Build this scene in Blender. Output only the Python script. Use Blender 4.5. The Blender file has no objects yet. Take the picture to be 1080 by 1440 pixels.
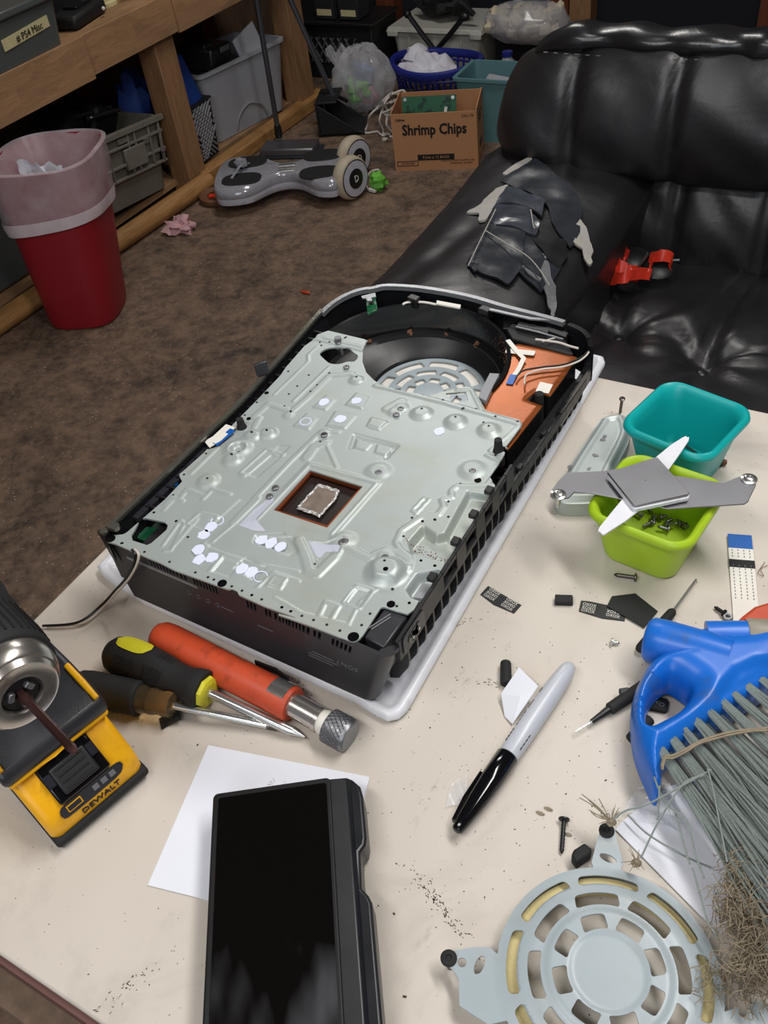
import bpy, bmesh, math, random
import numpy as np
from mathutils import Vector, Matrix, Euler, noise
random.seed(7)
scene = bpy.context.scene
COL = scene.collection
PI = math.pi

# ---------------------------------------------------------------- camera
# metres; the table top is z = 0, +y runs along the long side of the console, away from the viewer
cam_d = bpy.data.cameras.new('camera')
cam = bpy.data.objects.new('camera', cam_d)
COL.objects.link(cam)
CAM_ROT = [[0.869157, -0.26742, 0.415996], [0.482366, 0.643898, -0.593901], [-0.109038, 0.716855, 0.688643]]
cam.matrix_world = Matrix.Translation((0.18624, -0.24454, 0.46196)) @ Matrix(CAM_ROT).to_4x4()
cam_d.sensor_fit = 'AUTO'
cam_d.sensor_width = 36
cam_d.lens = 31.429
cam_d.clip_start = 0.01
scene.camera = cam

# ---------------------------------------------------------------- world, lamps, exposure
world = bpy.data.worlds.new('world')
scene.world = world
world.use_nodes = True
wbg = world.node_tree.nodes['Background']
wbg.inputs[0].default_value = (0.80, 0.88, 1.0, 1)
wbg.inputs[1].default_value = 0.13

def area(name, loc, target, sx, sy, power, col):
    d = bpy.data.lights.new(name, 'AREA')
    d.shape = 'RECTANGLE'; d.size = sx; d.size_y = sy; d.energy = power; d.color = col
    o = bpy.data.objects.new(name, d)
    COL.objects.link(o)
    o.location = loc
    o.rotation_euler = (Vector(target) - Vector(loc)).to_track_quat('-Z', 'Y').to_euler()
    return o
area('shop_tube_light', (0.45, 0.62, 1.45), (0.15, 0.25, 0), 1.2, 0.20, 15, (1.0, 0.98, 0.95))
area('shop_tube_light', (-0.25, -0.75, 1.50), (-0.15, 0.05, 0), 1.2, 0.20, 9, (1.0, 0.98, 0.95))
area('back_room_light', (-1.25, 2.3, 1.5), (-1.3, 2.2, -0.9), 1.2, 0.2, 14, (1.0, 0.97, 0.93))
area('front_fill', (0.6, -2.2, 1.3), (0.0, 0.3, 0), 1.6, 1.6, 16, (0.90, 0.95, 1.0))  # added cool fill from behind the camera

vs = scene.view_settings
scene.display_settings.display_device = 'sRGB'
vs.view_transform = 'Standard'
vs.look = 'None'
vs.exposure = 0.42
vs.gamma = 1.0
vs.use_curve_mapping = False

# ---------------------------------------------------------------- materials
def srgb(r, g, b):
    f = lambda c: (c/255/12.92) if c/255 <= 0.04045 else ((c/255+0.055)/1.055)**2.4
    return (f(r), f(g), f(b))
class N:
    """small node-graph helper"""
    def __init__(s, name):
        s.m = bpy.data.materials.new(name); s.m.use_nodes = True
        s.t = s.m.node_tree; s.p = s.t.nodes['Principled BSDF']; s.out = s.t.nodes['Material Output']
        s.co = s.t.nodes.new('ShaderNodeTexCoord').outputs['Object']
    def n(s, typ, **kw):
        n = s.t.nodes.new(typ)
        for k, v in kw.items():
            if k in n.inputs: 
                if hasattr(v, 'is_linked'): s.t.links.new(v, n.inputs[k])
                else: n.inputs[k].default_value = v
            else: setattr(n, k, v)
        return n
    def l(s, a, b): s.t.links.new(a, b)
    def map(s, scale=(1,1,1), rot=(0,0,0)):
        n = s.n('ShaderNodeMapping'); n.inputs['Scale'].default_value = scale; n.inputs['Rotation'].default_value = rot
        s.l(s.co, n.inputs['Vector']); return n.outputs[0]
    def noise(s, scale, detail=4, rough=.55, vec=None, dist=0):
        n = s.n('ShaderNodeTexNoise', Scale=scale, Detail=detail, Roughness=rough, Distortion=dist)
        s.l(vec or s.co, n.inputs['Vector']); return n.outputs['Fac']
    def vor(s, scale, vec=None, feature='F1', out='Distance'):
        n = s.n('ShaderNodeTexVoronoi', Scale=scale); n.feature = feature
        s.l(vec or s.co, n.inputs['Vector']); return n.outputs[out]
    def ramp(s, f, stops):
        n = s.n('ShaderNodeValToRGB'); s.l(f, n.inputs[0]); e = n.color_ramp.elements
        while len(e) < len(stops): e.new(0.5)
        for i, (p, c) in enumerate(stops):
            e[i].position = p; e[i].color = (*c, 1) if not isinstance(c, (int, float)) else (c, c, c, 1)
        return n.outputs[0]
    def mix(s, f, a, b, mode='MIX'):
        n = s.n('ShaderNodeMix'); n.data_type = 'RGBA'; n.blend_type = mode
        for sock, v in ((n.inputs[0], f), (n.inputs[6], a), (n.inputs[7], b)):
            if hasattr(v, 'is_linked'): s.l(v, sock)
            else: sock.default_value = v if isinstance(v, (int, float)) else (*v, 1)
        return n.outputs[2]
    def math(s, op, a, b=0.0):
        n = s.n('ShaderNodeMath'); n.operation = op
        for sock, v in ((n.inputs[0], a), (n.inputs[1], b)):
            if hasattr(v, 'is_linked'): s.l(v, sock)
            else: sock.default_value = v
        return n.outputs[0]
    def bump(s, h, strength=.3, dist=.002):
        n = s.n('ShaderNodeBump', Strength=strength, Distance=dist); s.l(h, n.inputs['Height'])
        s.l(n.outputs[0], s.p.inputs['Normal'])
    def set(s, **kw):
        names = dict(c='Base Color', r='Roughness', m='Metallic', coat='Coat Weight', tr='Transmission Weight', ior='IOR', a='Alpha', spec='Specular IOR Level', coatr='Coat Roughness', aniso='Anisotropic')
        for k, v in kw.items():
            sock = s.p.inputs[names[k]]
            if hasattr(v, 'is_linked'): s.l(v, sock)
            elif k == 'c': sock.default_value = (*v, 1)
            else: sock.default_value = v
        return s
def mk(name, c, r=.5, m=0., var=.12, vscale=60, bump=0., bscale=400, dirt=0., dirtc=(.05,.045,.04), dscale=40, **kw):
    """plain material with a little colour variation, fine relief and wear"""
    k = N(name)
    c = srgb(*c)
    f = k.noise(vscale, 5)
    col = k.mix(f, tuple(x*(1-var) for x in c), tuple(min(1, x*(1+var)) for x in c))
    if dirt:
        d = k.ramp(k.noise(dscale, 8, .7), [(.52, 0.), (.72, 1.)])
        col = k.mix(k.math('MULTIPLY', d, dirt), col, dirtc)
    k.set(c=col, r=k.math('ADD', k.math('MULTIPLY', f, .12), r-.06), m=m, **kw)
    if bump: k.bump(k.noise(bscale, 3), bump, .001)
    return k.m
def film(name, c, alpha, r=.15):
    """thin clear or milky plastic film: part see-through, part glossy"""
    k = N(name)
    tr = k.n('ShaderNodeBsdfTransparent')
    mx = k.n('ShaderNodeMixShader')
    f = k.math('ADD', k.math('MULTIPLY', k.noise(14, 4), .5), alpha-.25)
    k.l(f, mx.inputs[0]); k.l(tr.outputs[0], mx.inputs[1]); k.l(k.p.outputs[0], mx.inputs[2])
    k.l(mx.outputs[0], k.out.inputs['Surface'])
    k.set(c=srgb(*c), r=r)
    return k.m

M = {}
def mat_table():
    k = N('laminate_table_top')
    base = k.mix(k.noise(5, 5), srgb(212,204,194), srgb(198,189,178))
    smear = k.ramp(k.noise(9, 8, .68, dist=.6), [(.53, 0.), (.74, 1.)])
    base = k.mix(k.math('MULTIPLY', smear, .46), base, srgb(148,141,136))
    sc = k.ramp(k.noise(40, 9, .75, k.map((1.6, .7, 1), (0,0,.8))), [(.60, 0.), (.72, 1.)])
    gate = k.ramp(k.noise(7, 3), [(.50, 0.), (.62, 1.)])
    base = k.mix(k.math('MULTIPLY', k.math('MULTIPLY', sc, gate), .65), base, srgb(92,86,84))
    sp = k.ramp(k.vor(230), [(.0, 1.), (.07, 1.), (.10, 0.)])
    spg = k.ramp(k.noise(60, 2), [(.53, 0.), (.60, 1.)])
    base = k.mix(k.math('MULTIPLY', k.math('MULTIPLY', sp, spg), .75), base, srgb(70,58,52))
    k.set(c=base, r=.42, spec=.4); k.bump(k.noise(500, 2), .05, .0005)
    return k.m
def mat_floor():
    k = N('stained_concrete')
    a = k.ramp(k.noise(3.6, 10, .70, dist=.5), [(.36, srgb(54,46,42)), (.46, srgb(96,79,67)), (.55, srgb(132,106,87)), (.66, srgb(84,71,64))])
    b = k.ramp(k.noise(26, 9, .72), [(.38, srgb(52,45,41)), (.58, srgb(138,114,95))])
    col = k.mix(.48, a, b)
    st = k.ramp(k.noise(5, 7, .7), [(.55, 0.), (.7, 1.)])
    col = k.mix(k.math('MULTIPLY', st, .6), col, srgb(52,44,42))
    sp = k.ramp(k.vor(75), [(.0, 1.), (.10, 1.), (.15, 0.)])
    g = k.ramp(k.noise(19, 3), [(.46, 0.), (.58, 1.)])
    col = k.mix(k.math('MULTIPLY', k.math('MULTIPLY', sp, g), .8), col, srgb(205,195,182))
    k.set(c=col, r=.62); k.bump(k.noise(45, 8, .7), .5, .006)
    return k.m
def mat_wood(name, c1, c2, axis=(1,9,9), r=.6, strand=0.):
    k = N(name)
    v = k.map(axis)
    col = k.mix(k.ramp(k.noise(6, 8, .65, v, 1.2), [(.3, 0.), (.7, 1.)]), srgb(*c1), srgb(*c2))
    if strand:
        n = k.n('ShaderNodeTexVoronoi', Scale=1.0); k.l(k.map((34, 9, 34)), n.inputs['Vector'])
        col = k.mix(strand, col, k.mix(n.outputs['Color'], srgb(*c1), srgb(min(255,c2[0]+14), c2[1]+8, c2[2])), 'MIX')
    k.set(c=col, r=r); k.bump(k.noise(30, 6, .6, v), .3, .003)
    return k.m
def mat_leather(name, c, r):
    k = N(name)
    f = k.noise(7, 6, .6)
    k.set(c=k.mix(f, tuple(x*.75 for x in srgb(*c)), srgb(*c)), r=k.math('ADD', k.math('MULTIPLY', k.noise(14, 4), .22), r-.1), spec=.75)
    h = k.math('ADD', k.math('MULTIPLY', k.noise(11, 3, .45, k.map((1,1.6,1)), .8), 1.0), k.math('MULTIPLY', k.vor(420), .03))
    k.bump(h, .22, .010)
    return k.m
def mat_metal(name, c, r, var=.10, stain=None):
    k = N(name)
    col = k.mix(k.noise(25, 6, .6), tuple(x*(1-var) for x in srgb(*c)), tuple(min(1,x*(1+var)) for x in srgb(*c)))
    if stain:
        g = k.ramp(k.noise(11, 6, .6, dist=.4), [(.52, 0.), (.72, 1.)])
        col = k.mix(k.math('MULTIPLY', g, .55), col, srgb(*stain))
    k.set(c=col, m=.9, r=k.math('ADD', k.math('MULTIPLY', k.noise(60, 4), .15), r-.07))
    k.bump(k.noise(900, 2), .04, .0004)
    return k.m
def mat_shield():
    k = N('galvanised_shield')
    col = k.mix(k.noise(20, 6, .6), srgb(168,178,177), srgb(182,190,188))
    g = k.ramp(k.noise(13, 6, .62, dist=.5), [(.50, 0.), (.70, 1.)])
    col = k.mix(k.math('MULTIPLY', g, .5), col, srgb(166,166,140))
    k.set(c=col, m=.30, r=k.math('ADD', k.math('MULTIPLY', k.noise(50, 4), .15), .34), spec=.5)
    k.bump(k.noise(700, 2), .05, .0004)
    return k.m
M['table'] = mat_table()
M['floor'] = mat_floor()
M['ply'] = mat_wood('plywood_board', (134,102,74), (176,138,102), (9,1,9), strand=.4)
M['beam'] = mat_wood('pine_beam', (140,100,56), (184,138,84), (9,1,9))
M['post'] = mat_wood('pine_post', (128,94,64), (164,124,86), (9,9,1))
M['panel'] = mat_wood('dusty_panel', (92,74,60), (122,98,78), (3,3,1))
M['redwood'] = mat_wood('red_stud', (92,46,28), (120,62,38), (9,9,1))
M['leather'] = mat_leather('black_leather', (36,35,38), .40)
M['leather2'] = mat_leather('black_leather_shiny', (34,34,37), .27)
M['tape'] = mk('black_duct_tape', (48,51,58), .30, bump=.7, bscale=40, var=.25)
M['lining'] = mk('torn_grey_lining', (176,172,166), .8, var=.15)
M['shield'] = mat_shield()
M['steel'] = mat_metal('bright_steel', (205,205,203), .22)
M['dullsteel'] = mat_metal('dull_steel', (138,138,142), .42)
M['darkscrew'] = mat_metal('dark_screw_steel', (92,88,84), .35)
M['copper'] = mk('copper_plate', (146,76,30), .28, m=.5, var=.25, vscale=40, dirt=.5, dirtc=srgb(112,66,34), dscale=60)
M['copperbright'] = mat_metal('copper_edge', (176,92,52), .4)
M['black'] = mk('black_plastic', (24,24,26), .42)
M['blackmatt'] = mk('matt_black_rubber', (26,26,27), .75, bump=.15, bscale=300)
M['shell'] = mk('charcoal_shell', (46,46,50), .36, bump=.1, bscale=900)
M['shellgloss'] = mk('glossy_black_shell', (26,27,29), .16)
M['olivetrim'] = mk('smoky_trim', (132,130,120), .18, var=.15, m=.7)
M['edgegrey'] = mk('grey_edge', (128,130,134), .3, m=.3)
M['white'] = mk('white_plastic', (226,227,234), .32, var=.04, dirt=.35, dirtc=srgb(150,150,150), dscale=60)
M['whitepaper'] = mk('white_paper', (228,230,240), .7, var=.03)
M['whitelab'] = mk('white_sticker', (226,222,214), .6, var=.05)
M['paste'] = mk('white_thermal_paste', (222,228,250), .6, var=.05)
M['residue'] = mk('lilac_residue', (186,190,204), .55, var=.06)
M['pcb'] = mk('green_circuit_board', (22,92,58), .4, var=.35, vscale=150)
M['pcbdark'] = mk('dark_green_board', (14,54,40), .4, var=.4, vscale=300)
M['cpu'] = mk('dark_chip_carrier', (30,20,17), .4, var=.15)
M['die'] = mk('stained_chip_die', (142,128,118), .3, var=.35, vscale=160, m=.35, dirt=.6, dirtc=srgb(104,70,50), dscale=120)
M['lmetal'] = mk('liquid_metal_crust', (205,202,200), .3, m=.6, bump=1., bscale=500, var=.25, vscale=600)
M['tealp'] = mk('teal_plastic', (12,166,166), .38, var=.06)
M['limep'] = mk('lime_plastic', (172,206,40), .40, var=.06)
M['yellow'] = mk('yellow_tool_plastic', (244,178,20), .38, var=.06, dirt=.25, dirtc=srgb(120,80,20), dscale=90)
M['limeyellow'] = mk('yellow_rubber', (214,206,44), .5, dirt=.5, dirtc=srgb(90,88,50))
M['orange'] = mk('orange_rubber', (194,72,38), .5, var=.15, dirt=.8, dirtc=srgb(96,40,26), dscale=70)
M['chrome'] = mat_metal('satin_chrome', (196,190,184), .24)
M['amber'] = mk('amber_clear_handle', (250,214,164), .08, tr=.95, ior=1.35)
M['blue'] = mk('blue_brush_plastic', (20,106,206), .34, var=.06, dirt=.6, dirtc=srgb(70,84,104), dscale=45)
M['bristle'] = mk('grey_bristle', (132,142,138), .42, var=.35, vscale=900)
M['straw'] = mk('frayed_straw', (138,126,106), .8, var=.45, vscale=260)
M['cover'] = mk('pale_grey_cover', (164,176,182), .36, var=.05, dirt=.3, dirtc=srgb(150,145,125))
M['foam'] = mk('yellowed_foam', (216,200,146), .9, bump=.5, bscale=200, var=.12, dirt=.5, dirtc=srgb(120,110,80))
def mat_screen():
    k = N('dark_smudged_glass')
    s_ = k.ramp(k.noise(16, 3, .5, k.map((1.5,.55,1), (0,0,.75))), [(.60, 0.), (.74, 1.)])
    g = k.ramp(k.noise(6, 2), [(.48, 0.), (.60, 1.)])
    f = k.math('MULTIPLY', s_, g)
    k.set(c=k.mix(k.math('MULTIPLY', f, .8), srgb(12,11,11), srgb(66,66,70)), r=k.math('ADD', k.math('MULTIPLY', f, .35), .07))
    return k.m
M['screen'] = mat_screen()
M['phonecase'] = mk('charcoal_phone_case', (21,23,28), .36)
M['marker'] = mk('grey_marker_barrel', (190,194,203), .3, var=.03)
M['gloss'] = mk('gloss_black_cap', (14,14,17), .1)
M['ink'] = mk('black_ink', (22,20,20), .6, var=0)
M['greyink'] = mk('faint_grey_print', (116,116,120), .5, var=0)
M['faintprint'] = mk('very_faint_print', (96,96,100), .4, var=0)
M['sticker'] = mk('black_patterned_tape', (30,30,32), .5)
M['greytape'] = mk('grey_cloth_tape', (146,140,126), .45, bump=.3, bscale=90, var=.2)
M['foamgrey'] = mk('grey_foam_strip', (150,152,156), .9, bump=.6, bscale=900, var=.2, vscale=900)
M['bluetab'] = mk('blue_cable_tab', (24,92,172), .35)
M['pinkpaper'] = mk('red_plastic_bin', (142,20,34), .42, var=.05)
M['binliner'] = film('white_bin_liner', (232,218,224), .38, .28)
M['clearfilm'] = film('clear_film', (236,238,242), .34, .1)
M['bagfilm'] = film('clear_bag_film', (214,214,220), .42, .12)
M['crate'] = mk('grey_crate_plastic', (120,116,106), .55, var=.1, dirt=.3)
M['tote'] = mk('milky_tote_plastic', (176,178,186), .4, var=.08, tr=.15)
M['toteback'] = mk('off_white_tote', (188,188,178), .5, var=.08, dirt=.25)
M['tealtote'] = mk('teal_grey_tote', (96,136,142), .5, var=.08)
M['basketgrey'] = mk('grey_lattice_plastic', (140,140,146), .5)
M['bluebasket'] = mk('navy_blue_basket', (34,44,130), .4)
M['bluething'] = mk('blue_fabric', (26,66,150), .6)
M['cloth'] = mk('white_cloth', (222,220,230), .9, var=.05)
M['card'] = mk('brown_cardboard', (190,138,98), .8, var=.06, vscale=20, bump=.05)
M['cardin'] = mk('cardboard_inside', (150,104,72), .85)
M['hoverclear'] = mk('clear_board_shell', (164,164,172), .14, var=.25, m=.2)
M['hoverwhite'] = mk('pale_board_rim', (196,196,208), .3, var=.1, dirt=.3)
M['tire'] = mk('dirty_white_tyre', (188,176,154), .6, dirt=.5, dirtc=srgb(120,104,84), dscale=20)
M['wire'] = mk('white_cable', (206,198,190), .5)
M['blackwire'] = mk('black_cable', (18,18,20), .4)
M['poleg'] = mat_metal('grey_pole', (118,122,132), .4)
M['greenball'] = mk('green_rubber', (112,190,70), .5)
M['pink'] = mk('pink_rag', (206,160,164), .9, var=.15)
M['redstrap'] = mk('red_plastic_strap', (214,58,40), .32, var=.25, vscale=40)
M['puffs'] = mk('beige_packing', (206,192,166), .7, var=.2)
M['jug'] = mk('milky_jug', (190,192,194), .35, tr=.3)
M['bindark'] = mk('smoky_clear_bin', (96,102,100), .3, var=.1, tr=.25)
M['masktape'] = mk('masking_tape_label', (206,196,150), .7)
M['brown'] = mk('brown_leather_coil', (112,74,52), .6)
M['granite'] = mk('raw_particle_edge', (120,100,84), .85, var=.45, vscale=140, bump=.8, bscale=120)
M['redband'] = mk('reddish_edge_band', (104,70,66), .5, var=.2)
M['dark'] = mk('very_dark_plastic', (20,20,22), .6)
M['dirtmat'] = mk('dirt_crumb', (58,48,42), .9, var=.5, vscale=300)
M['smudge'] = mk('dry_smudge', (40,40,42), .5)
M['bitsteel'] = mat_metal('brown_bit_steel', (118,84,80), .25)
M['tape2'] = mk('shiny_black_tape', (70,74,84), .18, bump=1., bscale=34, var=.3)
M['lining2'] = mk('frayed_grey_tape_edge', (112,114,118), .5, bump=.5, bscale=120, var=.4, vscale=200)
M['linerhem'] = film('liner_hem', (236,222,228), .78, .4)
M['bluething2'] = mk('pale_blue_print', (70,110,160), .45, var=.3)
M['basketgrey2'] = mk('dark_grey_lattice', (74,74,78), .5)
M['navy'] = mk('dark_navy_cloth', (20,22,32), .9)

# ---------------------------------------------------------------- geometry helpers
def basis(d, up=(0,0,1)):
    d = Vector(d).normalized()
    u = Vector(up)
    if abs(d.dot(u)) > .98: u = Vector((0,1,0)) if abs(d.y) < .9 else Vector((1,0,0))
    a = u.cross(d).normalized(); b = d.cross(a).normalized()
    return a, b, d
class G:
    """collects vertices and faces of one mesh"""
    def __init__(s): s.v = []; s.f = []
    def add(s, v, f):
        o = len(s.v); s.v += [tuple(p) for p in v]; s.f += [tuple(i+o for i in q) for q in f]; return s
    def box(s, c, d, rz=0., top=(1.,1.), R=None):
        x, y, z = d[0]/2, d[1]/2, d[2]/2
        m = R or Matrix.Rotation(rz, 3, 'Z'); c = Vector(c)
        pts = [(-x,-y,-z),(x,-y,-z),(x,y,-z),(-x,y,-z)] + [(a*x*top[0], b*y*top[1], z) for a, b in ((-1,-1),(1,-1),(1,1),(-1,1))]
        return s.add([c + m @ Vector(p) for p in pts], [(3,2,1,0),(4,5,6,7),(0,1,5,4),(1,2,6,5),(2,3,7,6),(3,0,4,7)])
    def prism(s, poly, z0, z1, scale=1., off=(0,0)):
        n = len(poly); cx = sum(p[0] for p in poly)/n; cy = sum(p[1] for p in poly)/n
        if sum(poly[i][0]*poly[(i+1)%n][1]-poly[(i+1)%n][0]*poly[i][1] for i in range(n)) < 0: poly = poly[::-1]
        v = [(p[0], p[1], z0) for p in poly] + [(cx+(p[0]-cx)*scale+off[0], cy+(p[1]-cy)*scale+off[1], z1) for p in poly]
        return s.add(v, [tuple(range(n-1,-1,-1)), tuple(range(n,2*n))] + [(i,(i+1)%n,n+(i+1)%n,n+i) for i in range(n)])
    def plate(s, poly, o, ux, uy, t):
        """polygon drawn in the plane (o, ux, uy), thickened by t along its normal"""
        o, ux, uy = Vector(o), Vector(ux), Vector(uy); nn = ux.cross(uy).normalized()
        g = G().prism(poly, 0, t)
        return s.add([o + ux*p[0] + uy*p[1] + nn*p[2] for p in g.v], g.f)
    def tube(s, path, r, n=8, cap=True, flat=1.):
        P = [Vector(p) for p in path]; k = len(P)
        rr = r if isinstance(r, (list, tuple)) else [r]*k
        v = []; a = None
        for i, p in enumerate(P):
            d = (P[min(i+1,k-1)] - P[max(i-1,0)])
            if d.length < 1e-9: d = Vector((0,0,1))
            d.normalize()
            if a is None: a, b, _ = basis(d)
            else:
                a = (a - d*a.dot(d))
                a = a.normalized() if a.length > 1e-6 else basis(d)[0]
                b = d.cross(a)
            for j in range(n):
                t = 2*PI*j/n
                v.append(p + a*math.cos(t)*rr[i] + b*math.sin(t)*rr[i]*flat)
        f = [(i*n+j, i*n+(j+1)%n, (i+1)*n+(j+1)%n, (i+1)*n+j) for i in range(k-1) for j in range(n)]
        if cap: f += [tuple(range(n-1,-1,-1)), tuple(range((k-1)*n, k*n))]
        return s.add(v, f)
    def lathe(s, prof, o=(0,0,0), axis=(0,0,1), n=24, cap=True, up=(0,0,1)):
        a, b, d = basis(axis, up); o = Vector(o); v = []
        for r, h in prof:
            for j in range(n):
                t = 2*PI*j/n; v.append(o + d*h + a*math.cos(t)*r + b*math.sin(t)*r)
        k = len(prof)
        f = [(i*n+j, i*n+(j+1)%n, (i+1)*n+(j+1)%n, (i+1)*n+j) for i in range(k-1) for j in range(n)]
        if cap:
            if prof[0][0] > 1e-7: f.append(tuple(range(n-1,-1,-1)))
            if prof[-1][0] > 1e-7: f.append(tuple(range((k-1)*n, k*n)))
        return s.add(v, f)
    def ball(s, c, r, n=12, m=8, wob=0., seed=0):
        r = r if isinstance(r, (list, tuple)) else (r, r, r); v = []
        for i in range(m+1):
            ph = PI*i/m
            for j in range(n):
                t = 2*PI*j/n; d = Vector((math.sin(ph)*math.cos(t), math.sin(ph)*math.sin(t), -math.cos(ph)))
                k = 1 + wob*noise.noise(d*1.7 + Vector((seed*3.1, seed, 0)))
                v.append((c[0]+d.x*r[0]*k, c[1]+d.y*r[1]*k, c[2]+d.z*r[2]*k))
        return s.add(v, [(i*n+j, i*n+(j+1)%n, (i+1)*n+(j+1)%n, (i+1)*n+j) for i in range(m) for j in range(n)])
    def grid(s, fn, nu, nv, cu=False):
        v = [fn(i/nu, j/nv) for j in range(nv+1) for i in range(nu if cu else nu+1)]
        w = nu if cu else nu+1
        return s.add(v, [(j*w+i, j*w+(i+1)%w, (j+1)*w+(i+1)%w, (j+1)*w+i) for j in range(nv) for i in range(nu)])
    def ribbon(s, path, width, t=.0004, side=None):
        """flat strip following a path; side = width direction (one vector or one per point)"""
        P = [Vector(p) for p in path]; k = len(P); v = []
        for i, p in enumerate(P):
            d = (P[min(i+1,k-1)] - P[max(i-1,0)]).normalized()
            sd = side[i] if isinstance(side, list) else side
            sd = Vector(sd).normalized() if sd is not None else d.cross(Vector((0,0,1))).normalized()
            nn = sd.cross(d).normalized(); w = (width[i] if isinstance(width, list) else width)/2
            v += [p-sd*w-nn*t/2, p+sd*w-nn*t/2, p+sd*w+nn*t/2, p-sd*w+nn*t/2]
        f = [(i*4+j, i*4+(j+1)%4, i*4+4+(j+1)%4, i*4+4+j) for i in range(k-1) for j in range(4)]
        return s.add(v, f + [(3,2,1,0), tuple(range(k*4-4, k*4))])
    def bowl(s, sec):
        """loft closed rings (lists of equal length)"""
        n = len(sec[0]); v = [p for r in sec for p in r]; k = len(sec)
        return s.add(v, [(i*n+j, i*n+(j+1)%n, (i+1)*n+(j+1)%n, (i+1)*n+j) for i in range(k-1) for j in range(n)] + [tuple(range(n-1,-1,-1)), tuple(range((k-1)*n, k*n))])
    def xf(s, m):
        s.v = [tuple(m @ Vector(p)) for p in s.v]; return s
def frame(o, x, z=(0,0,1)):
    """matrix with local x along x, local z near z, origin o"""
    x = Vector(x).normalized(); z = Vector(z); y = z.cross(x).normalized(); z = x.cross(y)
    m = Matrix((x, y, z)).transposed().to_4x4(); m.translation = Vector(o); return m
def rrect(w, h, r, n=6, cx=0, cy=0):
    p = []
    for k, (sx, sy) in enumerate(((1,1),(-1,1),(-1,-1),(1,-1))):
        for i in range(n+1):
            t = PI/2*(k + i/n); p.append((cx+sx*(w/2-r)+r*math.cos(t), cy+sy*(h/2-r)+r*math.sin(t)))
    return p
def arc(c, r, a0, a1, n, z=None):
    q = [(c[0]+r*math.cos(a0+(a1-a0)*i/n), c[1]+r*math.sin(a0+(a1-a0)*i/n)) for i in range(n+1)]
    return q if z is None else [(x, y, z) for x, y in q]
def smooth(pts, n=6):
    """Catmull-Rom through points"""
    P = [Vector(p) for p in pts]; out = []
    for i in range(len(P)-1):
        p0, p1, p2, p3 = P[max(i-1,0)], P[i], P[i+1], P[min(i+2,len(P)-1)]
        for k in range(n):
            t = k/n
            out.append(.5*((2*p1)+(p2-p0)*t+(2*p0-5*p1+4*p2-p3)*t*t+(3*p1-p0-3*p2+p3)*t**3))
    out.append(P[-1]); return out
def closed(pts, n=4):
    P = list(pts); q = smooth([P[-1]] + P + [P[0], P[1]], n); return [tuple(v) for v in q[n:-n-1]]

# signed distances (numpy) and the sheet mesher
def sd_poly(X, Y, poly):
    p = np.array(poly, float); d = np.full(X.shape, 1e9); ins = np.zeros(X.shape, bool)
    for i in range(len(p)):
        a, b = p[i], p[(i+1) % len(p)]; e = b-a; L = max(e @ e, 1e-14)
        t = np.clip(((X-a[0])*e[0]+(Y-a[1])*e[1])/L, 0, 1)
        d = np.minimum(d, np.hypot(X-a[0]-t*e[0], Y-a[1]-t*e[1]))
        if abs(e[1]) > 1e-12:
            c = ((a[1] > Y) != (b[1] > Y)) & (X < e[0]*(Y-a[1])/e[1]+a[0]); ins ^= c
    return np.where(ins, -d, d)
def sd_line(X, Y, pts):
    p = np.array(pts, float); d = np.full(X.shape, 1e9)
    for a, b in zip(p[:-1], p[1:]):
        e = b-a; L = max(e @ e, 1e-14); t = np.clip(((X-a[0])*e[0]+(Y-a[1])*e[1])/L, 0, 1)
        d = np.minimum(d, np.hypot(X-a[0]-t*e[0], Y-a[1]-t*e[1]))
    return d
def sstep(x, a, b):
    t = np.clip((x-a)/(b-a), 0, 1); return t*t*(3-2*t)
def sheet(x0, x1, y0, y1, step, sd, zf, thick, under=False):
    """heightfield sheet cut to sd < 0, its border snapped to the outline, with side walls"""
    nx, ny = int((x1-x0)/step)+1, int((y1-y0)/step)+1
    X, Y = np.meshgrid(np.linspace(x0, x1, nx+1), np.linspace(y0, y1, ny+1))
    cx, cy = (X[:-1,:-1]+X[1:,1:])/2, (Y[:-1,:-1]+Y[1:,1:])/2
    keep = sd(cx, cy) < 0
    j, i = np.nonzero(keep); w = nx+1
    q = np.stack([j*w+i, j*w+i+1, (j+1)*w+i+1, (j+1)*w+i], 1)
    cnt = np.zeros(w*(ny+1), int); np.add.at(cnt, q.ravel(), 1)
    use = np.nonzero(cnt)[0]; border = (cnt[use] < 4)
    x, y = X.ravel()[use].copy(), Y.ravel()[use].copy()
    for _ in range(2):
        bx, by = x[border], y[border]; d = sd(bx, by); h = step*.2
        gx = (sd(bx+h, by)-sd(bx-h, by))/(2*h); gy = (sd(bx, by+h)-sd(bx, by-h))/(2*h)
        L = np.maximum(np.hypot(gx, gy), .3); d = np.clip(d, -step*.8, step*.8)
        x[border] = bx-d*gx/L; y[border] = by-d*gy/L
    z = zf(x, y); idx = np.full(w*(ny+1), -1); idx[use] = np.arange(len(use)); q = idx[q]
    v = np.stack([x, y, z], 1); n = len(v); f = [tuple(t) for t in q.tolist()]
    E = {}
    for t in f:
        for k in range(4):
            a, b = t[k], t[(k+1)%4]
            if (b, a) in E: del E[(b, a)]
            else: E[(a, b)] = 1
    ring = sorted({k for e in E for k in e}); low = {}
    vv = [tuple(p) for p in v.tolist()]
    if under:
        vv += [(p[0], p[1], p[2]-thick) for p in v.tolist()]; f += [tuple(k+n for k in t[::-1]) for t in list(f)]
        low = {k: k+n for k in ring}
    else:
        for k in ring: low[k] = len(vv); vv.append((v[k][0], v[k][1], v[k][2]-thick))
    f += [(b, a, low[a], low[b]) for a, b in E]
    return G().add(vv, f)

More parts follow.
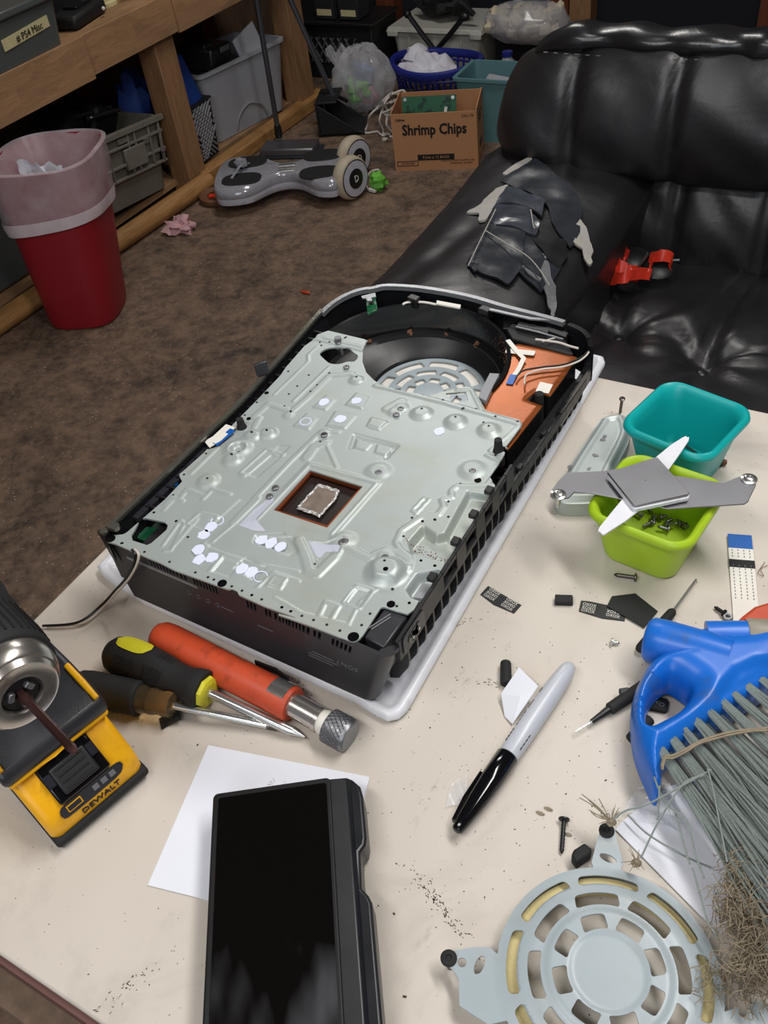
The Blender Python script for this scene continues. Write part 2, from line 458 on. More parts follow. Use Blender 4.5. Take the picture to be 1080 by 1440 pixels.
# ---------------------------------------------------------------- objects, things, parts
ROOTM = {}
def _root(o):
    while o.parent: o = o.parent
    return o
def tag(o, label=None, cat=None, group=None, kind=None):
    if label: o['label'] = label
    if cat: o['category'] = cat
    if group: o['group'] = group
    if kind: o['kind'] = kind
    return o
def thing(name, label, cat, m=None, group=None):
    """an Empty at the base of a thing; m = location or matrix of its local frame"""
    o = bpy.data.objects.new(name, None); COL.objects.link(o); o.empty_display_size = .02
    if m is None: m = Matrix()
    if not isinstance(m, Matrix): m = Matrix.Translation(m)
    o.matrix_world = m; ROOTM[o.name] = m.copy()
    return tag(o, label, cat, group)
def mesh_of(name, g, mat, smooth_=True, ang=38):
    me = bpy.data.meshes.new(name); me.from_pydata(g.v, [], g.f); me.update()
    bm = bmesh.new(); bm.from_mesh(me); bmesh.ops.recalc_face_normals(bm, faces=bm.faces); bm.to_mesh(me); bm.free()
    if smooth_:
        me.polygons.foreach_set('use_smooth', [True]*len(me.polygons)); me.set_sharp_from_angle(angle=math.radians(ang))
    if mat: me.materials.append(M[mat] if isinstance(mat, str) else mat)
    return me
def obj(name, g, mat, parent=None, bevel=0., sub=0, L=False, smooth_=True, ang=38, label=None, kind=None, seg=2):
    """one mesh object; vertices in world space unless L (then in the thing's own frame)"""
    if parent is not None:
        if not L: g.xf(ROOTM[_root(parent).name].inverted())
        off = None
    else:
        A = np.array(g.v); c = (A.min(0)+A.max(0))/2; off = (float(c[0]), float(c[1]), float(A[:,2].min()))
        g.v = [(p[0]-off[0], p[1]-off[1], p[2]-off[2]) for p in g.v]
    o = bpy.data.objects.new(name, mesh_of(name, g, mat, smooth_, ang)); COL.objects.link(o)
    if parent is not None: o.parent = parent
    else: o.location = off
    if bevel:
        b = o.modifiers.new('bevel', 'BEVEL'); b.width = bevel; b.segments = seg; b.limit_method = 'ANGLE'; b.angle_limit = math.radians(40)
    if sub:
        s = o.modifiers.new('subsurf', 'SUBSURF'); s.levels = sub; s.render_levels = sub
    return tag(o, label, kind=kind)
def solo(name, g, mat, label, cat, group=None, **kw):
    """a thing that is one mesh"""
    return tag(obj(name, g, mat, **kw), label, cat, group)
def struct(name, g, mat, **kw):
    return obj(name, g, mat, kind='structure', **kw)
def copy_tree(o, parent=None):
    c = o.copy(); COL.objects.link(c)
    if parent is not None: c.parent = parent
    for ch in list(o.children): copy_tree(ch, c)
    return c
def text(s, size, m, mat, parent, name='lettering', t=.0003, align='CENTER', sx=1., bold=0.):
    """raised or printed lettering as a thin mesh; m = frame whose x runs along the words, z out of the surface (world)"""
    cu = bpy.data.curves.new(name, 'FONT'); cu.body = s; cu.size = size; cu.extrude = t/2; cu.align_x = align; cu.align_y = 'CENTER'; cu.resolution_u = 2; cu.offset = bold
    tmp = bpy.data.objects.new(name, cu); COL.objects.link(tmp)
    me = bpy.data.meshes.new_from_object(tmp.evaluated_get(bpy.context.evaluated_depsgraph_get()))
    bpy.data.objects.remove(tmp); me.materials.clear(); me.materials.append(M[mat])
    me.transform(ROOTM[_root(parent).name].inverted() @ m @ Matrix.Diagonal((sx, 1, 1, 1)))
    o = bpy.data.objects.new(name, me); COL.objects.link(o); o.parent = parent
    return o

# ================================================================ THE SETTING
FZ = -0.92
struct('floor', G().box((-.7, 1.0, FZ-.05), (5.4, 7.0, .1)), 'floor')
struct('wall_left', G().box((-2.85, 1.0, .4), (.1, 7.0, 2.7)), 'panel')
struct('wall_back', G().box((-.4, 3.95, .4), (5.2, .1, 2.7)), 'navy')
struct('wall_right', G().box((1.95, 1.0, .4), (.1, 7.0, 2.7)), 'panel')
struct('ceiling', G().box((-.45, 1.0, 1.78), (4.9, 7.0, .06)), 'panel')
# timber framing in front of the dark back wall
for k, (x0, x1) in enumerate(((-2.262, -2.165), (-1.40, -1.305), (-1.30, -1.205), (-.52, -.42))):
    struct('trim_%d' % (k+1), G().box(((x0+x1)/2, 3.86, .4), (x1-x0, .08, 2.64)), ('redwood', 'redwood', 'post', 'redwood')[k])

# ================================================================ TABLE
tb = thing('work_table', 'cream laminate topped work table covered with dirt and scuffs', 'table', (.24, .08, FZ))
obj('table_top', G().prism(rrect(1.021, .583, .006, 3, .2395, .0785), -.028, 0), 'table', tb, bevel=.0015)
obj('edge_band', G().prism(rrect(1.024, .589, .006, 3, .2395, .0785), -.026, -.0035), 'redband', tb, label='reddish brown edge band')
obj('apron_board', G().prism([(-.262,-.228), (.74,-.240), (.74,-.19), (-.262,-.19)], -.075, -.029), 'granite', tb, label='chipped speckled raw board')
obj('apron_board', G().box((-.255, .08, -.05), (.018, .52, .04)), 'redband', tb)
for x in (-.235, .715):
    for y in (-.165, .325):
        obj('leg', G().box((x, y, (FZ-.03)/2), (.045, .045, -.03-FZ)), 'post', tb, bevel=.003)

# ================================================================ WORKBENCH SHELVING ALONG THE LEFT WALL
sh = thing('shelving_unit', 'long rough timber shelving unit along the left wall', 'shelf', (-2.45, 2.1, FZ))
obj('shelf_deck', G().box((-2.47, 1.79, -.285), (.64, 2.68, .03)), 'ply', sh)
obj('front_board', G().box((-2.140, 1.155, -.3335), (.03, 1.41, .125)), 'ply', sh, bevel=.002)
obj('front_board', G().box((-2.146, 2.075, -.3300), (.022, .43, .118)), 'ply', sh, bevel=.002)
obj('front_board', G().box((-2.142, 2.71, -.3320), (.028, .84, .122)), 'ply', sh, bevel=.002)
for y in (.75, 2.235, 3.02):
    obj('post', G().box((-2.205, y, (FZ-.385)/2), (.085, .10, -.385-FZ)), 'post', sh, bevel=.003)
    obj('back_post', G().box((-2.70, y+.05, (FZ-.3)/2), (.06, .09, -.3-FZ)), 'redwood', sh)
obj('base_beam', G().tube([(-2.165, .5, FZ+.033), (-2.120, 2.235, FZ+.033)], .036, 8, flat=.95), 'beam', sh, ang=50)
obj('base_beam', G().box((-2.165, 2.69, FZ+.026), (.06, .88, .052)), 'beam', sh, bevel=.006)
obj('lower_deck', G().box((-2.5, 1.79, FZ+.035), (.54, 2.68, .020)), 'ply', sh)
obj('back_sheet', G().box((-2.77, 1.79, -.6), (.012, 2.68, .62)), 'panel', sh)

# ================================================================ OPENED GAME CONSOLE
con = thing('game_console', 'opened black game console with bare grey metal shield resting on its white cover', 'console', (-.12, .19, 0))
ZP = .0605                                   # height of the metal shield
def wallpath(path, z0, z1, t, g=None):
    """upright band of thickness t along a 2-D path (inward = left of travel)"""
    g = g or G(); P = [Vector((p[0], p[1])) for p in path]; k = len(P); v = []
    for i, p in enumerate(P):
        d = (P[min(i+1,k-1)] - P[max(i-1,0)]).normalized(); n = Vector((-d.y, d.x)); q = p + n*t
        v += [(p.x,p.y,z0), (q.x,q.y,z0), (q.x,q.y,z1), (p.x,p.y,z1)]
    f = [(i*4+j, i*4+(j+1)%4, i*4+4+(j+1)%4, i*4+4+j) for i in range(k-1) for j in range(4)]
    return g.add(v, f + [(3,2,1,0), tuple(range(k*4-4, k*4))])
# --- white cover underneath, with a raised lip
cov = [[(-0.2571,0.0168), (-0.2496,0.0132), (-0.2344,0.0094), (-0.2036,0.0048), (-0.1384,0.0018), (-0.0787,-0.0015), (-0.0249,-0.0031), (-0.0085,-0.0055), (-0.001,-0.0058), (0.0041,-0.0018), (0.0062,0.0052), (0.0059,0.0225), (0.003,0.147), (-0.0001,0.2928), (-0.0002,0.3774)]]
cov = cov[0][:-1] + [(-.002, .384), (-.006, .391), (-.03, .393), (-.24, .390), (-.262, .37), (-.268, .20)]
def cover_z(x, y):
    d = sd_poly(x, y, cov); return .0035 + .0045*sstep(d, -.011, -.004) - .002*sstep(d, -.0025, 0)
obj('side_cover', sheet(-.275, .01, -.01, .42, .0022, lambda x, y: sd_poly(x, y, cov), cover_z, .0035, True), 'white', con, ang=60, label='white side cover lying underneath')
# --- near shell wall with vent slots
q00, q10, q01, q11 = Vector((-.207,.003,.0115)), Vector((-.0190,-.0030,.0115)), Vector((-.228,.0110,ZP-.0008)), Vector((-.0045,.0002,ZP-.0008))
def wp(u, v): return (q00*(1-u)+q10*u)*(1-v) + (q01*(1-u)+q11*u)*v
wall = G()
def wq(u0, u1, v0, v1):
    a = [wp(u0,v0), wp(u1,v0), wp(u1,v1), wp(u0,v1)]; b = [p + Vector((0,.0022,0)) for p in a]
    wall.add(a+b, [(0,1,2,3),(7,6,5,4),(0,4,5,1),(1,5,6,2),(2,6,7,3),(3,7,4,0)])
def uof(x): return (x - q01.x)/(q11.x - q01.x)
slots = []
sg = [[(-0.1832,-0.0002), (-0.1571,0.0012), (-0.1565,0.0021), (-0.1492,-0.0002), (-0.1447,0.0005), (-0.1228,0.0001), (-0.1,-0.0003), (-0.0912,-0.001), (-0.0853,-0.0012), (-0.0795,-0.0019), (-0.0772,-0.0014), (-0.0569,-0.0016)] , [(-0.0781,-0.001), (-0.05,-0.002), (-0.0486,-0.0005), (-0.0418,-0.0025), (-0.0351,-0.002), (-0.0199,-0.0034)]]
sg = sg[0] + sg[1]
for k, n in zip(range(0, len(sg), 2), (9, 2, 8, 3, 2, 8, 8, 2, 5)):
    a, b = uof(sg[k][0]), uof(sg[k+1][0])
    for i in range(n): slots.append((a+(b-a)*i/n, a+(b-a)*(i+.62)/n))
slots.sort()
NS = 24
for i in range(NS): wq(i/NS, (i+1)/NS, 0, .80)
wq(0, 1, .93, 1.0)
last = 0.
for a, b in slots:
    if a > last: wq(last, a, .80, .93); last = b
wq(last, 1, .80, .93)
obj('shell_wall', wall, 'shell', con, ang=30)
# left end of the shell, rounded near-right corner, dark core behind
def fillet(u, v):
    a = -PI/2 + PI/2*u; b = Vector((-.0190, .0055, .0115)).lerp(Vector((-.0045, .0092, ZP-.0008)), v); r = .0085+.0005*v
    return (b.x + r*math.cos(a), b.y + r*math.sin(a), b.z)
obj('corner_round', G().grid(fillet, 10, 6), 'shell', con, ang=60)
obj('corner_top', G().prism([(-.0045+.009*math.cos(-PI/2+PI/2*k/8), .0092+.009*math.sin(-PI/2+PI/2*k/8)) for k in range(9)] + [(.0010,.0095), (-.0045,.0040)], ZP-.0030, ZP-.0008), 'shell', con)
obj('chassis', G().prism([(-.205,.008),(-.02,.008),(-.016,.03),(-.015,.33),(-.03,.35),(-.17,.365),(-.215,.33),(-.215,.02)], .0085, .0105), 'dark', con)
obj('chassis_core', G().prism([(-.20,.012),(-.02,.012),(-.016,.08),(-.016,.175),(-.10,.178),(-.16,.19),(-.20,.21)], .019, .050), 'dark', con)
# --- text print on the near wall: maker's word stands upside down, with faint lines beside it
def wall_at(x, z):
    v = (z-q00.z)/(q01.z-q00.z); a, b = q00.lerp(q01, v), q10.lerp(q11, v); return a.lerp(b, (x-a.x)/(b.x-a.x))
wn = (q10-q00).cross(q01-q00).normalized()
if wn.y > 0: wn = -wn
wx = -(q10-q00).normalized(); wz = wn; wy = wz.cross(wx)
def wall_frame(x, z):
    m = Matrix((wx, wy, wz)).transposed().to_4x4(); m.translation = wall_at(x, z) + wn*.0001; return m
sx_, sy_, sz_ = -0.0276, -0.001, 0.037
text('SONY', .0048, wall_frame(sx_, sz_), 'faintprint', con, 'maker_lettering', .0003, sx=1.25)
pr = G()
for x, z, L_ in ((-.045,.036,.016), (-.045,.0335,.022), (-.047,.031,.018), (-.088,.038,.012), (-.118,.040,.010)): pr.add(G().box((0,0,0), (L_,.0006,.0003)).xf(wall_frame(x, z)).v, [(3,2,1,0),(4,5,6,7),(0,1,5,4),(1,2,6,5),(2,3,7,6),(3,0,4,7)])
for x in (-.150, -.142, -.134, -.126): pr.lathe([(.0018,0),(.0018,.0003),(.0014,.0003),(.0014,0)], wall_at(x, .040), wn, 12, False)
obj('printed_marks', pr, 'faintprint', con, kind='stuff')
obj('label_strip', G().box((0, 0, 0), (.062, .0022, .0006)).xf(wall_frame(-.172, .0480)), 'edgegrey', con)
# --- rear rail with windows, and the fins hanging below it
rail = G()
xr = .0035
wins = [(.0165,.0375), (.0660,.0840), (.0975,.1120), (.1255,.1370), (.1490,.1600)]
last = .0092
for a, b in wins[1:] + [(.172, .172)]:
    rail.box((xr, (last+a)/2, .0555), (.0026, a-last, .0175))
    if b > a: rail.box((xr, (a+b)/2, .0490), (.0026, b-a, .0045)); rail.box((xr, (a+b)/2, .0624), (.0026, b-a, .0038))
    last = b
rail.box((xr-.0045, .095, .0465), (.010, .155, .002))
for y in (.060, .092, .118, .142): rail.box((xr-.003, y, .0650), (.005, .006, .0035))
obj('rear_rail', rail, 'black', con, bevel=.0004, seg=1)
fr = G()
def far_z(y): return .0430 - .0105*(y-.165)/.15
for k in range(10):
    y0, y1 = .168+.0148*k, .168+.0148*(k+1); z = far_z((y0+y1)/2); tl = Matrix.Rotation(-math.atan(.0105/.15), 3, 'X')
    fr.box((xr, (y0+y1)/2, z), (.0026, y1-y0+.0002, .0090), R=tl); fr.box((xr-.005, (y0+y1)/2, z+.0012), (.009, y1-y0+.0002, .0016), R=tl)
    if k % 3 == 1: fr.box((xr-.0022, (y0+y1)/2, z+.0045), (.004, .006, .003), R=tl)
obj('far_rail', fr, 'black', con, bevel=.0004, seg=1)
fin = G().plate([(-.0125,.0470), (.0032,.0470), (.0034,.0350), (.0022,.0275), (-.0060,.0120), (-.0125,.0085)], (0, 0, 0), (1,0,0), (0,0,1), .0019)
f0 = obj('fin', fin, 'black', con)
f0.location = (0, .021, 0)
for k in range(1, 28):
    f = f0.copy(); COL.objects.link(f); f.parent = con; y = .021+.0108*k; f.location = (0, y, 0); f.scale = (1, 1, 1 if y < .16 else (far_z(y)-.003)/.0470)
inl = G().plate(rrect(.026, .0150, .003, 4), (xr+.0014, .0255, .0555), (0,1,0), (0,0,1), .0008)
po = obj('power_inlet', inl, 'shell', con, bevel=.0004)
obj('socket_recess', G().lathe([(.0042,0),(.0042,.0004)], (xr+.0022, .0220, .0555), (1,0,0), 16).lathe([(.0042,0),(.0042,.0004)], (xr+.0022, .0290, .0555), (1,0,0), 16).box((xr+.0024,.0255,.0555), (.0004,.007,.0084)), 'gloss', po)
for y in (.0220, .0290): obj('pin', G().tube([(xr+.0020,y,.0555), (xr+.0036,y,.0555)], .0011, 8), 'steel', po)
# --- left trim and the arched far edge
L0 = [[(-0.2186,0.0073), (-0.218,0.0301), (-0.2169,0.0714), (-0.2163,0.1009), (-0.2155,0.132), (-0.2154,0.1658), (-0.2181,0.206), (-0.22,0.2317), (-0.2221,0.2628), (-0.2239,0.2866), (-0.2241,0.3042), (-0.2205,0.3203), (-0.2142,0.3326), (-0.2075,0.3394)], [(-0.2014,0.3428), (-0.1907,0.3512), (-0.1586,0.3578), (-0.1166,0.3584), (-0.0787,0.3527), (-0.0409,0.3488), (-0.0209,0.3454), (-0.0063,0.3396), (0.0018,0.3314)]]
rim = [tuple(p) for p in smooth([(x, y, 0) for x, y in L0[0] + L0[1]], 4)]
trimpath = [(p[0], p[1], .0645) for p in rim if p[1] < .30 and p[0] < -.15]
sv = []
for p in trimpath: sv += [(p[0]+.0012, p[1], .0630), (max(p[0]+.018, -.2065), p[1], .0120)]
sv = [(-.2285, .0112, ZP-.0008), (-.2072, .0032, .0115)] + sv; ns_ = len(sv)//2
obj('shell_side', G().add(sv, [(2*k, 2*k+1, 2*k+3, 2*k+2) for k in range(ns_-1)]), 'shellgloss', con, ang=50)
obj('left_trim', G().ribbon(trimpath, .0038, .0022), 'olivetrim', con, ang=60, label='shiny smoky trim rail along the left')
obj('trim_end', G().prism(rrect(.010, .006, .0028, 4, *(-0.215, 0.0155,)), .0640, .0668), 'olivetrim', con)
far = [(p[0], p[1]) for p in rim if not (p[1] < .29 and p[0] < -.15)]
fa = [p for p in far if p[0] < -.022]; fb = [p for p in far if p[0] >= -.024 and p[1] > .300]
obj('far_edge', wallpath(fa[::-1], .0615, .0655, .0042), 'edgegrey', con, ang=60, label='grey rim of the arched end')  # grey along the arch; the right corner piece is black
obj('far_edge', wallpath(fb[::-1], .0600, .0648, .0042), 'shellgloss', con, ang=60)
obj('far_wall', wallpath(fb[::-1], .026, .0602, .0028), 'shellgloss', con, ang=60)
EP = Vector((fb[-1][0], fb[-1][1], .0645)); wd = [EP, Vector((0.0054, 0.3257, 0.06)), Vector((0.0054, 0.3275, 0.052)), Vector((0.0046, 0.3235, 0.044)), Vector((.0042, .262, .0420))]
wg = G()
for p in wd: wg.add([p, p+Vector((-.004,0,0)), (p.x-.004, p.y, .028), (p.x, p.y, .028)], [])
wg.f = [(i*4+j, i*4+(j+1)%4, i*4+4+(j+1)%4, i*4+4+j) for i in range(4) for j in range(4)] + [(3,2,1,0), (16,17,18,19)]
obj('corner_wall', wg, 'shellgloss', con, ang=50)
far = fa
obj('far_wall', wallpath(far[::-1], .012, .0618, .0028), 'shellgloss', con, ang=60)
lw = [(p[0], p[1]) for p in rim if p[1] < .31 and p[0] < -.15]
obj('left_wall', wallpath(lw[::-1], .022, .0632, .0025), 'shellgloss', con, ang=60)
rb = G()
for k in range(22):
    y = .045 + k*.0108; rb.box((float(np.interp(y, [p[1] for p in trimpath], [p[0] for p in trimpath]))+.0085, y, .057), (.009, .0016, .006))
obj('rib_row', rb, 'black', con, kind='stuff')
obj('side_bar', G().box((-.2145, .085, .0565), (.011, .105, .005), rz=-.03), 'navy', con, bevel=.0008)
# --- fan well
FC = (-.127, .265)
obj('fan_shroud', G().lathe([(.0795,.016),(.0795,.0585),(.0812,.0592),(.0825,.0585),(.0825,.016)], (*FC, 0), (0,0,1), 72, False), 'shellgloss', con, ang=50)
F2 = (-.1190, .2815)
def ring2(c, r, z, n=72): return [(c[0]+r*math.cos(2*PI*k/n), c[1]+r*math.sin(2*PI*k/n), z) for k in range(n)]
lm = lambda t: (FC[0]+(F2[0]-FC[0])*t, FC[1]+(F2[1]-FC[1])*t)
lr = [ring2(FC,.0798,.0330), ring2(FC,.0745,.0325), ring2(lm(.2),.0715,.0290), ring2(lm(.7),.0580,.0235), ring2(F2,.0490,.0190), ring2(F2,.0478,.0170), ring2(F2,.0478,.0150)]
obj('fan_ledge', G().add([p for r in lr for p in r], [(i*72+j, i*72+(j+1)%72, (i+1)*72+(j+1)%72, (i+1)*72+j) for i in range(6) for j in range(72)]), 'black', con, ang=30)
def slot_polar(x, y, c, r0, r1, offs, half, n=8):
    """signed distance to n rounded slots between two radii"""
    r = np.hypot(x-c[0], y-c[1]); t = np.degrees(np.arctan2(y-c[1], x-c[0])); p = 360/n
    dt = np.abs((t-offs+p/2) % p - p/2); rc, rw = (r0+r1)/2, (r1-r0)/2; rd = .0014*(r1/.03)**.3
    ax = np.radians(dt)*r - (np.radians(half)*rc-rd); ay = np.abs(r-rc)-(rw-rd)
    return np.minimum(np.maximum(ax, ay), 0) + np.hypot(np.maximum(ax, 0), np.maximum(ay, 0)) - rd
def grille_sd(x, y):
    d = np.hypot(x-F2[0], y-F2[1]) - .0490
    for r0, r1, of, h in ((.0125,.0195,8,17), (.0240,.0310,30,18.5), (.0355,.0440,52,19)): d = np.maximum(d, -slot_polar(x, y, F2, r0, r1, of, h))
    return d
obj('fan_grille', sheet(F2[0]-.051, F2[0]+.051, F2[1]-.051, F2[1]+.051, .0011, grille_sd, lambda x, y: .0160 + 0*x, .0015), 'cover', con, ang=60, label='pale spoked grille at the bottom of the fan well')
obj('grille_backing', G().lathe([(.0475,.0108),(.0475,.0135)], (*F2, 0), (0,0,1), 40), 'whitelab', con)
dust = G()
for k in range(420):
    a = random.uniform(-.35, 1.9); z = random.uniform(.033, .058); s_ = random.uniform(.0002, .0007)*(1.4 if a < .7 else .8)
    if a > .9 and random.random() < .6: continue
    dust.box((FC[0]+.0793*math.cos(a), FC[1]+.0793*math.sin(a), z), (s_, s_, s_*1.5), rz=a)
obj('rusty_dust', dust, 'brown', con, kind='stuff')
cl = G()
for (a, s_) in ((2.55,.0040), (2.05,.0034), (1.62,.0026), (1.2,.003)):
    cl.ball((FC[0]+.0765*math.cos(a), FC[1]+.0765*math.sin(a), .0315), (s_, s_*.7, s_*.9), 8, 6, .9, int(a*10))
obj('dirt_clump', cl, 'brown', con, kind='stuff')
# --- copper heat-sink cover with black fins along its edge
cop = [[(-0.0614,0.3071), (-0.0532,0.3166), (-0.0275,0.3171), (-0.0036,0.3149), (-0.0036,0.2856), (-0.0045,0.2636), (-0.0052,0.2615), (-0.0164,0.2624), (-0.0182,0.2566), (-0.0189,0.251), (-0.0054,0.2486), (-0.0065,0.2302), (-0.0089,0.1936), (-0.0324,0.1967), (-0.0463,0.208), (-0.0512,0.2377), (-0.0526,0.266), (-0.0534,0.2898)]]
cop = cop[0]
obj('copper_plate', sheet(min(p[0] for p in cop)-.002, max(p[0] for p in cop)+.002, min(p[1] for p in cop)-.002, max(p[1] for p in cop)+.002, .0014, lambda x, y: np.maximum(sd_poly(x, y, cop), .0830-np.hypot(x-FC[0], y-FC[1])), lambda x, y: .0562 - .0006*sstep(sd_poly(x, y, cop), -.003, 0), .0012), 'copper', con, ang=60, label='copper cover plate')
hs = G()
for p, q in ((cop[3], cop[6]), (cop[10], cop[12])):
    p, q = Vector(p), Vector(q); n = int((q-p).length/.0022); d = (q-p).normalized()
    for i in range(n):
        c = p + d*(i+.5)*.0022 + Vector((-.008, 0)); hs.box((c.x, c.y, .0385), (.015, .0009, .033))
obj('heat_sink_fins', hs, 'black', con, kind='stuff')
obj('heat_sink_block', G().prism([(p[0]-.012, p[1]) for p in (cop[3], cop[6], cop[10], cop[12])] + [(-.04,.23), (-.05,.28)], .019, .0545), 'dark', con)
obj('foam_strip', G().prism([(-0.0553,0.267), (-0.0483,0.2688), (-0.0455,0.2453), (-0.0437,0.2344), (-0.051,0.2367), (-0.053,0.248)], .0555, .0600), 'foamgrey', con)
tp = obj('paper_tape', G().plate(rrect(.0230, .0062, .0008, 2), (-0.046, 0.304, 0.0575), (.985,.17,0), (-.17,.985,0), .0004), 'whitelab', con)
obj('paper_tape', G().ribbon([(-0.0608, 0.3136, 0.0595), (-0.0493, 0.3037, 0.0585), (-0.0395, 0.2952, 0.059), (-0.0385, 0.2835, 0.0575), (-0.0386, 0.2715, 0.057)], .0038, .0003), 'whitelab', con)
obj('cable_tab', G().ribbon([(-0.039, 0.2744, 0.0575), (-0.0376, 0.2629, 0.057)], .0052, .0005), 'bluetab', con)
obj('white_sticker', G().prism([(-0.0174,0.2741), (-0.0073,0.2741), (-0.0063,0.2628), (-0.0162,0.262)], .0563, .0567), 'whitelab', con)
for mt, off, pts in (('blackwire', 0, [(-0.0345,0.2686,0.059), (-0.0351,0.2729,0.059), (-0.0328,0.2806,0.059), (-0.0217,0.2892,0.059), (-0.0091,0.2969,0.059), (-0.0016,0.3062,0.059), (0.0021,0.3142,0.059), (0.0032,0.3209,0.059)]), ('wire', 1, [(-0.0254,0.263,0.06), (-0.0282,0.2702,0.06), (-0.028,0.2763,0.06), (-0.0201,0.2853,0.06), (-0.0076,0.2929,0.06), (0.0007,0.3028,0.06), (0.004,0.3118,0.06), (0.0045,0.3183,0.06)])):
    obj('antenna_wire', G().tube(smooth(pts, 6), .0007, 6), mt, con)
# far-right compartment with small boards and brackets
obj('side_module', G().prism([(-0.0686,0.3406), (-0.0235,0.3375), (-0.0069,0.3157), (-0.0102,0.3145), (-0.0594,0.319), (-0.069,0.3301)], .030, .0575), 'dark', con, bevel=.001)
obj('side_module', G().prism([(-0.0621,0.3396), (-0.0344,0.3385), (-0.034,0.3315), (-0.0617,0.3329)], .057, .061), 'black', con, bevel=.0006)
obj('side_module', G().prism([(-0.0388,0.3408), (-0.019,0.3376), (-0.0188,0.331), (-0.0375,0.3345)], .0565, .0608), 'black', con, bevel=.0006)
obj('bracket_bar', G().tube([(-0.0612, 0.3317, 0.0605), (-0.0417, 0.3304, 0.0605), (-0.0197, 0.3274, 0.0605)], .0008, 6), 'edgegrey', con)
obj('module_wire', G().tube(smooth([(-0.0402,0.3209,0.06), (-0.0302,0.322,0.06), (-0.0213,0.3227,0.06), (-0.0116,0.3209,0.06), (-0.0046,0.3202,0.06)], 5), .0009, 6), 'wire', con)
obj('module_wire', G().tube(smooth([(-0.0339,0.3198,0.06), (-0.0276,0.327,0.06), (-0.0258,0.3285,0.06)], 5), .0006, 6), 'wire', con)
obj('clear_bar', G().ribbon([(-0.0895,0.3436,0.064), (-0.0743,0.3426,0.064), (-0.0521,0.3415,0.064), (-0.037,0.345,0.064)], .003, .0012), 'edgegrey', con)
obj('white_strip', G().prism([(-0.1406,0.3472), (-0.118,0.3474), (-0.1164,0.3424), (-0.1386,0.3422)], .0595, .0608), 'whitelab', con)
obj('white_strip', G().tube(smooth([(-0.1657,0.3321,0.0605), (-0.1628,0.3368,0.0605), (-0.1503,0.3411,0.0605), (-0.1385,0.3413,0.0605)], 5), .001, 6), 'whitelab', con)
sb = obj('sensor_board', G().prism([(-0.2032,0.3327), (-0.1952,0.3364), (-0.1842,0.3202), (-0.1885,0.3108)], .0575, .0590), 'pcb', con)
obj('board_chip', G().prism([(-0.1986,0.3296), (-0.1946,0.3314), (-0.1912,0.3263), (-0.1947,0.3242)], .0590, .0600), 'dark', sb)
obj('board_bracket', G().prism([(-0.2028,0.3261), (-0.1939,0.3349), (-0.19,0.3294), (-0.193,0.327), (-0.19,0.3228), (-0.1938,0.3206), (-0.197,0.3243), (-0.2002,0.3232)], .0640, .0652), 'edgegrey', con)
for k, (x, y) in enumerate([(-0.1591,0.3433), (-0.0939,0.3467)]): obj('clip', G().box((x, y-.003, .0600), (.010, .007, .009), rz=-.2), 'black', con, bevel=.0006)
obj('bolt_boss', G().prism([(-0.0806,0.3509), (-0.0735,0.3547), (-0.0688,0.3409), (-0.0763,0.3382)], .03, .052), 'black', con, bevel=.001)

# --- the embossed metal shield
out = [[(-0.2159,0.0069), (-0.2172,0.0091), (-0.2162,0.0111), (-0.2118,0.0134), (-0.2081,0.0156), (-0.207,0.0186), (-0.2064,0.0253)] , [(-0.2035,0.0535), (-0.2038,0.0738), (-0.2077,0.0763), (-0.2108,0.079), (-0.2102,0.0831), (-0.2085,0.1068), (-0.2091,0.1091), (-0.2031,0.114), (-0.2015,0.1233), (-0.2018,0.136), (-0.2079,0.139), (-0.2079,0.1471), (-0.208,0.1682), (-0.2085,0.1907), (-0.2089,0.2062), (-0.211,0.2177), (-0.2131,0.2486), (-0.2109,0.26), (-0.2118,0.2671), (-0.2064,0.2753), (-0.1704,0.2743), (-0.1664,0.2724)], [(-0.1681,0.2745), (-0.1639,0.2603), (-0.1561,0.2459), (-0.1456,0.2339), (-0.1343,0.2268), (-0.121,0.2222), (-0.1029,0.2215), (-0.0855,0.2241), (-0.0767,0.2343), (-0.0645,0.2448), (-0.0588,0.2447), (-0.0536,0.2393), (-0.0388,0.2229), (-0.0349,0.2227), (-0.0126,0.222), (-0.0088,0.2191), (-0.0083,0.2153), (-0.0094,0.1899)],
  [(-0.0068,0.1905), (-0.0112,0.1911), (-0.0141,0.1885), (-0.0136,0.1849), (-0.0071,0.1846), (-0.0065,0.1825), (-0.0067,0.1583), (0.0003,0.1517), (0.001,0.1489), (0.0015,0.1391), (0.0033,0.1233), (0.0002,0.1052), (0.0003,0.0898), (0,0.0781), (0.0015,0.0648), (0.0029,0.0536), (-0.0005,0.0443), (-0.0001,0.0367), (-0.0019,0.0321), (-0.0081,0.0316)], [(-0.0016,0.0316), (-0.0172,0.0313), (-0.0187,0.03), (-0.0182,0.0081), (-0.0186,0.0049), (-0.0198,0.0022), (-0.0219,0.0013), (-0.0487,0.0015), (-0.078,0.0005)], [(-0.0593,0.0031), (-0.0847,0.0027), (-0.1039,0.0038), (-0.1061,0.0056), (-0.1101,0.0059), (-0.113,0.0047), (-0.1159,0.0045), (-0.1547,0.0038), (-0.1686,0.0052), (-0.1787,0.0053), (-0.1907,0.0059), (-0.2075,0.0065), (-0.2136,0.0059)]]
out = sum(out, [])
holes = [[(-0.2019,0.0172), (-0.2033,0.0226), (-0.2061,0.0303), (-0.2042,0.0334), (-0.189,0.0357), (-0.1852,0.0342), (-0.1834,0.0306), (-0.185,0.0168), (-0.1864,0.0145), (-0.1981,0.014)], [(-0.1241,0.1178), (-0.0817,0.117), (-0.0835,0.0745), (-0.1253,0.0747)], [(-0.0748,0.2314), (-0.0621,0.2383), (-0.0563,0.2297), (-0.0641,0.2224)]]
